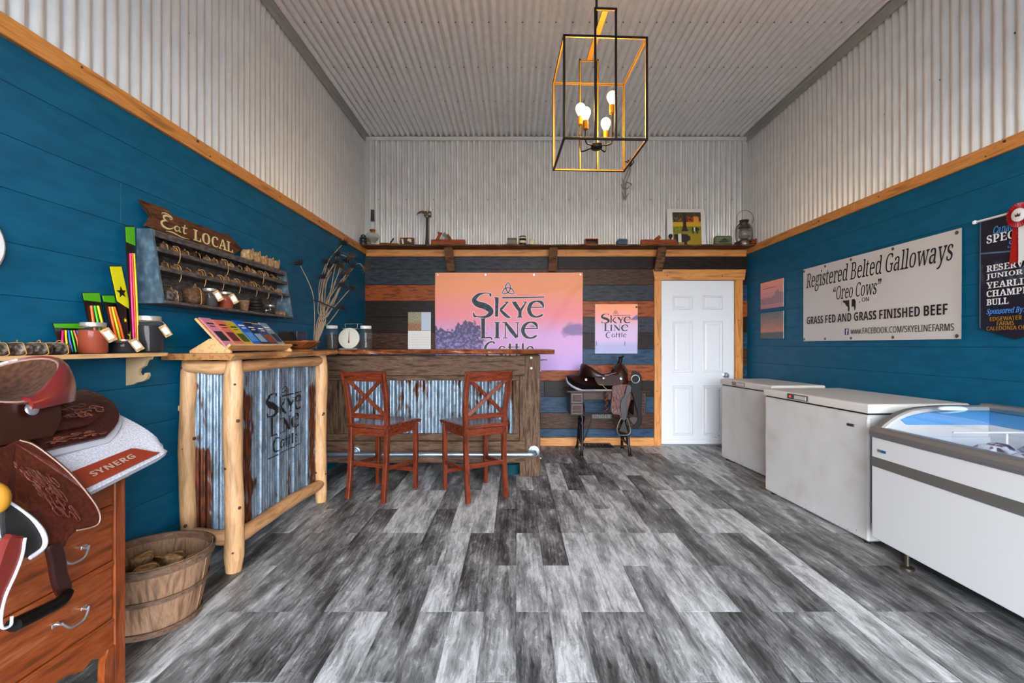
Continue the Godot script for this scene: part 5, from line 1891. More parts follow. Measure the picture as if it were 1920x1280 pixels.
	var cm := printed("calendar_photo", paint(86, 70, func(u, v):
		if u > 0.58:
			return Color(0.70, 0.73, 0.80)
		var n := nz.get_noise_2d(u * 22.0, v * 20.0)
		var c := Color(0.42, 0.40, 0.24).lerp(Color(0.74, 0.72, 0.66), clampf(n * 1.8 + 0.3, 0.0, 1.0))
		return c.lerp(Color(0.40, 0.20, 0.10).lerp(Color(0.72, 0.52, 0.36), clampf(0.5 + n * 2.0, 0.0, 1.0)), smoothstep(0.5, 0.7, v + n * 0.2))), 0.5)
	obj("photo_page", print_sheet(up, 2, 2), cm, ca)
	obj("page_back", back_sheet(up, 2, 2, Vector3(0, 0, -0.003)), M.paper, ca)
	obj("date_page", print_sheet(dn, 2, 4), M.paper, ca)
	obj("page_back", back_sheet(dn, 2, 4, Vector3(0, 0, -0.003)), M.paper, ca)
	var ru := mb()
	for k in 5:
		box(ru, dn.call(0.5, 0.22 + k * 0.14) + Vector3(0, 0, 0.0012), Vector3((cx1 - cx0) * 0.9, 0.0012, 0.0006))
	obj("date_rules", ru, M.pewter, ca).set_meta("kind", "stuff")

# ---------------------------------------------------------------- saddles
# Local axes of a saddle: x forward, y up from the lower edge of the skirts, z to the sides.
func edge_r(a: float) -> float:
	var c := cos(a)
	var s := sin(a)
	var rx := 0.22 if c > 0 else 0.205
	return 1.0 / sqrt(c * c / (rx * rx) + s * s / (0.165 * 0.165))

func edge_y(a: float) -> float:
	var c := cos(a)
	return lerpf(0.150, 0.272, pow(maxf(0.0, -c), 1.4)) + 0.045 * pow(maxf(0.0, c), 2.0)

func saddle_tree(t: Node3D, seat_m: Material, cantle_m: Material, skirt_m: Material, jockey_m: Material, fork_m: Material, metal: Material, sides: Array, xf: Transform3D, buttons := 3) -> void:
	var seat := mb()
	shell_of(seat, func(u: float, v: float):
		var a := -TAU * v
		var r := edge_r(a) * maxf(u, 0.02)
		var crease := 0.006 * sin(u * 16.0 + cos(a) * 3.0) * u * (1.0 - u)
		return xf * Vector3(cos(a) * r, lerpf(0.158, edge_y(a), pow(u, 2.8)) + crease, sin(a) * r), 10, 40, 0.012)
	var so := obj("seat", seat, seat_m, t)
	var pip := []
	for i in 40:
		var a := TAU * i / 40.0
		pip.append(xf * Vector3(cos(a) * edge_r(a), edge_y(a) + 0.002, sin(a) * edge_r(a)))
	var pm := mb()
	tube(pm, pip, 0.0035, 6, true)
	obj("seat_piping", pm, M.leather_pale, so)
	# cantle roll behind the seat
	var can := mb()
	shell_of(can, func(u: float, v: float):
		var a := lerpf(1.52, TAU - 1.52, v)
		var fade := sin(PI * v)
		var out: float = lerpf(0.0, 0.034, u) * (0.35 + 0.65 * fade)
		var r := edge_r(a) + out + 0.012 * sin(PI * u)
		var y := lerpf(edge_y(a), 0.135, pow(u, 1.5)) + 0.006 * sin(PI * minf(u * 2.5, 1.0))
		return xf * Vector3(cos(a) * r, y, sin(a) * r), 8, 30, 0.012)
	obj("cantle", can, cantle_m, t)
	# fork with horn
	var fork := mb()
	shell_of(fork, func(u: float, v: float):
		var a := lerpf(-1.75, 1.75, v)
		var rad := 0.60 + 0.40 * sin(PI * clampf(u, 0.03, 0.97))
		return xf * Vector3(0.135 + 0.135 * u + 0.02 * cos(a), 0.085 + 0.195 * cos(a) * rad, 0.150 * sin(a) * (0.75 + 0.25 * rad)), 10, 20, 0.012)
	var fo := obj("fork", fork, fork_m, t)
	var horn := mb()
	tube(horn, smooth([xf * Vector3(0.21, 0.25, 0), xf * Vector3(0.225, 0.30, 0), xf * Vector3(0.235, 0.345, 0)], 4), [0.034, 0.032, 0.028, 0.025, 0.022, 0.021, 0.021, 0.021, 0.022], 12)
	lathe(horn, [Vector2(0, -0.012), Vector2(0.028, -0.010), Vector2(0.036, 0), Vector2(0.034, 0.008), Vector2(0, 0.014)], 16, xf * Transform3D(Basis(Vector3.BACK, 0.35), Vector3(0.24, 0.358, 0)))
	obj("horn", horn, M.leather_black, fo)
	for s in sides:
		# lower skirt, fleece and the jockey above it
		for l in [[0.0, 0.19, -0.40, 0.008, skirt_m, "skirt"], [-0.016, 0.196, -0.405, 0.014, M.fleece, "fleece"], [0.014, 0.158, -0.365, 0.008, jockey_m, "rear_jockey"]]:
			var st := mb()
			shell_of(st, func(u: float, v: float):
				var w: float = v if s < 0 else 1.0 - v
				var x0: float = l[2] + 0.16 * pow(w, 4.0)
				var x1: float = (0.30 if l[5] != "rear_jockey" else 0.05) - 0.05 * pow(w, 4.0)
				return xf * Vector3(lerpf(x0, x1, u), l[0] + 0.14 - 0.14 * pow(w * l[1] / 0.19, 1.4), s * l[1] * w), 20, 10, l[3])
			obj(l[5], st, l[4], t)
		var sj := mb()
		shell_of(sj, func(u: float, v: float):
			var w: float = v if s < 0 else 1.0 - v
			var x0: float = -0.10 + 0.05 * pow(w, 3.0)
			return xf * Vector3(lerpf(x0, 0.20, u), 0.156 - 0.115 * w, s * (0.160 + 0.034 * w)), 12, 6, 0.008)
		obj("seat_jockey", sj, fork_m, t)
		for c in [[0.0, 0.128, 0.176], [-0.19, 0.105, 0.128], [0.20, 0.12, 0.165]].slice(0, buttons):
			var co := mb()
			lathe(co, [Vector2(0.019, 0), Vector2(0.017, 0.005), Vector2(0.010, 0.008), Vector2(0, 0.010)], 14, xf * Transform3D(Basis(Vector3.RIGHT, s * PI / 2.6), Vector3(c[0], c[1], s * (c[2] + 0.004))))
			obj("concho", co, metal, t)

func leathers() -> void:
	var dark := grain("leather_dark", noise_map(91, 0.02, [Color(0.085, 0.026, 0.018), Color(0.12, 0.038, 0.026), Color(0.15, 0.05, 0.034)], [0.25, 0.5, 0.8]), Vector3(5, 5, 5), 0.30)
	bumpy(dark, 92, 0.03, 0.10)
	var tool := grain("leather_tooled", noise_map(93, 0.03, [Color(0.25, 0.095, 0.058), Color(0.30, 0.12, 0.076), Color(0.33, 0.14, 0.095)], [0.25, 0.5, 0.8]), Vector3(4, 4, 4), 0.34)
	bumpy(tool, 94, 0.03, 0.10)
	var wine := grain("leather_wine", noise_map(97, 0.02, [Color(0.15, 0.042, 0.03), Color(0.20, 0.058, 0.042), Color(0.24, 0.075, 0.055)], [0.25, 0.5, 0.8]), Vector3(4, 4, 4), 0.28)
	bumpy(wine, 98, 0.04, 0.12)
	flat("leather_red", Color(0.42, 0.04, 0.03), 0.18)
	M.leather_red.clearcoat_enabled = true
	flat("leather_brown", Color(0.16, 0.05, 0.032), 0.3)
	flat("leather_black", Color(0.020, 0.015, 0.014), 0.45)
	M.leather_black.metallic_specular = 0.3
	M.leather_tooled.metallic_specular = 0.35
	flat("leather_russet", Color(0.50, 0.17, 0.085), 0.45)
	flat("leather_pale", Color(0.62, 0.50, 0.44), 0.5)
	grain("suede", noise_map(95, 0.02, [Color(0.22, 0.125, 0.07), Color(0.31, 0.18, 0.10), Color(0.38, 0.235, 0.14)], [0.25, 0.5, 0.8]), Vector3(4, 4, 4), 0.9)
	grain("felt", noise_map(96, 0.04, [Color(0.62, 0.62, 0.66), Color(0.72, 0.72, 0.76), Color(0.79, 0.79, 0.82)], [0.25, 0.5, 0.8]), Vector3(6, 6, 6), 0.95)
	flat("fleece", Color(0.66, 0.66, 0.70), 0.95)
	flat("piping_white", Color(0.80, 0.80, 0.84), 0.4)

# raised floral tooling: curling strokes laid on a flap
func scrolls(st: SurfaceTool, place: Callable, seed_: int, n: int) -> void:
	var r := RandomNumberGenerator.new()
	r.seed = seed_
	for i in n:
		var c := Vector2(0.12 + 0.76 * r.randf(), 0.15 + 0.7 * r.randf())
		var a := r.randf() * TAU
		var turn := 1.0 if r.randf() < 0.5 else -1.0
		var pts := []
		for k in 8:
			var q := k / 7.0
			var rad := lerpf(0.105, 0.02, q)
			pts.append(place.call(c.x + cos(a + turn * q * 5.0) * rad, c.y + sin(a + turn * q * 5.0) * rad * 1.2))
		tube(st, pts, [0.0004, 0.001, 0.0015, 0.0019, 0.0019, 0.0017, 0.0013, 0.0007], 5)

func saddle_on_table() -> void:
	leathers()
	var xf := Transform3D(Basis.IDENTITY, Vector3(0.985, 0.752, -5.40))
	var t := thing("western_saddle", "dark brown western saddle with black horn on the old sewing machine table", "saddle", xf.origin)
	saddle_tree(t, M.leather_dark, M.leather_dark, M.leather_black, M.leather_dark, M.leather_brown, M.steel, [1, -1], xf)
	# fender, stirrup leather and stirrup on the room side
	var d := 5.165
	var P := func(zx: float, zy: float, dd: float) -> Vector3: return at(1040.0 + zx / 6.4, 660.0 + zy / 6.4, dd)
	var f := []
	for q in [[700, 400], [880, 385], [905, 420], [915, 560], [880, 700], [862, 790], [792, 792], [775, 755], [700, 745], [672, 690], [676, 600], [690, 500]]:
		f.append(P.call(q[0], q[1], d + 0.03 * (1.0 - (q[1] - 385.0) / 400.0)))
	var fm := mb()
	plate(fm, smooth(f, 3, true), 0.008, Vector3(0, 0, 1))
	var fe := obj("fender", fm, M.leather_tooled, t)
	var sc := mb()
	scrolls(sc, func(u, v): return P.call(690 + u * 110, 470 + v * 270, d - 0.006), 4, 9)
	obj("tooling", sc, flat("tool_plum", Color(0.26, 0.12, 0.10), 0.35), fe).set_meta("kind", "stuff")
	var sl := mb()
	var lp := []
	for q in [[868, 400], [915, 400], [920, 470], [868, 560], [862, 800], [800, 800], [790, 600], [840, 520]]:
		lp.append(P.call(q[0], q[1], d - 0.012))
	plate(sl, smooth(lp, 2, true), 0.006, Vector3(0, 0, 1))
	obj("stirrup_leather", sl, flat("leather_grey", Color(0.16, 0.15, 0.17), 0.25), t)
	var rg := []
	for q in [[800, 790], [768, 850], [748, 930], [770, 985], [830, 996], [890, 985], [910, 940], [890, 860], [868, 790]]:
		rg.append(P.call(q[0], q[1], d - 0.02))
	var stp := mb()
	tube(stp, smooth(rg, 4), 0.008, 8)
	obj("stirrup", stp, M.pewter, t)
	var tread := mb()
	plate(tread, [P.call(765, 940, d), P.call(830, 800, d), P.call(895, 940, d), P.call(880, 985, d - 0.02), P.call(780, 985, d - 0.02)], 0.03, Vector3(0, 0, 1))
	obj("stirrup_hood", tread, M.leather_black, t)
	# broad black strap hanging from the front rigging
	var bs := []
	for q in [[925, 240], [985, 235], [1040, 290], [1048, 450], [1040, 700], [1048, 800], [1020, 890], [970, 915], [925, 890], [960, 870], [1000, 800], [985, 690], [945, 540], [918, 430]]:
		bs.append(P.call(q[0], q[1], d + 0.012 - 0.02 * (q[1] / 900.0)))
	var bm := mb()
	plate(bm, smooth(bs, 3, true), 0.007, Vector3(0, 0, 1))
	obj("latigo_strap", bm, M.leather_black, t)
	var ring := []
	for k in 20:
		var a := TAU * k / 20.0
		ring.append(P.call(970 + 48 * cos(a), 322 + 48 * sin(a), d - 0.018))
	var rm := mb()
	tube(rm, ring, 0.0045, 6, true)
	obj("rigging_ring", rm, M.steel, t)
	var off := []
	for q in [[890, 800], [920, 770], [990, 780], [1005, 830], [985, 890], [930, 860]]:
		off.append(P.call(q[0], q[1], d + 0.02))
	var om := mb()
	plate(om, smooth(off, 3, true), 0.02, Vector3(0, 0, 1))
	obj("stirrup_block", om, flat("hide_tan", Color(0.20, 0.15, 0.11), 0.6), t)
	# braided tassel on a thong
	var br := thing("braided_rein", "orange and black braided cord hanging from the saddle above the treadle irons", "cord", P.call(620, 735, d - 0.03))
	for k in 2:
		var b := mb()
		var pts := []
		for i in 30:
			var q := i / 29.0
			pts.append(P.call(622 + 16 * sin(q * 26.0 + k * PI), 470 + q * 262, d - 0.03 + 0.008 * cos(q * 26.0 + k * PI)))
		tube(b, pts, 0.006, 6)
		obj("strand", b, flat("braid_%d" % k, [Color(0.42, 0.19, 0.05), Color(0.07, 0.03, 0.02)][k], 0.6), br)
	var th := mb()
	tube(th, smooth([P.call(535, 388, d - 0.012), P.call(570, 392, d - 0.02), P.call(600, 425, d - 0.026), P.call(620, 440, d - 0.03), P.call(615, 472, d - 0.03)], 4), 0.0035, 6)
	obj("thong", th, M.twine, br)

func sewing_table() -> void:
	var d := 5.20
	var s := F / d
	var X := func(px: float) -> float: return (px - CX) / s
	var Y := func(py: float) -> float: return EYE + (CY - py) / s
	var zf := -5.20
	var zb := -5.60
	var t := thing("sewing_table", "antique treadle sewing machine table with dark drawers and black iron legs", "sewing table", Vector3(X.call(1140), 0, -5.4))
	var top := 0.735
	obj("table_top", bx(Vector3(X.call(1063), top - 0.022, zb), Vector3(X.call(1219), top, zf + 0.01), 0.004), M.sew_wood, t)
	obj("apron", bx(Vector3(X.call(1094), top - 0.105, zf - 0.03), Vector3(X.call(1188), top - 0.022, zf - 0.012), 0.003), M.sew_wood, t)
	obj("apron", bx(Vector3(X.call(1094), top - 0.105, zb + 0.012), Vector3(X.call(1188), top - 0.022, zb + 0.03), 0.003), M.sew_wood, t)
	for side in [[1070.0, 1094.0], [1189.0, 1212.0]]:
		var x0: float = X.call(side[0])
		var x1: float = X.call(side[1])
		var case_ := obj("drawer_case", bx(Vector3(x0, Y.call(779), zb + 0.01), Vector3(x1, top - 0.0225, zf - 0.012), 0.003), M.sew_wood, t)
		for r in [[737.5, 755.5], [757.5, 776.5]]:
			var dr := obj("drawer", bx(Vector3(x0 + 0.010, Y.call(r[1]), zf - 0.013), Vector3(x1 - 0.010, Y.call(r[0]), zf - 0.002), 0.003), flat("drawer_front", Color(0.20, 0.125, 0.115), 0.28), case_)
			var fr := mb()
			for q in [[0.022, 0.0], [0.034, 0.004]]:
				var w: float = (x1 - x0) * 0.5 - q[0]
				var h: float = (Y.call(r[0]) - Y.call(r[1])) * 0.5 - q[0] * 0.7
				box(fr, Vector3((x0 + x1) * 0.5, Y.call((r[0] + r[1]) * 0.5), zf + q[1] * 0.5), Vector3(w * 2.0, h * 2.0, 0.006 + q[1]), 0.002)
			obj("carving", fr, M.sew_wood, dr)
	# cast-iron stand: two end frames, stretcher plate with raised letters, treadle
	for e in [[1092.0, -1], [1180.0, 1]]:
		var x: float = X.call(e[0])
		var st := mb()
		for z in [[zf - 0.03, 0.0], [zb + 0.03, 0.0]]:
			var front: bool = z[0] > -5.4
			var zz: float = z[0]
			var out := 0.03 if front else -0.03
			tube(st, smooth([Vector3(x, Y.call(779), zz - out * 0.6), Vector3(x - e[1] * 0.012, 0.45, zz - out * 2.2), Vector3(x - e[1] * 0.004, 0.22, zz - out * 0.6), Vector3(x + e[1] * 0.004, 0.06, zz + out * 0.4), Vector3(x + e[1] * 0.012, 0.012, zz + out)], 5), [0.020, 0.020, 0.019, 0.018, 0.018, 0.018, 0.017, 0.017, 0.016, 0.016, 0.016, 0.015, 0.015, 0.015, 0.015, 0.015, 0.016, 0.017, 0.018, 0.020, 0.022], 8)
			lathe(st, [Vector2(0, 0), Vector2(0.024, 0), Vector2(0.024, 0.014), Vector2(0.012, 0.02), Vector2(0, 0.02)], 10, Transform3D(Basis.IDENTITY, Vector3(x + e[1] * 0.012, 0.0, zz + out)))
		for y in [Y.call(782), 0.36, 0.12]:
			bar_between(st, Vector3(x, y, zf - 0.05), Vector3(x, y, zb + 0.05), 0.018, 0.026, 0.002)
		tube(st, smooth([Vector3(x, 0.36, zf - 0.09), Vector3(x, 0.28, -5.35), Vector3(x, 0.12, -5.31)], 4), 0.010, 6)
		tube(st, smooth([Vector3(x, 0.36, zb + 0.09), Vector3(x, 0.28, -5.45), Vector3(x, 0.12, -5.49)], 4), 0.010, 6)
		obj("iron_frame", st, M.iron, t)
	var pl := obj("name_plate", bx(Vector3(X.call(1109.5), Y.call(786.5), zf - 0.055), Vector3(X.call(1149), Y.call(776.5), zf - 0.04), 0.003), M.iron, t)
	lettering("raised_letters", "SINGER", false, true, X.call(1112), Y.call(784.8), X.call(1146), Y.call(778.2), Transform3D(Basis.IDENTITY, Vector3(0, 0, zf - 0.0395)), flat("iron_worn", Color(0.30, 0.28, 0.26), 0.4, 0.4), pl)
	for e in [[1111.0, 786.0, 1095.0, 828.0], [1147.0, 786.0, 1180.0, 826.0], [1109.0, 779.0, 1095.0, 779.0], [1149.0, 779.0, 1182.0, 779.0]]:
		var b := mb()
		tube(b, smooth([Vector3(X.call(e[0]), Y.call(e[1]), zf - 0.047), Vector3(X.call((e[0] + e[2]) * 0.5), Y.call((e[1] + e[3]) * 0.5) - 0.012, zf - 0.047), Vector3(X.call(e[2]), Y.call(e[3]), zf - 0.05)], 4), 0.008, 6)
		obj("brace", b, M.iron, t)
	var wh := mb()
	var ring := []
	for k in 28:
		var a := TAU * k / 28.0
		ring.append(Vector3(X.call(1093) + 0.03, 0.46 + 0.12 * sin(a), -5.42 + 0.12 * cos(a)))
	tube(wh, ring, 0.009, 8, true)
	for k in 4:
		var a := TAU * k / 4.0 + 0.3
		tube(wh, [Vector3(X.call(1093) + 0.03, 0.46, -5.42), Vector3(X.call(1093) + 0.03, 0.46 + 0.12 * sin(a), -5.42 + 0.12 * cos(a))], 0.006, 6)
	obj("drive_wheel", wh, M.iron, t)
	var tr := mb()
	var y0 := 0.085
	var xa: float = X.call(1099)
	var xb: float = X.call(1152)
	for e in [[xa, xb, zf - 0.02, zf - 0.02], [xa, xb, zf - 0.25, zf - 0.25]]:
		bar_between(tr, Vector3(e[0], y0, e[2]), Vector3(e[1], y0, e[3]), 0.012, 0.014, 0.002)
	for k in 9:
		var x := lerpf(xa, xb, k / 8.0)
		bar_between(tr, Vector3(x, y0, zf - 0.02), Vector3(x, y0, zf - 0.25), 0.010, 0.010, 0.002)
	for k in 8:
		var x := lerpf(xa, xb, (k + 0.5) / 8.0)
		bar_between(tr, Vector3(x - 0.016, y0, zf - 0.04), Vector3(x + 0.016, y0 + 0.002, zf - 0.23), 0.006, 0.008)
		bar_between(tr, Vector3(x + 0.016, y0, zf - 0.04), Vector3(x - 0.016, y0 + 0.002, zf - 0.23), 0.006, 0.008)
	obj("treadle", tr, M.iron, t)
	var rodm := mb()
	tube(rodm, [Vector3(X.call(1094), y0, -5.335), Vector3(X.call(1180), y0, -5.335)], 0.008, 8)
	obj("treadle_axle", rodm, M.iron, t)

# ---------------------------------------------------------------- dresser with the big saddle
func dresser() -> void:
	var xf := -1.40
	var xb := XL + 0.012
	var zf := -1.66
	var zn := -0.74
	var t := thing("dresser", "warm brown wooden dresser with curved metal pulls under the saddle pad", "dresser", Vector3((xf + xb) * 0.5, 0, (zf + zn) * 0.5))
	obj("top", bx(Vector3(xb, 0.772, zf - 0.012), Vector3(xf + 0.012, 0.792, zn + 0.012), 0.004), M.dresser_z, t)
	for z in [zf, zn]:
		var s := 1.0 if z == zf else -1.0
		obj("end_panel", bx(Vector3(xb + 0.02, 0.19, z + s * 0.006), Vector3(xf - 0.045, 0.772, z + s * 0.022)), M.dresser_y, t)
		for x in [xf, xb + 0.045]:
			var st := mb()
			box(st, Vector3(x - 0.0225, 0.386, z + s * 0.0225), Vector3(0.045, 0.772, 0.045), 0.003)
			var post := obj("post", st, M.dresser_y, t)
			if x == xf:
				var ft := mb()
				var poly := [Vector2(0.044, 0.0), Vector2(0.082, 0.0), Vector2(0.086, 0.11), Vector2(0.084, 0.165), Vector2(0.07, 0.20), Vector2(0.044, 0.20)]
				prism(ft, poly, Transform3D(Basis(Vector3(0, 0, s), Vector3.UP, Vector3(-1 if s > 0 else 1, 0, 0)), Vector3(xf - (0.0 if s > 0 else 0.024), 0, z)), 0.024)
				obj("bracket_foot", ft, M.dresser_y, post)
	obj("back_board", bx(Vector3(xb, 0.19, zf + 0.02), Vector3(xb + 0.008, 0.772, zn - 0.02)), M.dresser_z, t)
	var ys := [0.286, 0.487, 0.681, 0.770]
	for k in 3:
		obj("rail", bx(Vector3(xf - 0.03, ys[k] - 0.008, zf + 0.045), Vector3(xf - 0.001, ys[k] + 0.008, zn - 0.045), 0.002), M.dresser_z, t)
	# scalloped apron
	var ap := mb()
	var poly := [Vector2(0.045, 0.280), Vector2(0.875, 0.280), Vector2(0.875, 0.19), Vector2(0.82, 0.19), Vector2(0.79, 0.205), Vector2(0.76, 0.19), Vector2(0.70, 0.215), Vector2(0.46, 0.232), Vector2(0.22, 0.215), Vector2(0.16, 0.19), Vector2(0.13, 0.205), Vector2(0.10, 0.19), Vector2(0.045, 0.19)]
	prism(ap, poly, Transform3D(Basis(Vector3(0, 0, 1), Vector3.UP, Vector3(-1, 0, 0)), Vector3(xf - 0.004, 0, zf)), 0.018)
	obj("apron", ap, M.dresser_z, t)
	for k in 3:
		var y0: float = ys[k] + 0.0095
		var y1: float = ys[k + 1] - 0.0095
		var dr := obj("drawer", bx(Vector3(xf - 0.30, y0, zf + 0.0475), Vector3(xf - 0.006, y1, zn - 0.0475), 0.003), M.dresser_z, t)
		for zc in [-1.457, -0.95]:
			var y: float = (y0 + y1) * 0.5
			var p := mb()
			for e in [-1, 1]:
				tube(p, [Vector3(xf - 0.006, y + 0.006, zc + e * 0.042), Vector3(xf + 0.014, y + 0.006, zc + e * 0.042)], 0.005, 8)
				bar_between(p, Vector3(xf - 0.0045, y + 0.006, zc + e * 0.036), Vector3(xf - 0.0045, y + 0.006, zc + e * 0.058), 0.012, 0.003, 0.001, Vector3.RIGHT)
			tube(p, smooth([Vector3(xf + 0.013, y + 0.012, zc - 0.046), Vector3(xf + 0.016, y + 0.003, zc - 0.040), Vector3(xf + 0.019, y - 0.015, zc - 0.024), Vector3(xf + 0.020, y - 0.019, zc), Vector3(xf + 0.019, y - 0.015, zc + 0.024), Vector3(xf + 0.016, y + 0.003, zc + 0.040), Vector3(xf + 0.013, y + 0.012, zc + 0.046)], 4), 0.0038, 8)
			obj("pull", p, M.steel, dr)

func saddle_on_dresser() -> void:
	# felt pad, arched over the dresser
	var pad := func(s: float, q: float) -> Vector3:
		var d := lerpf(1.80, 0.93, s)
		var y_low := 0.826 - 0.125 * s + 0.012 * smoothstep(0.1, 0.0, s)
		if q < 0.5:
			var k := 1.0 - q * 2.0
			var corner := 0.05 * pow(smoothstep(0.06, 0.0, s), 2.0) * pow(k, 6.0)
			return Vector3(lerpf(-1.63, -1.333, k) - corner, maxf(0.985 - (0.985 - y_low) * pow(k, 1.2), 0.800 if k < 0.76 else 0.0), -d + corner)
		var m := (q - 0.5) * 2.0
		return Vector3(lerpf(-1.63, -1.862, m), 0.985 - 0.12 * pow(m, 1.2), -d)
	var p := thing("saddle_pad", "thick white felt saddle pad with a russet leather patch under the tooled saddle", "saddle pad", Vector3(-1.6, 0.80, -1.36))
	var pm := mb()
	shell_of(pm, func(u: float, v: float): return pad.call(u, 1.0 - v), 40, 40, -0.022)
	obj("felt", pm, M.felt, p)
	var onp := func(u: float, v: float) -> Vector3:
		# patch coordinates: u along the lower edge from its rear, v up from the edge
		var a: Vector3 = pad.call(u, v)
		return a + Vector3(0.014, 0.026, 0.0)
	var pt := mb()
	shell_of(pt, func(u: float, v: float):
		var s := lerpf(0.085, 0.46, u)
		var high := lerpf(0.012, 0.105, pow(smoothstep(0.0, 0.22, u), 0.8))
		return onp.call(s, lerpf(0.012, high, 1.0 - v)), 24, 6, 0.003)
	var pa := obj("leather_patch", pt, M.leather_russet, p)
	# letters stamped on the patch, following it
	var a0: Vector3 = onp.call(0.38, 0.042)
	var a1: Vector3 = onp.call(0.19, 0.042)
	var up: Vector3 = (onp.call(0.28, 0.085) - onp.call(0.28, 0.03)).normalized()
	var run := (a1 - a0)
	var nrm := run.normalized().cross(up).normalized()
	lettering("stamped_letters", "SYNERG", false, true, 0.0, 0.0, run.length(), 0.020, Transform3D(Basis(run.normalized(), nrm.cross(run.normalized()), nrm), a0 + nrm * 0.004), M.leather_pale, pa)
	# the saddle itself
	var xf := Transform3D(Basis(Vector3.UP, -PI / 2), Vector3(-1.63, 0.925, -1.385))
	var t := thing("tooled_saddle", "tooled brown western saddle with red cantle and suede seat on the dresser", "saddle", xf.origin)
	saddle_tree(t, M.suede, M.leather_red, M.leather_wine, M.leather_wine, M.leather_brown, M.steel, [-1, 1], xf, 1)
	var tl := mb()
	scrolls(tl, func(u: float, v: float): return xf * Vector3(lerpf(-0.33, -0.08, u), 0.025 + 0.14 - 0.14 * pow(lerpf(0.42, 0.78, v), 1.4), -lerpf(0.42, 0.78, v) * 0.19 - 0.003), 21, 30)
	scrolls(tl, func(u: float, v: float): return xf * Vector3(lerpf(-0.26, -0.02, u), 0.004 + 0.14 - 0.14 * pow(lerpf(0.86, 0.98, v), 1.4), -lerpf(0.86, 0.98, v) * 0.19 - 0.003), 22, 22)
	obj("tooling", tl, flat("tool_light", Color(0.42, 0.22, 0.17), 0.35), t).set_meta("kind", "stuff")
	# fender hanging over the dresser front, traced at its own distance
	var hang := func(px: float, py: float, out := 0.0) -> Vector3: return on_x(px, py, lerpf(-1.415, -1.288, clampf((py - 823.0) / 90.0, 0.0, 1.0)) + out)
	var f := []
	for q in [[4, 838], [40, 824], [72, 836], [132, 884], [176, 936], [190, 962], [188, 980], [172, 988], [147, 993], [128, 1008], [118, 1026], [88, 1028], [66, 1012], [40, 985], [2, 955], [-60, 930], [-60, 850]]:
		f.append(hang.call(q[0], q[1]))
	var fm := mb()
	plate(fm, smooth(f, 4, true), 0.009, Vector3(1, 0, 0))
	var fe := obj("fender", fm, M.leather_tooled, t)
	var ed := []
	for q in [[40, 824], [72, 836], [132, 884], [176, 936], [190, 962], [188, 980], [172, 988], [147, 993]]:
		ed.append(hang.call(q[0] - 3, q[1] + 1, 0.006))
	var em := mb()
	tube(em, smooth(ed, 5), 0.0022, 6)
	obj("stitching", em, M.leather_pale, fe)
	var ft := mb()
	scrolls(ft, func(u: float, v: float): return hang.call(15 + 80 * u + 80 * v, 860 + 20 * u + 110 * v, 0.0062), 31, 46)
	scrolls(ft, func(u: float, v: float): return hang.call(8 + 45 * u, 842 + 40 * u + 20 * v, 0.0065), 33, 6)
	obj("tooling", ft, flat("tool_mid", Color(0.38, 0.18, 0.13), 0.35), fe).set_meta("kind", "stuff")
	# stirrup leather and stirrup
	var sp := []
	for q in [[88, 1024], [118, 1024], [126, 1070], [134, 1098], [126, 1118], [108, 1116], [98, 1090], [92, 1055]]:
		sp.append(hang.call(q[0], q[1], 0.010))
	var sm := mb()
	plate(sm, smooth(sp, 3, true), 0.012, Vector3(1, 0, 0))
	obj("stirrup_leather", sm, M.leather_brown, t)
	var st := thing("stirrup", "leather-wrapped stirrup with white edging hanging in front of the dresser", "stirrup", hang.call(60, 1160, 0.02))
	var tr := mb()
	tube(tr, smooth([hang.call(130, 1108, 0.020), hang.call(112, 1128, 0.03), hang.call(70, 1150, 0.045), hang.call(25, 1172, 0.055)], 5), [0.012, 0.014, 0.015, 0.016, 0.017, 0.018, 0.018, 0.019, 0.019, 0.019, 0.020, 0.020, 0.020, 0.020, 0.020, 0.020], 10, false, 0.8)
	obj("tread", tr, M.leather_black, st)
	var arm := []
	for q in [[8, 1010], [30, 1004], [47, 1010], [40, 1040], [28, 1075], [10, 1115], [2, 1150], [4, 1180], [-20, 1188], [-22, 1110]]:
		arm.append(hang.call(q[0], q[1], 0.055))
	var am := mb()
	plate(am, smooth(arm, 3, true), 0.014, Vector3(1, 0, 0))
	obj("side_arm", am, flat("leather_rose", Color(0.42, 0.125, 0.10), 0.28), st)
	var pip := mb()
	var pp := []
	for q in [[47, 1008], [42, 1040], [29, 1076], [11, 1116], [3, 1150], [4, 1176], [20, 1172], [22, 1155]]:
		pp.append(hang.call(q[0], q[1], 0.064))
	tube(pip, smooth(pp, 4), 0.0035, 6)
	obj("edging", pip, M.piping_white, st)
	# dark hobble flap with white edging
	var hf := []
	for q in [[6, 938], [30, 950], [62, 975], [82, 1003], [82, 1025], [58, 1046], [20, 1030], [4, 1000]]:
		hf.append(hang.call(q[0], q[1], 0.022))
	var hm := mb()
	plate(hm, smooth(hf, 3, true), 0.008, Vector3(1, 0, 0))
	var ho := obj("hobble_flap", hm, flat("hide_spotted", Color(0.10, 0.09, 0.085), 0.5), t)
	var hp := mb()
	tube(hp, smooth([hang.call(4, 934, 0.03), hang.call(32, 950, 0.03), hang.call(64, 975, 0.03), hang.call(83, 1003, 0.03), hang.call(82, 1026, 0.03), hang.call(56, 1046, 0.03)], 5), [0.0035, 0.0035, 0.0035, 0.0035, 0.0035, 0.0035, 0.0035, 0.0035, 0.004, 0.004, 0.0045, 0.005, 0.0055, 0.006, 0.006, 0.006, 0.006, 0.006, 0.006, 0.006, 0.006, 0.006, 0.006, 0.006, 0.006, 0.005], 6)
	obj("edging", hp, M.piping_white, ho)
	var tass := mb()
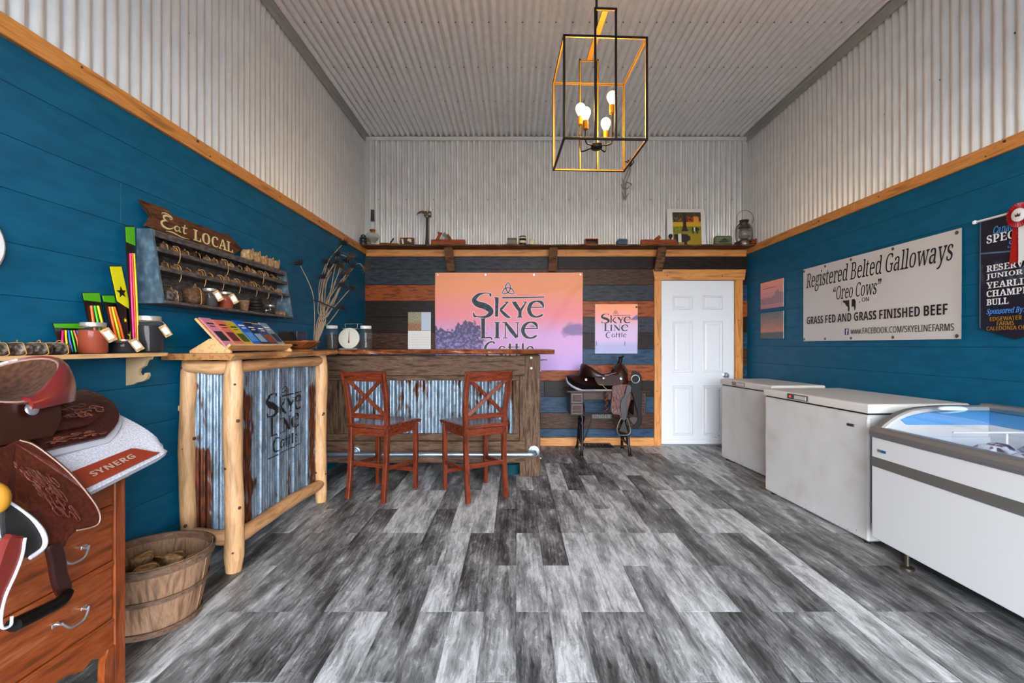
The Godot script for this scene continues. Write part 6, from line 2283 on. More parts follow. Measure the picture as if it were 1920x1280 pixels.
	tube(tass, smooth([hang.call(-14, 905, 0.03), hang.call(2, 925, 0.035), hang.call(0, 948, 0.035), hang.call(-8, 962, 0.03)], 4), [0.006, 0.011, 0.014, 0.016, 0.017, 0.018, 0.018, 0.018, 0.017, 0.014, 0.012, 0.009, 0.005], 10)
	obj("yellow_tassel", tass, flat("yellow_wool", Color(0.62, 0.42, 0.02), 0.8), t)

# ---------------------------------------------------------------- bushel basket
func lump(st: SurfaceTool, s: Vector3, seed_: int, c := Vector3.ZERO) -> void:
	var n := FastNoiseLite.new()
	n.seed = seed_
	n.frequency = 1.3
	var f := func(u: float, v: float) -> Vector3:
		var a := -TAU * u
		var b := lerpf(-PI / 2, PI / 2, v)
		var p := Vector3(signf(cos(a)) * pow(absf(cos(a)), 0.5) * pow(maxf(cos(b), 0.0), 0.5), signf(sin(b)) * pow(absf(sin(b)), 0.55), signf(sin(a)) * pow(absf(sin(a)), 0.5) * pow(maxf(cos(b), 0.0), 0.5))
		p *= 1.0 + 0.16 * n.get_noise_3d(p.x * 1.2, p.y * 1.2, p.z * 1.2)
		return c + Vector3(p.x * s.x, (p.y + 1.0) * s.y, p.z * s.z) * 0.5
	shell_of(st, f, 14, 9, 0.0)

func wrapped_soap(called: String, label: String, group: String, s: Vector3, seed_: int, mat: Material, tail: float, where := Vector3.ZERO) -> Node3D:
	var t := local_thing(called, label, "soap", where, 0.0, group)
	var st := mb()
	lump(st, s, seed_)
	obj("paper_wrap", st, mat, t)
	var tw := mb()
	var ring := []
	for k in 16:
		var a := TAU * k / 16.0
		ring.append(Vector3(signf(cos(a)) * pow(absf(cos(a)), 0.5) * s.x * 0.53, s.y * 0.5 + signf(sin(a)) * pow(absf(sin(a)), 0.5) * s.y * 0.54, 0.004 * sin(a * 3.0)))
	tube(tw, ring, 0.0018, 5, true)
	tube(tw, smooth([Vector3(0.0, s.y * 1.03, 0), Vector3(s.x * 0.25, s.y * 1.25, s.z * 0.15), Vector3(s.x * 0.45, s.y * 1.02, s.z * 0.3)], 4), 0.0016, 5)
	if tail > 0.0:
		tube(tw, smooth([Vector3(0.0, s.y * 1.03, 0), Vector3(s.x * 0.45, s.y * 1.2, 0), Vector3(s.x * 0.5 + 0.022, s.y * 0.6, 0.01), Vector3(s.x * 0.5 + 0.03, -tail * 0.5, 0.02), Vector3(s.x * 0.5 + 0.03, -tail, 0.034)], 4), 0.0018, 5)
	obj("twine", tw, M.twine, t)
	return t

func basket() -> void:
	var c := Vector3(-1.640, 0, -2.10)
	var rt := 0.222
	var rb := 0.165
	var h := 0.315
	var t := local_thing("bushel_basket", "wooden bushel basket with stapled hoops on the floor behind the dresser", "basket", c)
	var n := 22
	for k in n:
		var st := mb()
		var a := TAU * k / n
		var wob := 0.003 * (k % 2)
		shell_of(st, func(u: float, v: float):
			var r := lerpf(rb, rt, pow(v, 0.85)) + wob
			var aa := a + (u - 0.5) * TAU / n * 1.04
			return Vector3(cos(aa) * r, 0.006 + v * (h - 0.006), -sin(aa) * r), 3, 5, 0.003)
		obj("stave", st, M.basket_wood, t)
	var bt := mb()
	lathe(bt, [Vector2(0, 0.004), Vector2(rb, 0.004), Vector2(rb, 0.014), Vector2(0, 0.014)], 24)
	obj("bottom", bt, M.basket_wood, t)
	for q in [[h - 0.018, 0.034, 0.009], [h * 0.53, 0.022, 0.008], [0.022, 0.028, 0.008], [h - 0.014, 0.030, -0.009]]:
		var st := mb()
		var r0: float = lerpf(rb, rt, pow((q[0] - q[1] * 0.5) / h, 0.85)) + q[2]
		var r1: float = lerpf(rb, rt, pow((q[0] + q[1] * 0.5) / h, 0.85)) + q[2]
		lathe(st, [Vector2(r0, q[0] - q[1] * 0.5), Vector2(r0 + 0.004, q[0] - q[1] * 0.5), Vector2(r1 + 0.004, q[0] + q[1] * 0.5), Vector2(r1, q[0] + q[1] * 0.5), Vector2(r0, q[0] - q[1] * 0.5)], 44)
		var hoop := obj("hoop", st, wood_once("hoop_wood"), t)
		if q[2] > 0:
			var sp := mb()
			for k in 22:
				var a := TAU * (k + 0.5) / 22.0
				box(sp, Vector3(cos(a) * ((r0 + r1) * 0.5 + 0.0045), q[0], -sin(a) * ((r0 + r1) * 0.5 + 0.0045)), Vector3(0.002, 0.003, 0.012), 0.0, Basis(Vector3.UP, a))
			obj("staples", sp, M.pewter, hoop).set_meta("kind", "stuff")
	# paper parcels in the basket
	var pk := thing("basket_packing", "crumpled brown paper packing filling the basket beneath the parcels", "packing", c + Vector3(0, 0.02, 0))
	var st := mb()
	lump(st, Vector3(0.25, 0.20, 0.25), 3, c + Vector3(0, 0.018, 0))
	obj("crumpled_paper", st, M.kraft, pk)
	var spots := [[-0.06, 0.212, 0.10, 0.4, 0.1], [0.05, 0.212, 0.11, -0.5, -0.1], [0.115, 0.214, 0.04, 1.2, 0.15], [-0.005, 0.218, 0.03, 0.2, 0.1], [-0.12, 0.214, 0.02, 0.9, -0.1], [0.065, 0.218, -0.045, -0.9, 0.1], [-0.05, 0.218, -0.06, 0.1, -0.1], [0.03, 0.252, 0.085, 0.7, 0.1], [0.08, 0.255, -0.0, -0.3, -0.1], [-0.06, 0.256, 0.0, 1.5, 0.1], [0.0, 0.214, -0.12, 0.5, 0.1], [0.11, 0.214, -0.10, 0.9, -0.1]]
	var protos := []
	for k in spots.size():
		var q: Array = spots[k]
		var o: Node3D
		var where := c + Vector3(q[0], q[1], q[2])
		if k < 3:
			o = wrapped_soap("soap_parcel", "brown paper parcel tied with twine lying in the bushel basket", "paper parcels in the bushel basket", Vector3(0.095 - 0.012 * k, 0.036, 0.06), 40 + k, M.kraft_light, 0.0, where)
			protos.append(o)
		else:
			o = copy(protos[k % 3], where, 0.0)
		o.rotation = Vector3(q[4], q[3], q[4] * 0.8)

func wood_once(key: String) -> Material:
	if not M.has(key):
		wood(key, Color(0.40, 0.29, 0.21), 0, 57, 0.35, 0.15, 0.75, true, 5.0, 2.0)
	return M[key]

# ---------------------------------------------------------------- jars
func jar(called: String, label: String, where: Vector3, r: float, h: float, fill: Material, level: float, lid: Material, tagged: bool, turn := 0.0, group := "") -> Node3D:
	var t := local_thing(called, label, "jar", where, turn, group)
	var g := mb()
	var neck := r * 0.80
	lathe(g, [Vector2(0, 0.001), Vector2(r * 0.9, 0.001), Vector2(r, 0.008), Vector2(r, h * 0.70), Vector2(r * 0.97, h * 0.77), Vector2(neck, h * 0.85), Vector2(neck, h * 0.90)], 24)
	obj("glass", g, M.clear, t)
	if level > 0.0:
		var c := mb()
		lathe(c, [Vector2(0, 0.004), Vector2(r * 0.88, 0.004), Vector2(r * 0.965, 0.010), Vector2(r * 0.965, h * minf(level, 0.70)), Vector2(r * (0.93 if level > 0.7 else 0.8), h * minf(level + 0.03, 0.79)), Vector2(0, h * minf(level + 0.03, 0.79))], 24)
		obj("contents", c, fill, t)
	var l := mb()
	lathe(l, [Vector2(neck * 1.02, h * 0.875), Vector2(neck * 1.09, h * 0.88), Vector2(neck * 1.09, h * 0.985), Vector2(neck * 1.03, h), Vector2(0, h)], 24)
	obj("lid", l, lid, t)
	if tagged:
		var tw := mb()
		var ring := []
		for k in 20:
			var a := TAU * k / 20.0
			ring.append(Vector3(cos(a) * neck * 1.06, h * 0.86 + 0.002 * sin(a * 2.0), sin(a) * neck * 1.06))
		tube(tw, ring, 0.0018, 5, true)
		tube(tw, smooth([Vector3(neck, h * 0.86, 0.01), Vector3(r * 1.03, h * 0.82, 0.02), Vector3(r * 1.1, h * 0.74, 0.022)], 4), 0.0014, 5)
		obj("twine", tw, M.twine, t)
		var lb := mb()
		var b := Basis(Vector3.UP, -0.5) * Basis(Vector3.BACK, 0.45)
		box(lb, Vector3(r * 1.16, h * 0.60, 0.03), Vector3(0.034, 0.06, 0.0015), 0.0, Basis(Vector3.UP, 0.35) * Basis(Vector3.BACK, 0.55))
		var lo := obj("paper_tag", lb, M.kraft_light, t)
		var lw := mb()
		box(lw, Vector3(r * 1.16, h * 0.60, 0.0312), Vector3(0.022, 0.036, 0.0012), 0.0, Basis(Vector3.UP, 0.35) * Basis(Vector3.BACK, 0.55))
		obj("tag_label", lw, M.paper, lo)
	return t

# ---------------------------------------------------------------- pine shelf on the left wall
func wall_shelf() -> void:
	var xs := -1.737
	var ty := 1.208
	var t := thing("pine_wall_shelf", "pale pine wall shelf with a scroll bracket above the saddle", "shelf", Vector3(-1.81, ty - 0.018, -1.75))
	var st := mb()
	prism(st, [Vector2(XL + 0.001, -1.1), Vector2(xs, -1.1), Vector2(xs, -2.30), Vector2(xs - 0.012, -2.325), Vector2(XL + 0.001, -2.335)], Transform3D(Basis(Vector3.RIGHT, Vector3(0, 0, 1), Vector3(0, -1, 0)), Vector3(0, ty, 0)), 0.017)
	obj("board", st, M.pine_pale, t)
	for d in [2.245, 1.25]:
		var b := mb()
		var o := [Vector2(0.002, 0), Vector2(0.122, 0), Vector2(0.118, -0.014), Vector2(0.100, -0.020), Vector2(0.090, -0.045), Vector2(0.066, -0.060), Vector2(0.060, -0.078), Vector2(0.070, -0.092), Vector2(0.086, -0.092), Vector2(0.092, -0.080), Vector2(0.104, -0.078), Vector2(0.108, -0.092), Vector2(0.100, -0.108), Vector2(0.080, -0.120), Vector2(0.052, -0.124), Vector2(0.036, -0.134), Vector2(0.002, -0.140)]
		prism(b, o, Transform3D(Basis.IDENTITY, Vector3(XL, ty - 0.0172, -d)), 0.018)
		obj("bracket", b, flat("birch", Color(0.70, 0.60, 0.46), 0.6), t)
	# round white thing on the wall, mostly out of the frame
	var wd := mb()
	lathe(wd, [Vector2(0, 0), Vector2(0.12, 0), Vector2(0.125, 0.01), Vector2(0.11, 0.022), Vector2(0, 0.018)], 36, Transform3D(Basis(Vector3.BACK, -PI / 2), Vector3(XL + 0.001, 1.60, -1.57)))
	tag(obj("wall_plate", wd, M.white), "round white plate hung on the teal boards above the pine shelf", "plate")
	var X := -1.805
	jar("jam_jar", "amber jelly jar with a kraft tag on the pine shelf", Vector3(X, ty, -1.975), 0.050, 0.134, M.jam_amber, 0.72, M.lid, true, 0.5)
	jar("jam_jar", "squat low jar of dark jam with a kraft tag on the pine shelf", Vector3(X + 0.004, ty, -2.125), 0.044, 0.064, M.jam_dark, 0.72, M.lid, true, 0.5)
	jar("jam_jar", "tall jar of dark preserves with a kraft tag at the pine shelf's end", Vector3(X - 0.002, ty, -2.275), 0.059, 0.180, M.jam_dark, 0.72, M.lid, true, 0.6)
	# wrapped loaf-shaped soaps in a row
	var spots := [1.60, 1.665, 1.735, 1.805]
	var first: Node3D
	for k in 4:
		var w := Vector3(X + 0.006, ty, -spots[k])
		if k == 0:
			first = wrapped_soap("soap_bar", "mottled grey soap bar wrapped in film and string lying on the pine shelf", "film-wrapped soaps on the pine shelf", Vector3(0.085, 0.045, 0.066), 61, grain("marbled", noise_map(62, 0.03, [Color(0.22, 0.18, 0.15), Color(0.42, 0.37, 0.33), Color(0.68, 0.64, 0.60)], [0.25, 0.5, 0.8]), Vector3(3, 3, 3), 0.3, 0.0, false), 0.0, w)
		else:
			copy(first, w, 0.2 * (k - 2))
	var cup := mb()
	lathe(cup, [Vector2(0, 0.001), Vector2(0.025, 0.001), Vector2(0.034, 0.05), Vector2(0.036, 0.051), Vector2(0.033, 0.052), Vector2(0.025, 0.006), Vector2(0, 0.006)], 22, Transform3D(Basis.IDENTITY, Vector3(X, ty, -1.512)))
	tag(obj("cup", cup, M.white), "small white cup on the pine shelf beside the film-wrapped soaps", "cup")
	# packs of glow sticks leaning on the wall: px of top left, top right, bottom right, bottom left
	flat("pack_black", Color(0.018, 0.02, 0.02), 0.3)
	flat("pack_green", Color(0.28, 0.62, 0.04), 0.35)
	flat("stick_pink", Color(0.85, 0.06, 0.38), 0.35)
	flat("stick_orange", Color(0.92, 0.36, 0.03), 0.35)
	flat("stick_yellow", Color(0.82, 0.80, 0.04), 0.35)
	flat("stick_green", Color(0.22, 0.68, 0.08), 0.35)
	flat("stick_blue", Color(0.05, 0.36, 0.72), 0.35)
	var packs := [
		["wide black pack of multicoloured glow bracelets behind the amber jar", [98, 606], [156, 606], [164, 662], [116, 662], 0.18, ["stick_pink", "stick_yellow", "stick_blue", "stick_green", "stick_orange", "stick_blue", "stick_green"]],
		["narrow glow stick pack with green header, between the wide pack and the starry pack", [153, 548], [186, 548], [205, 640], [178, 640], 0.16, ["stick_orange", "stick_green", "stick_yellow"]],
		["slim glow stick pack with orange sticks leaning beside the starry pack", [190, 553], [213, 553], [240, 648], [218, 648], 0.14, ["stick_orange", "stick_yellow", "stick_orange"]],
		["tall black glow wand pack with yellow stars", [204, 498], [227, 498], [262, 648], [240, 648], 0.5, []],
		["tallest black glow lanyard pack, leaning against the grey display shelf", [234, 423], [252, 423], [260, 652], [247, 652], 0.16, ["stick_pink", "stick_orange", "stick_yellow"]],
	]
	var k := 0
	for q in packs:
		var lean := -1.868 + 0.0055 * k
		var c := []
		for e in 4:
			var px: Array = q[1 + e]
			var x := lean + (0.0 if e < 2 else 0.028)
			var p := on_x(px[0], px[1], x)
			if e >= 2:
				p = Vector3(x, ty + 0.001, p.z)
			c.append(p)
		var p := thing("glow_stick_pack", q[0], "toy pack", (c[2] + c[3]) * 0.5, "glow stick packs on the pine shelf")
		var nrm := Vector3(1, 0.12, 0.0).normalized()
		var on := func(u: float, v: float, l: float) -> Vector3: return (c[0].lerp(c[1], u)).lerp(c[3].lerp(c[2], u), v) + nrm * l
		var card := mb()
		plate(card, [c[0], c[1], c[2], c[3]], 0.003, nrm)
		obj("card", card, M.pack_black, p)
		var hd := mb()
		plate(hd, [on.call(0.02, 0.01, 0.002), on.call(0.98, 0.01, 0.002), on.call(0.98, q[5], 0.002), on.call(0.02, q[5] * 0.8, 0.002)], 0.002, nrm)
		obj("header", hd, M.stick_yellow if k == 3 else M.pack_green, p)
		var n: int = q[6].size()
		for i in n:
			var s := mb()
			var u := (i + 0.8) / (n + 0.6)
			tube(s, smooth([on.call(u * 0.7 + 0.15, q[5] + 0.06, 0.005), on.call(u, 0.6, 0.006), on.call(u * 0.9 + 0.05, 0.95, 0.005)], 4), 0.0055 if k != 0 else 0.004, 6)
			obj("glow_stick", s, M[q[6][i]], p)
		if k == 3:
			for sv in [[0.5, 0.30, 0.26], [0.5, 0.80, 0.20], [0.3, 0.62, 0.10], [0.75, 0.68, 0.09], [0.6, 0.94, 0.12]]:
				var star := []
				for i in 10:
					var a := TAU * i / 10.0
					var r: float = sv[2] * (1.0 if i % 2 == 0 else 0.42)
					star.append(on.call(sv[0] + sin(a) * r * 1.6, sv[1] - cos(a) * r * 0.27, 0.0045))
				var sm := mb()
				plate(sm, star, 0.001, nrm)
				obj("printed_star", sm, M.pack_black if sv[1] < 0.5 else M.stick_yellow, p)
		k += 1

# ---------------------------------------------------------------- grey display shelf with soaps
func display_shelf() -> void:
	var d0 := 2.289
	var d1 := 3.632
	var ytop := 1.8225
	var ybot := 1.453
	var fx := func(y: float) -> float: return lerpf(-1.746, -1.804, (y - ybot) / (ytop - ybot))
	var t := thing("display_shelf", "weathered grey three-tier wall display shelf holding soaps and jars", "display shelf", Vector3(-1.82, ybot, -(d0 + d1) * 0.5))
	for d in [d0, d1 - 0.014]:
		var st := mb()
		prism(st, [Vector2(XL + 0.002, ybot), Vector2(-1.746, ybot), Vector2(-1.804, ytop), Vector2(XL + 0.002, ytop)], Transform3D(Basis.IDENTITY, Vector3(0, 0, -d - 0.014)), 0.014)
		obj("side_panel", st, M.display_side, t)
	obj("back_panel", bx(Vector3(XL + 0.001, ybot, -d1 + 0.015), Vector3(XL + 0.008, ytop - 0.01, -d0 - 0.015)), M.display_grey, t)
	var lev := [[1.810, 0.0125], [1.716, 0.011], [1.620, 0.011], [1.4545, 0.015]]
	for l in lev:
		var st := mb()
		box(st, Vector3((XL + 0.003 + fx.call(l[0])) * 0.5, l[0] + l[1] * 0.5, -(d0 + d1) * 0.5), Vector3(fx.call(l[0]) - XL - 0.004, l[1], d1 - d0 - 0.03), 0.002)
		var sh := obj("shelf_board", st, M.display_grey, t)
		if l[0] < 1.8 and l[0] > 1.5:
			var lip := mb()
			box(lip, Vector3(fx.call(l[0]) - 0.002, l[0] + 0.010, -(d0 + d1) * 0.5), Vector3(0.008, 0.022, d1 - d0 - 0.03), 0.002)
			obj("lip", lip, M.display_grey, sh)
	var tr := mb()
	box(tr, Vector3(fx.call(1.80) - 0.004, 1.803, -(d0 + d1) * 0.5), Vector3(0.010, 0.030, d1 - d0 - 0.03), 0.002)
	obj("top_rail", tr, M.display_grey, t)
	# arrow sign leaning on top
	var xs := -1.838
	var ar := thing("arrow_sign", "dark wooden arrow sign reading Eat Local on top of the display shelf", "sign", on_x(360, 440, xs))
	var pts := []
	for q in [[263.8, 374.0], [318, 393.5], [322, 402], [425, 441], [426.5, 437.5], [455, 466.5], [437, 477.5], [275, 423.5], [286, 406]]:
		var w := on_x(q[0], q[1], xs)
		pts.append(Vector2(-w.z, maxf(w.y, ytop + 0.001)))
	var sx := Transform3D(Basis(Vector3(0, 0, -1), Vector3.UP, Vector3(1, 0, 0)), Vector3(xs - 0.018, 0, 0))
	var st2 := mb()
	prism(st2, pts, sx, 0.016)
	obj("arrow_board", st2, M.sign_wood, ar)
	var lx := Transform3D(sx.basis, Vector3(xs - 0.0020, 0, 0))
	var letter := flat("sign_cream", Color(0.78, 0.72, 0.52), 0.6)
	var a := on_x(303, 433, xs)
	var b := on_x(352, 440, xs)
	var script := mb()
	var sx0 := -a.z
	var sw_ := -b.z - sx0
	var strokes := [
		[[0.02, 0.90, 0.02], [0.03, 1.02, 0.03], [0.16, 1.08, 0.04], [0.34, 1.0, 0.05], [0.40, 0.86, 0.04], [0.30, 0.80, 0.03]],
		[[0.34, 0.92, 0.03], [0.18, 0.94, 0.07], [0.08, 0.82, 0.09], [0.12, 0.66, 0.07], [0.28, 0.60, 0.03]],
		[[0.28, 0.60, 0.03], [0.10, 0.56, 0.07], [0.0, 0.36, 0.10], [0.08, 0.16, 0.09], [0.26, 0.10, 0.06], [0.42, 0.24, 0.03], [0.44, 0.36, 0.02]],
		[[0.68, 0.44, 0.04], [0.57, 0.48, 0.04], [0.49, 0.32, 0.08], [0.54, 0.14, 0.06], [0.64, 0.22, 0.03], [0.69, 0.46, 0.05], [0.67, 0.20, 0.07], [0.75, 0.14, 0.02]],
		[[0.90, 0.78, 0.05], [0.85, 0.40, 0.08], [0.86, 0.16, 0.07], [0.97, 0.22, 0.02]], [[0.76, 0.52, 0.03], [0.87, 0.54, 0.05], [1.0, 0.58, 0.03]],
	]
	for line in strokes:
		var v := []
		for q in line:
			v.append(Vector3(sx0 + q[0] * sw_, ytop + 0.030 + q[1] * 0.078, q[2] * 0.13))
		stroke(script, v, func(x, y, l): return Vector3(xs - 0.0015 + l * 0.001, y, -x), 0.5)
	obj("script_word", script, letter, ar)
	var c := on_x(363, 440, xs)
	var e := on_x(437, 460, xs)
	lettering("capital_word", "LOCAL", true, true, -c.z, ytop + 0.022, -e.z, ytop + 0.085, lx, letter, ar)
	var sw := mb()
	var z0 := -a.z
	stroke(sw, [Vector3(z0 + 0.03, ytop + 0.022, 0.002), Vector3(z0 + 0.08, ytop + 0.026, 0.006), Vector3(z0 + 0.15, ytop + 0.016, 0.005), Vector3(z0 + 0.21, ytop + 0.020, 0.001)], func(x, y, l): return Vector3(xs - 0.0015 + l * 0.001, y, -x), 0.5)
	obj("flourish", sw, letter, ar)
	# soaps
	var proto := {}
	var defs := [["soap_parcel", Vector3(0.056, 0.040, 0.070), M.kraft], ["soap_parcel", Vector3(0.050, 0.036, 0.058), M.kraft_light], ["soap_parcel", Vector3(0.052, 0.034, 0.075), M.kraft]]
	var tiers := [[1.7272, 15, "small brown paper soap on the upper tier of the grey display shelf", "soaps on the upper tier", 5], [1.6312, 14, "small brown paper soap on the middle tier of the grey display shelf", "soaps on the middle tier", 2]]
	for tier in tiers:
		for k in tier[1]:
			var d := lerpf(2.35, 3.56, (k + 0.5) / tier[1]) + 0.01 * sin(k * 5.0)
			var where := Vector3(-1.828, tier[0], -d)
			var tail := 0.055 if k % tier[4] == 1 else 0.0
			var key := "%d %s" % [k % 3, tail > 0]
			if not proto.has(key):
				proto[key] = wrapped_soap(defs[k % 3][0], tier[2], tier[3], defs[k % 3][1], 70 + k, defs[k % 3][2], tail, where)
			else:
				copy(proto[key], where, 0.12 * sin(k * 3.7) if tail == 0.0 else 0.0, tier[2], tier[3])
	# jute rolls on top at the right
	for k in 5:
		var d := 3.175 + k * 0.088
		var r := 0.040 if k < 2 else 0.034
		var o := local_thing("soap_roll", "round jute-wrapped soap roll standing on the display shelf's top", "soap", Vector3(-1.845, ytop, -d), 0.0, "jute soap rolls on top of the display shelf")
		var s1 := mb()
		lathe(s1, [Vector2(0, -0.03), Vector2(r * 0.8, -0.03), Vector2(r, -0.02), Vector2(r, 0.02), Vector2(r * 0.8, 0.03), Vector2(0, 0.028)], 16, Transform3D(Basis(Vector3.BACK, -PI / 2), Vector3(0, r, 0)))
		obj("roll", s1, M.kraft_light, o)
		var s2 := mb()
		tube(s2, smooth([Vector3(0.032, r * 1.2, -0.02), Vector3(0.04, r * 2.1, 0.0), Vector3(0.034, r * 1.2, 0.02)], 5), 0.0025, 5)
		obj("twine_loop", s2, M.twine, o)
	# bottom tier
	var yb := 1.4698
	var X := -1.80
	wrapped_soap("soap_bag", "clear bag of round soaps at the near end of the display shelf's bottom tier", "", Vector3(0.085, 0.062, 0.115), 81, M.marbled, 0.0, Vector3(X - 0.012, yb, -2.42))
	wrapped_soap("paper_bag", "large crumpled brown paper bag on the display shelf's bottom tier", "", Vector3(0.085, 0.095, 0.125), 82, M.kraft, 0.0, Vector3(X - 0.012, yb, -2.60))
	jar("jam_jar", "clear jar with silver lid and tag on the display shelf's bottom tier", Vector3(X - 0.004, yb, -2.725), 0.041, 0.108, grain("herbs", noise_map(83, 0.05, [Color(0.05, 0.035, 0.03), Color(0.14, 0.11, 0.09), Color(0.24, 0.2, 0.17)], [0.25, 0.5, 0.8]), Vector3(9, 9, 9), 0.8, 0.0, false), 0.6, M.lid, true, 0.4)
	jar("jam_jar", "amber jelly jar with tag on the display shelf's bottom tier", Vector3(X - 0.004, yb, -2.868), 0.044, 0.103, M.jam_amber, 0.72, M.lid, true, 0.4)
	var cone := mb()
	lathe(cone, [Vector2(0, 0), Vector2(0.022, 0.0), Vector2(0.034, 0.07), Vector2(0.03, 0.072), Vector2(0, 0.05)], 14, Transform3D(Basis.IDENTITY, Vector3(X, yb, -3.06)))
	tag(obj("paper_cup", cone, M.kraft), "small kraft paper cup on the display shelf between the amber jar and slate stack", "cup")
	for k in 5:
		var st := mb()
		lump(st, Vector3(0.085 - 0.006 * k, 0.021, 0.10 - 0.008 * k), 90 + k, Vector3(X - 0.006 + 0.004 * (k % 2), yb + 0.0205 * k, -3.21 - 0.004 * (k % 3)))
		tag(obj("slate_soap", st, flat("slate_%d" % k, Color(0.17, 0.155, 0.145).lightened(0.04 * (k % 2)), 0.7)), ["lowest", "second lowest", "middle", "second highest", "topmost"][k] + " dark grey soap of the stack on the display shelf", "soap", "stacked dark soaps")
	jar("small_jar", "tiny jar with a silver lid at the far end of the display shelf", Vector3(X - 0.006, yb, -3.40), 0.032, 0.07, M.jam_dark, 0.7, M.lid, false)
	jar("salve_tin", "flat low salve tin before the tiny jar on the display shelf", Vector3(X + 0.004, yb, -3.325), 0.028, 0.028, M.jam_dark, 0.7, M.lid, false)
	wrapped_soap("soap_parcel", "loose twine-tied kraft parcel at the far end of the bottom tier", "", Vector3(0.075, 0.03, 0.095), 97, M.kraft_light, 0.0, Vector3(X, yb, -3.52))

# ---------------------------------------------------------------- things on the counters
func counter_things() -> void:
	var ct := 1.2015
	# brochure rack
	var t := thing("brochure_rack", "sloping pine brochure rack on the log counter", "rack", Vector3(-1.71, ct, -2.95))
	var d0 := 2.60
	var d1 := 3.30
	for d in [d0, d1]:
		var st := mb()
		prism(st, [Vector2(-1.83, ct), Vector2(-1.60, ct), Vector2(-1.60, ct + 0.012), Vector2(-1.70, ct + 0.080), Vector2(-1.72, ct + 0.080), Vector2(-1.83, ct + 0.012)], Transform3D(Basis.IDENTITY, Vector3(0, 0, -d - 0.008)), 0.016)
		obj("end_foot", st, M.pine_pale, t)
	var lean := Vector3(-0.155, 0.165, 0).normalized()
	var nr := Vector3(0.165, 0.155, 0).normalized()
	var foot := Vector3(-1.632, ct + 0.035, 0)
	var bk := mb()
	box(bk, foot + lean * 0.115 - nr * 0.014 + Vector3(0, 0, -(d0 + d1) * 0.5), Vector3(0.23, 0.012, d1 - d0 + 0.02), 0.002, Basis(lean, nr, lean.cross(nr)))
	obj("back_board", bk, M.pine_pale, t)
	var lip := mb()
	box(lip, foot + nr * 0.012 + Vector3(0.004, -0.012, -(d0 + d1) * 0.5), Vector3(0.014, 0.05, d1 - d0 + 0.02), 0.002, Basis(lean, nr, lean.cross(nr)))
	obj("lip", lip, M.pine_pale, t)
	var cols := [[Color(0.80, 0.50, 0.58), "pale pink brochure with a dark photo, first in the pine rack"], [Color(0.82, 0.42, 0.36), "salmon brochure beside the pale pink one in the pine rack"], [Color(0.74, 0.66, 0.10), "yellow brochure with a green photo in the pine rack"], [Color(0.06, 0.34, 0.66), "bright blue brochure in the pine rack"], [Color(0.05, 0.13, 0.28), "navy brochure beside the bright blue one in the pine rack"], [Color(0.16, 0.24, 0.40), "slate blue brochure with an orange photo in the pine rack"], [Color(0.48, 0.55, 0.60), "pale grey blue brochure, last in the pine rack"]]
	var pics := [Color(0.14, 0.12, 0.15), Color(0.35, 0.13, 0.10), Color(0.22, 0.30, 0.08), Color(0.30, 0.52, 0.78), Color(0.55, 0.60, 0.66), Color(0.55, 0.22, 0.08), Color(0.14, 0.18, 0.24)]
	for k in 7:
		var w := (d1 - d0) / 7.0
		var zc := -(d0 + w * (k + 0.5))
		var b := Basis(Vector3(0, 0, -1), lean, nr)
		var o := foot + Vector3(0, 0, zc) + nr * (0.002 * (k % 2))
		var br := thing("brochure", cols[k][1], "brochure", o)
		var hgt := 0.225 - 0.012 * (k % 3)
		var s1 := mb()
		box(s1, o + lean * hgt * 0.5, Vector3(w * 0.97, hgt, 0.006), 0.0008, b)
		obj("cover", s1, flat("brochure_%d" % k, cols[k][0], 0.4), br)
		var s2 := mb()
		box(s2, o + lean * hgt * 0.36 + nr * 0.0034, Vector3(w * 0.72, hgt * 0.34, 0.0008), 0.0, b)
		obj("cover_photo", s2, flat("brochure_photo_%d" % k, pics[k], 0.4), br)
		var s3 := mb()
		box(s3, o + lean * hgt * 0.80 + nr * 0.0034, Vector3(w * 0.6, hgt * 0.05, 0.0008), 0.0, b)
		box(s3, o + lean * hgt * 0.70 + nr * 0.0034, Vector3(w * 0.45, hgt * 0.03, 0.0008), 0.0, b)
		obj("title_lines", s3, M.ink if k < 3 else M.paper, br).set_meta("kind", "stuff")
	# live-edge wooden bowl with a smoked glass dish
	var bowl := thing("wooden_bowl", "rough live-edge wooden bowl at the log counter's far end", "bowl", Vector3(-1.655, ct, -3.55))
	var bm := mb()
	shell_of(bm, func(u: float, v: float):
		var a := -TAU * u
		var r := lerpf(0.05, 0.155 + 0.012 * sin(a * 3.0) + 0.008 * sin(a * 7.0), v)
		return Vector3(-1.655 + cos(a) * r * 0.92, ct + 0.012 + 0.055 * pow(v, 1.6), -3.56 + sin(a) * r), 32, 6, 0.012)
	obj("bowl_shell", bm, M.slab_red, bowl)
	var rim := mb()
	lathe(rim, [Vector2(0, 0), Vector2(0.09, 0), Vector2(0.085, 0.012), Vector2(0, 0.012)], 24, Transform3D(Basis.IDENTITY, Vector3(-1.655, ct, -3.56)))
	obj("foot_ring", rim, M.slab_red, bowl)
	var dish := thing("glass_dish", "smoked square glass dish standing in the wooden bowl", "dish", Vector3(-1.70, ct + 0.03, -3.52))
	var dm := mb()
	for e in [[-1.77, -3.60, -1.77, -3.44], [-1.63, -3.60, -1.63, -3.44], [-1.77, -3.60, -1.63, -3.60], [-1.77, -3.44, -1.63, -3.44]]:
		bar_between(dm, Vector3(e[0], ct + 0.0955, e[1]), Vector3(e[2], ct + 0.0955, e[3]), 0.005, 0.11)
	box(dm, Vector3(-1.70, ct + 0.042, -3.52), Vector3(0.14, 0.004, 0.16))
	obj("smoked_glass", dm, glass("smoked", Color(0.10, 0.07, 0.06), 0.55), dish)
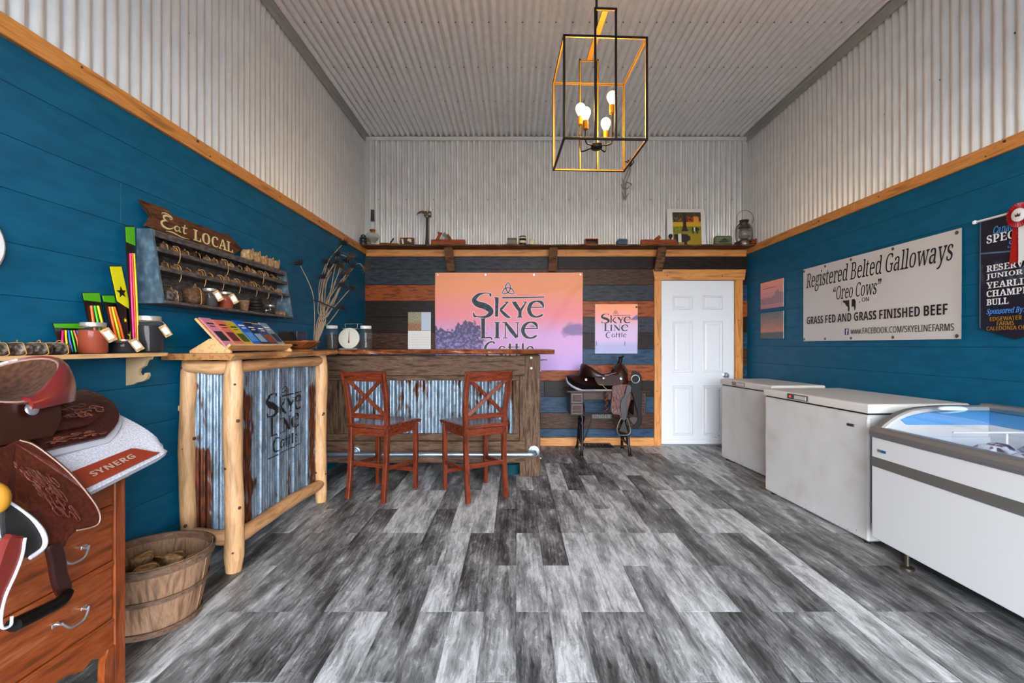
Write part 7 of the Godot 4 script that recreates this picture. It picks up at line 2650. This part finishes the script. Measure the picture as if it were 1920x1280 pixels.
	for k in 5:
		var st := mb()
		lump(st, Vector3(0.036, 0.03, 0.036), 110 + k, Vector3(-1.585 + 0.014 * (k % 2), ct + 0.052, -3.47 - 0.037 * k))
		tag(obj("soap_ball", st, M.kraft_light), "small cream soap ball lying in the wooden bowl beside the smoked dish", "soap", "soap balls in the wooden bowl")
	# dried seed-head bundle
	var b := thing("dried_stalks", "tied bundle of pale dried stalks with dark seed heads in the corner", "dried flowers", at(590, 655, 3.76))
	flat("stalk", Color(0.50, 0.42, 0.33), 0.8)
	flat("seed_dark", Color(0.035, 0.026, 0.022), 0.9)
	flat("seed_tan", Color(0.24, 0.16, 0.09), 0.9)
	var stalks := [[562, 495, 585, 545, 0, 3.62], [643, 457, 612, 500, 0, 3.72], [612, 492, 598, 540, 0, 3.75], [628, 492, 606, 535, 0, 3.70], [655, 482, 632, 488, 1, 3.78], [638, 500, 618, 560, 1, 3.82], [650, 512, 622, 570, 2, 3.8], [684, 503, 664, 500, 2, 3.95], [657, 541, 632, 570, 0, 3.75], [638, 577, 612, 610, 0, 3.68], [645, 520, 615, 580, 0, 3.85], [623, 507, 604, 550, 1, 3.8], [605, 520, 596, 580, 0, 3.7], [632, 478, 612, 530, 0, 3.74], [618, 500, 602, 560, 0, 3.78], [660, 500, 630, 540, 0, 3.83], [648, 490, 622, 540, 0, 3.9], [640, 535, 616, 590, 0, 3.72]]
	var i := 0
	for q in stalks:
		var st := mb()
		var root := at(588 + (i % 4) * 1.5, 652, 3.76 + 0.008 * (i % 3))
		var tip := at(q[0], q[1], q[5])
		var mid := at(q[2], q[3], lerpf(3.76, q[5], 0.6))
		var low := at(596 + (i % 5) * 3.5, 600, 3.765)
		if q[0] < 590:
			low = at(590, 590, 3.74)
		tube(st, smooth([root, low, mid, tip], 6), 0.0036, 6)
		var sk := obj("stalk", st, M.stalk, b)
		var hd := mb()
		var col: Material = [M.seed_dark, M.seed_tan, M.seed_tan][q[4]]
		var dir := (tip - mid).normalized()
		for k in 26:
			var a := Vector3(sin(k * 2.4), cos(k * 1.7), sin(k * 3.9 + 1.0)).normalized()
			tube(hd, [tip, tip + (dir * 0.6 + a).normalized() * (0.032 + 0.016 * (k % 3))], [0.006, 0.001], 5)
		lathe(hd, [Vector2(0, -0.014), Vector2(0.012, -0.006), Vector2(0.013, 0.006), Vector2(0, 0.014)], 10, Transform3D(Basis.IDENTITY, tip))
		obj("seed_head", hd, col, sk)
		i += 1
	var tie := mb()
	tube(tie, smooth([at(588, 562, 3.70), at(600, 566, 3.69), at(616, 573, 3.70), at(632, 580, 3.72)], 4), 0.005, 6)
	obj("tie", tie, M.seed_dark, b)
	# scale between two jars on the bar
	var by := EYE + (CY - 663.5) / (F / 4.393) + 0.0435
	var db := 4.36
	jar("mason_jar", "clear mason jar with white lid on the bar between the stalks and scale", Vector3((622.5 - CX) * db / F, by, -db), 0.058, 0.225, M.herbs, 0.6, M.lid_white, false)
	jar("mason_jar", "clear mason jar with white lid on the bar between the scale and calendar", Vector3((686.0 - CX) * db / F, by, -db), 0.058, 0.222, M.herbs, 0.35, M.lid_white, false)
	var sc := thing("kitchen_scale", "vintage kitchen scale with round white dial between two jars on the bar", "scale", Vector3((656.0 - CX) * db / F, by, -db))
	var cx := (656.0 - CX) * db / F
	var cy := by + 0.105
	var body := mb()
	prism(body, [Vector2(cx - 0.07, by + 0.012), Vector2(cx + 0.07, by + 0.012), Vector2(cx + 0.055, by + 0.15), Vector2(cx + 0.03, by + 0.185), Vector2(cx - 0.03, by + 0.185), Vector2(cx - 0.055, by + 0.15)], Transform3D(Basis.IDENTITY, Vector3(0, 0, -db - 0.09)), 0.10)
	obj("body", body, flat("scale_green", Color(0.14, 0.20, 0.22), 0.4), sc)
	obj("base", bx(Vector3(cx - 0.085, by, -db - 0.10), Vector3(cx + 0.085, by + 0.012, -db + 0.05), 0.004), flat("scale_grey", Color(0.50, 0.50, 0.48), 0.4), sc)
	var dial := mb()
	var tilt := Transform3D(Basis(Vector3.RIGHT, PI / 2 - 0.12), Vector3(cx, cy, -db + 0.018))
	lathe(dial, [Vector2(0.097, -0.008), Vector2(0.099, 0.0), Vector2(0.097, 0.009), Vector2(0.09, 0.010), Vector2(0.088, 0.005), Vector2(0, 0.005)], 36, tilt)
	var di := obj("dial", dial, flat("dial_white", Color(0.74, 0.73, 0.68), 0.4), sc)
	var tk := mb()
	for k in 24:
		var a := TAU * k / 24.0
		box(tk, tilt * Vector3(cos(a) * 0.074, 0.0056, sin(a) * 0.074), Vector3(0.014 if k % 6 == 0 else 0.008, 0.0008, 0.002), 0.0, tilt.basis * Basis(Vector3.UP, -a))
	obj("dial_marks", tk, M.ink, di).set_meta("kind", "stuff")
	var nd := mb()
	prism(nd, [Vector2(-0.008, -0.045), Vector2(0.008, -0.045), Vector2(0.004, -0.01), Vector2(0.0015, 0.065), Vector2(-0.0015, 0.065), Vector2(-0.004, -0.01)], Transform3D(tilt.basis * Basis(Vector3.RIGHT, -PI / 2), tilt * Vector3(0, 0.0065, 0)), 0.0012)
	obj("needle", nd, flat("needle_red", Color(0.45, 0.02, 0.03), 0.4), di)
	var plat := mb()
	box(plat, Vector3(cx, by + 0.196, -db - 0.04), Vector3(0.13, 0.008, 0.11), 0.003)
	for e in [-1, 1]:
		tube(plat, [Vector3(cx + e * 0.055, by + 0.198, -db - 0.04), Vector3(cx + e * 0.06, by + 0.245, -db - 0.04)], 0.003, 6)
	tube(plat, [Vector3(cx - 0.06, by + 0.243, -db - 0.04), Vector3(cx + 0.10, by + 0.243, -db - 0.04)], 0.0022, 6)
	obj("weighing_cradle", plat, M.scale_grey, sc)

# ---------------------------------------------------------------- old things on the plank shelf
func back_shelf() -> void:
	var d := 5.615
	var s := F / d
	var y0 := 2.4465
	var X := func(px: float) -> float: return (px - CX) / s
	# pixel heights measured from the shelf line
	var L := func(n: float) -> float: return n / s
	var z := -d
	# oil lamp
	var lx: float = X.call(698.5)
	var lm := thing("oil_lamp", "antique clear glass oil lamp with a smoked tall chimney on the plank shelf", "oil lamp", Vector3(lx, y0, z))
	var at_l := Transform3D(Basis.IDENTITY, Vector3(lx, y0, z))
	var fo := mb()
	lathe(fo, [Vector2(0, 0.001), Vector2(0.052, 0.001), Vector2(0.050, 0.018), Vector2(0.034, 0.035), Vector2(0.036, 0.045), Vector2(0.062, 0.075), Vector2(0.086, 0.11), Vector2(0.080, 0.135), Vector2(0.045, 0.16), Vector2(0.026, 0.168)], 24, at_l)
	obj("font", fo, glass("lamp_glass", Color(0.75, 0.78, 0.72), 0.35), lm)
	var oil := mb()
	lathe(oil, [Vector2(0, 0.05), Vector2(0.034, 0.05), Vector2(0.058, 0.078), Vector2(0.07, 0.095), Vector2(0, 0.096)], 20, at_l)
	obj("oil", oil, flat("lamp_oil", Color(0.33, 0.33, 0.28), 0.2), lm)
	var bu := mb()
	lathe(bu, [Vector2(0, 0.168), Vector2(0.028, 0.168), Vector2(0.026, 0.18), Vector2(0.036, 0.19), Vector2(0.034, 0.20), Vector2(0.018, 0.206), Vector2(0, 0.207)], 18, at_l)
	obj("burner", bu, M.brass, lm)
	var ch := mb()
	lathe(ch, [Vector2(0.026, 0.205), Vector2(0.036, 0.235), Vector2(0.036, 0.26), Vector2(0.026, 0.30)], 20, at_l)
	obj("chimney", ch, glass("chimney_glass", Color(0.85, 0.86, 0.86), 0.18), lm)
	var ch2 := mb()
	lathe(ch2, [Vector2(0.026, 0.30), Vector2(0.022, 0.34), Vector2(0.021, 0.44)], 20, at_l)
	obj("sooty_chimney", ch2, glass("soot_glass", Color(0.07, 0.05, 0.04), 0.8), lm)
	# teal glass insulator
	var ix: float = X.call(683.5)
	var ins := mb()
	lathe(ins, [Vector2(0, 0), Vector2(0.040, 0), Vector2(0.044, 0.02), Vector2(0.038, 0.03), Vector2(0.047, 0.042), Vector2(0.047, 0.052), Vector2(0.034, 0.06), Vector2(0.046, 0.072), Vector2(0.044, 0.082), Vector2(0.030, 0.09), Vector2(0.032, 0.105), Vector2(0.02, 0.12), Vector2(0, 0.122)], 20, Transform3D(Basis.IDENTITY, Vector3(ix + 0.01, y0, z + 0.075)))
	tag(obj("glass_insulator", ins, glass("insulator_glass", Color(0.02, 0.18, 0.18), 0.75)), "teal ribbed glass insulator in the corner beside the oil lamp", "insulator")
	# low iron tool with an upright handle
	var tool := thing("iron_tool", "low rusty iron tool with a slanted handle between the oil lamp and small frame", "tool", Vector3(X.call(725), y0, z + 0.05))
	var b1 := mb()
	prism(b1, [Vector2(X.call(713), y0), Vector2(X.call(749), y0), Vector2(X.call(749), y0 + 0.018), Vector2(X.call(716), y0 + 0.028)], Transform3D(Basis.IDENTITY, Vector3(0, 0, z + 0.02)), 0.05)
	obj("body", b1, M.shelf_old, tool)
	var b2 := mb()
	bar_between(b2, Vector3(X.call(734), y0 + 0.025, z + 0.045), Vector3(X.call(740), y0 + 0.085, z + 0.045), 0.016, 0.02, 0.003, Vector3(0, 0, 1))
	obj("handle", b2, M.handle_dark, tool)
	# small shadow box
	var fr := thing("shadow_box", "small brown framed box with a pale print on the plank shelf", "box", Vector3(X.call(763.5), y0, z))
	obj("frame", bx(Vector3(X.call(750.5), y0, z - 0.02), Vector3(X.call(776.5), y0 + L.call(15.5), z + 0.02), 0.004), M.shelf_old, fr)
	var pr := mb()
	prism(pr, [Vector2(X.call(755), y0 + 0.02), Vector2(X.call(758), y0 + 0.025), Vector2(X.call(757), y0 + 0.08), Vector2(X.call(753.5), y0 + 0.085)], Transform3D(Basis.IDENTITY, Vector3(0, 0, z + 0.0205)), 0.001)
	prism(pr, [Vector2(X.call(764), y0 + 0.06), Vector2(X.call(772), y0 + 0.04), Vector2(X.call(772), y0 + 0.08), Vector2(X.call(766), y0 + 0.085)], Transform3D(Basis.IDENTITY, Vector3(0, 0, z + 0.0205)), 0.001)
	obj("inset_print", bx(Vector3(X.call(753), y0 + 0.015, z + 0.019), Vector3(X.call(774), y0 + L.call(13.5), z + 0.0203)), flat("box_brown", Color(0.22, 0.15, 0.10), 0.6), fr)
	obj("pale_figure", pr, M.cream, fr).set_meta("kind", "stuff")
	# claw hammer stood on its handle
	var hx: float = X.call(800.5)
	var hm := thing("claw_hammer", "claw hammer standing head up on its dark handle on the plank shelf", "hammer", Vector3(hx, y0, z))
	var h1 := mb()
	tube(h1, [Vector3(hx, y0, z), Vector3(hx, y0 + 0.05, z), Vector3(hx + 0.003, y0 + 0.2, z), Vector3(hx + 0.003, y0 + 0.37, z)], [0.024, 0.022, 0.016, 0.015], 12)
	obj("handle", h1, M.handle_dark, hm)
	var h2 := mb()
	tube(h2, [Vector3(hx - 0.03, y0 + 0.385, z), Vector3(hx + 0.02, y0 + 0.385, z), Vector3(hx + 0.045, y0 + 0.385, z), Vector3(hx + 0.05, y0 + 0.385, z)], [0.030, 0.034, 0.038, 0.034], 12)
	tube(h2, smooth([Vector3(hx - 0.02, y0 + 0.40, z), Vector3(hx - 0.06, y0 + 0.415, z), Vector3(hx - 0.105, y0 + 0.40, z), Vector3(hx - 0.12, y0 + 0.375, z)], 4), [0.026, 0.024, 0.022, 0.020, 0.018, 0.017, 0.016, 0.014, 0.012, 0.010, 0.008, 0.006, 0.004], 8, false, 0.8)
	tube(h2, [Vector3(hx + 0.003, y0 + 0.345, z), Vector3(hx + 0.003, y0 + 0.42, z)], [0.024, 0.03], 12)
	obj("head", h2, flat("hammer_steel", Color(0.48, 0.44, 0.38), 0.4, 0.8), hm)
	# wooden planes
	for q in [[810.0, 873.5, 0, "wooden jack plane with a tall curved tote beside the claw hammer"], [1199.0, 1264.0, 1, "wooden jack plane with a round dark knob beside the cow painting"]]:
		var xa: float = X.call(q[0])
		var xb: float = X.call(q[1])
		var pz := z + 0.055
		var p := thing("jack_plane", q[3], "plane", Vector3((xa + xb) * 0.5, y0, pz))
		obj("body", bx(Vector3(xa, y0, pz - 0.03), Vector3(xb, y0 + 0.062, pz + 0.03), 0.005), M.tool_wood, p)
		var w := mb()
		if q[2] == 0:
			prism(w, [Vector2(xa + 0.05, y0 + 0.062), Vector2(xa + 0.095, y0 + 0.062), Vector2(xa + 0.10, y0 + 0.09), Vector2(xa + 0.135, y0 + 0.145), Vector2(xa + 0.075, y0 + 0.16), Vector2(xa + 0.085, y0 + 0.12)], Transform3D(Basis.IDENTITY, Vector3(0, 0, pz - 0.012)), 0.024)
			obj("tote", w, M.tool_wood, p)
			var bl := mb()
			bar_between(bl, Vector3(xa + 0.225, y0 + 0.06, pz), Vector3(xa + 0.145, y0 + 0.14, pz), 0.045, 0.005, 0.001, Vector3(0, 0, 1))
			obj("iron", bl, M.pewter, p)
			var wd := mb()
			bar_between(wd, Vector3(xa + 0.235, y0 + 0.06, pz), Vector3(xa + 0.19, y0 + 0.125, pz), 0.04, 0.014, 0.002, Vector3(0, 0, 1))
			obj("wedge", wd, M.shelf_old, p)
		else:
			lathe(w, [Vector2(0.012, 0.062), Vector2(0.010, 0.08), Vector2(0.022, 0.095), Vector2(0.026, 0.112), Vector2(0.018, 0.13), Vector2(0, 0.134)], 16, Transform3D(Basis.IDENTITY, Vector3(X.call(1254.5), y0, pz)))
			obj("knob", w, M.handle_dark, p)
			var wd := mb()
			bar_between(wd, Vector3(X.call(1226), y0 + 0.06, pz), Vector3(X.call(1235), y0 + 0.105, pz), 0.04, 0.02, 0.002, Vector3(0, 0, 1))
			obj("wedge", wd, M.tool_wood, p)
	# tins and little boxes
	var t1 := thing("old_tin", "dull grey square tin on the plank shelf left of the black spice can", "tin", Vector3(X.call(960), y0, z))
	t1.set_meta("label", "dull grey square tin beside the black spice can on the plank shelf")
	obj("tin_body", bx(Vector3(X.call(951.5), y0, z + 0.01), Vector3(X.call(968.5), y0 + L.call(10.0), z + 0.10), 0.006), flat("tin_grey", Color(0.34, 0.32, 0.27), 0.45, 0.4), t1)
	obj("tin_lid", bx(Vector3(X.call(951), y0 + L.call(10.0), z + 0.008), Vector3(X.call(969), y0 + L.call(12.0), z + 0.102), 0.004), flat("tin_lid_grey", Color(0.42, 0.40, 0.34), 0.4, 0.5), t1)
	var t2 := thing("spice_can", "round black can with a cream label on the plank shelf", "can", Vector3(X.call(980), y0, z + 0.05))
	var c1 := mb()
	lathe(c1, [Vector2(0, 0), Vector2(0.042, 0), Vector2(0.042, 0.10), Vector2(0.039, 0.108), Vector2(0, 0.11)], 20, Transform3D(Basis.IDENTITY, Vector3(X.call(980), y0, z + 0.05)))
	obj("can_body", c1, flat("can_black", Color(0.03, 0.028, 0.025), 0.35), t2)
	var c2 := mb()
	lathe(c2, [Vector2(0.0428, 0.022), Vector2(0.0428, 0.05)], 20, Transform3D(Basis.IDENTITY, Vector3(X.call(980), y0, z + 0.05)))
	lathe(c2, [Vector2(0.0428, 0.078), Vector2(0.0428, 0.092)], 20, Transform3D(Basis.IDENTITY, Vector3(X.call(980), y0, z + 0.05)))
	obj("can_label", c2, M.cream, t2).set_meta("kind", "stuff")
	var c3 := mb()
	lathe(c3, [Vector2(0, 0), Vector2(0.036, 0), Vector2(0.038, 0.05), Vector2(0.032, 0.056), Vector2(0.034, 0.068), Vector2(0, 0.07)], 18, Transform3D(Basis.IDENTITY, Vector3(X.call(997.5), y0, z + 0.05)))
	tag(obj("cream_pot", c3, M.cream), "small cream-coloured pot beside the black can on the plank shelf", "pot")
	var ob := thing("open_box", "small orange wooden box with open front on the plank shelf", "box", Vector3(X.call(1107), y0, z + 0.05))
	for q in [[1095.0, 1119.0, 0.0, 0.008], [1095.0, 1119.0, 0.060, 0.068]]:
		obj("board", bx(Vector3(X.call(q[0]), y0 + q[2], z + 0.0), Vector3(X.call(q[1]), y0 + q[3], z + 0.10)), M.tool_wood, ob)
	for px in [1095.0, 1117.7]:
		obj("board", bx(Vector3(X.call(px), y0 + 0.008, z + 0.0), Vector3(X.call(px) + 0.008, y0 + 0.060, z + 0.10)), M.tool_wood, ob)
	obj("back", bx(Vector3(X.call(1095) + 0.009, y0 + 0.008, z), Vector3(X.call(1117.7), y0 + 0.06, z + 0.006)), M.knot, ob)
	obj("trinket", bx(Vector3(X.call(1104), y0 + 0.009, z + 0.05), Vector3(X.call(1114), y0 + 0.035, z + 0.08), 0.006), flat("trinket_red", Color(0.20, 0.05, 0.05), 0.5), ob)
	var bb := thing("blue_box", "small blue lidded box on the plank shelf below the hanging cable", "box", Vector3(X.call(1163.5), y0, z + 0.05))
	obj("box_body", bx(Vector3(X.call(1154.5), y0, z + 0.0), Vector3(X.call(1173), y0 + 0.045, z + 0.10), 0.004), flat("box_blue", Color(0.10, 0.22, 0.34), 0.5), bb)
	var bl2 := mb()
	prism(bl2, [Vector2(X.call(1154), y0 + 0.045), Vector2(X.call(1173.5), y0 + 0.045), Vector2(X.call(1171), y0 + 0.065), Vector2(X.call(1157), y0 + 0.068)], Transform3D(Basis.IDENTITY, Vector3(0, 0, z - 0.002)), 0.104)
	obj("box_lid", bl2, flat("box_blue_lid", Color(0.14, 0.29, 0.42), 0.5), bb)
	# painting of belted cows under a tree, in a white mat
	var pa := thing("cow_painting", "unframed farm painting with belted cows under a tree in a white mat", "painting", Vector3(X.call(1289), y0, z))
	var lean := 0.03
	var mat_ := mb()
	var w0: float = X.call(1252.5)
	var w1: float = X.call(1326.0)
	var hh: float = L.call(72.5)
	prism(mat_, [Vector2(w0, 0), Vector2(w1, 0), Vector2(X.call(1323), hh), Vector2(w0 + 0.006, hh)], Transform3D(Basis(Vector3.RIGHT, -0.09), Vector3(0, y0, z - 0.02)), 0.004)
	obj("mat", mat_, M.paper, pa)
	var nz := FastNoiseLite.new()
	nz.seed = 8
	nz.frequency = 1.0
	nz.fractal_octaves = 3
	var cow := func(c: Color, u: float, v: float, cx: float, cy: float, s_: float) -> Color:
		var a := (u - cx) / s_
		var b := (v - cy) / s_ / 1.25
		var inside := absf(a) < 1.0 and absf(b) < 0.42 - 0.06 * absf(a)
		var leg := b > 0.2 and b < 1.0 and (absf(a + 0.75) < 0.11 or absf(a + 0.5) < 0.10 or absf(a - 0.55) < 0.11 or absf(a - 0.75) < 0.1)
		var head := a > 0.85 and a < 1.35 and absf(b - 0.02) < 0.32 - 0.3 * (a - 0.85)
		if inside and absf(a + 0.2) < 0.24:
			return Color(0.86, 0.84, 0.80)
		if inside or leg or head:
			return Color(0.10, 0.08, 0.09)
		return c
	var art := paint(130, 160, func(u, v):
		var n := nz.get_noise_2d(u * 12.0, v * 14.0)
		var c := Color(0.55, 0.52, 0.06).lerp(Color(0.62, 0.50, 0.03), clampf(v + n * 0.5, 0.0, 1.0))
		if v < 0.42:
			c = Color(0.80, 0.62, 0.08)
		if v > 0.42 and v < 0.62:
			c = c.lerp(Color(0.36, 0.45, 0.10), clampf(0.5 + n * 1.5, 0.0, 1.0))
		if v < 0.29 + 0.02 * n:
			c = Color(0.16, 0.15, 0.08).lerp(Color(0.62, 0.45, 0.30), clampf(n * 2.2 + 0.2, 0.0, 1.0))
			if u > 0.45 and v > 0.12:
				c = c.lerp(Color(0.80, 0.22, 0.05), clampf(0.4 + n * 2.0, 0.0, 0.9))
			if u > 0.74 and v > 0.12 and u < 0.92:
				c = Color(0.85, 0.58, 0.20)
		var trunk := 0.055 + 0.07 * pow(clampf((v - 0.35) / 0.2, 0.0, 1.0), 2.0)
		if absf(u - 0.42) < trunk and v < 0.56:
			c = Color(0.16, 0.07, 0.06)
		if v < 0.12 + 0.08 * n:
			c = c.lerp(Color(0.20, 0.20, 0.08), 0.6)
		c = cow.call(c, u, v, 0.78, 0.50, 0.11)
		return cow.call(c, u, v, 0.28, 0.76, 0.24))
	var am := printed("cow_art", art, 0.5)
	var tilt := Transform3D(Basis(Vector3.RIGHT, -0.09), Vector3(0, y0, z - 0.0155))
	var ax0: float = X.call(1263.5)
	var ax1: float = X.call(1317.0)
	obj("painted_sheet", print_sheet(func(u, v): return tilt * Vector3(lerpf(ax0, ax1, u), lerpf(L.call(66.0), 0.004, v), 0.0), 2, 2), am, pa)
	# green tin with a leaf
	var gt := thing("green_tin", "pale green tin with a painted leaf between the painting and the lantern", "tin", Vector3(X.call(1353), y0, z + 0.03))
	obj("tin_body", bx(Vector3(X.call(1337), y0, z - 0.01), Vector3(X.call(1369), y0 + L.call(17.5), z + 0.07), 0.018), flat("tin_green", Color(0.40, 0.42, 0.30), 0.5, 0.2), gt)
	var lf := mb()
	var lp := []
	for q in [[-0.07, -0.02], [-0.03, 0.0], [0.0, 0.026], [0.03, 0.022], [0.05, 0.0], [0.085, 0.004], [0.05, -0.02], [0.01, -0.03], [-0.03, -0.026]]:
		lp.append(Vector2(X.call(1352) + q[0], y0 + 0.055 + q[1]))
	prism(lf, lp, Transform3D(Basis.IDENTITY, Vector3(0, 0, z + 0.0702)), 0.001)
	obj("painted_leaf", lf, flat("leaf_green", Color(0.14, 0.20, 0.05), 0.6), gt)
	# barn lantern
	var bxp: float = X.call(1393.5)
	var la := thing("barn_lantern", "dull metal barn lantern with a wire bail at the plank shelf's end", "lantern", Vector3(bxp, y0, z + 0.02))
	var o := Transform3D(Basis.IDENTITY, Vector3(bxp, y0, z + 0.02))
	var tank := mb()
	lathe(tank, [Vector2(0, 0), Vector2(0.085, 0), Vector2(0.088, 0.012), Vector2(0.080, 0.05), Vector2(0.045, 0.068), Vector2(0.04, 0.085), Vector2(0, 0.086)], 24, o)
	obj("fuel_tank", tank, M.pewter, la)
	var gl := mb()
	lathe(gl, [Vector2(0.046, 0.085), Vector2(0.066, 0.12), Vector2(0.068, 0.15), Vector2(0.05, 0.195), Vector2(0.046, 0.205)], 22, o)
	obj("globe", gl, glass("globe_glass", Color(0.55, 0.52, 0.47), 0.45), la)
	var hood := mb()
	lathe(hood, [Vector2(0.05, 0.205), Vector2(0.07, 0.21), Vector2(0.066, 0.225), Vector2(0.045, 0.245), Vector2(0.042, 0.275), Vector2(0.054, 0.285), Vector2(0.05, 0.295), Vector2(0, 0.298)], 22, o)
	obj("hood", hood, M.pewter, la)
	var cap := mb()
	lathe(cap, [Vector2(0, 0.298), Vector2(0.052, 0.300), Vector2(0.056, 0.305), Vector2(0, 0.318)], 20, o)
	obj("cap", cap, M.handle_dark, la)
	for e in [-1, 1]:
		var tb := mb()
		tube(tb, smooth([o * Vector3(e * 0.078, 0.04, 0), o * Vector3(e * 0.098, 0.09, 0), o * Vector3(e * 0.096, 0.20, 0), o * Vector3(e * 0.06, 0.255, 0), o * Vector3(e * 0.035, 0.27, 0)], 5), 0.008, 8)
		obj("air_tube", tb, M.pewter, la)
	for y in [0.105, 0.175]:
		var gd := mb()
		var ring := []
		for k in 20:
			var a := TAU * k / 20.0
			ring.append(o * Vector3(cos(a) * 0.073, y, sin(a) * 0.073))
		tube(gd, ring, 0.0025, 5, true)
		obj("wire_guard", gd, M.pewter, la)
	var bail := mb()
	var arc := []
	for k in 17:
		var a := lerpf(-0.5, PI + 0.5, k / 16.0)
		arc.append(o * Vector3(cos(a) * 0.102 + 0.008, 0.325 + sin(a) * 0.10, 0.01))
	tube(bail, arc, 0.003, 6)
	obj("bail", bail, M.pewter, la)
	# coil of rope and stone bits at the shelf's ends
	var rc := mb()
	var coil := []
	for k in 50:
		var a := TAU * k / 16.0
		coil.append(Vector3(2.828 + cos(a) * 0.028, y0 + 0.008 + k * 0.0011, z + 0.095 + sin(a) * 0.032))
	tube(rc, coil, 0.008, 6)
	tag(obj("rope_coil", rc, M.tool_wood), "small coil of brown rope in the corner beside the barn lantern", "rope")
	var stn := mb()
	lump(stn, Vector3(0.05, 0.035, 0.05), 131, Vector3(X.call(1376.5), y0, z + 0.07))
	tag(obj("dark_stone", stn, M.knot), "small dark lump between the green tin and the barn lantern", "stone")
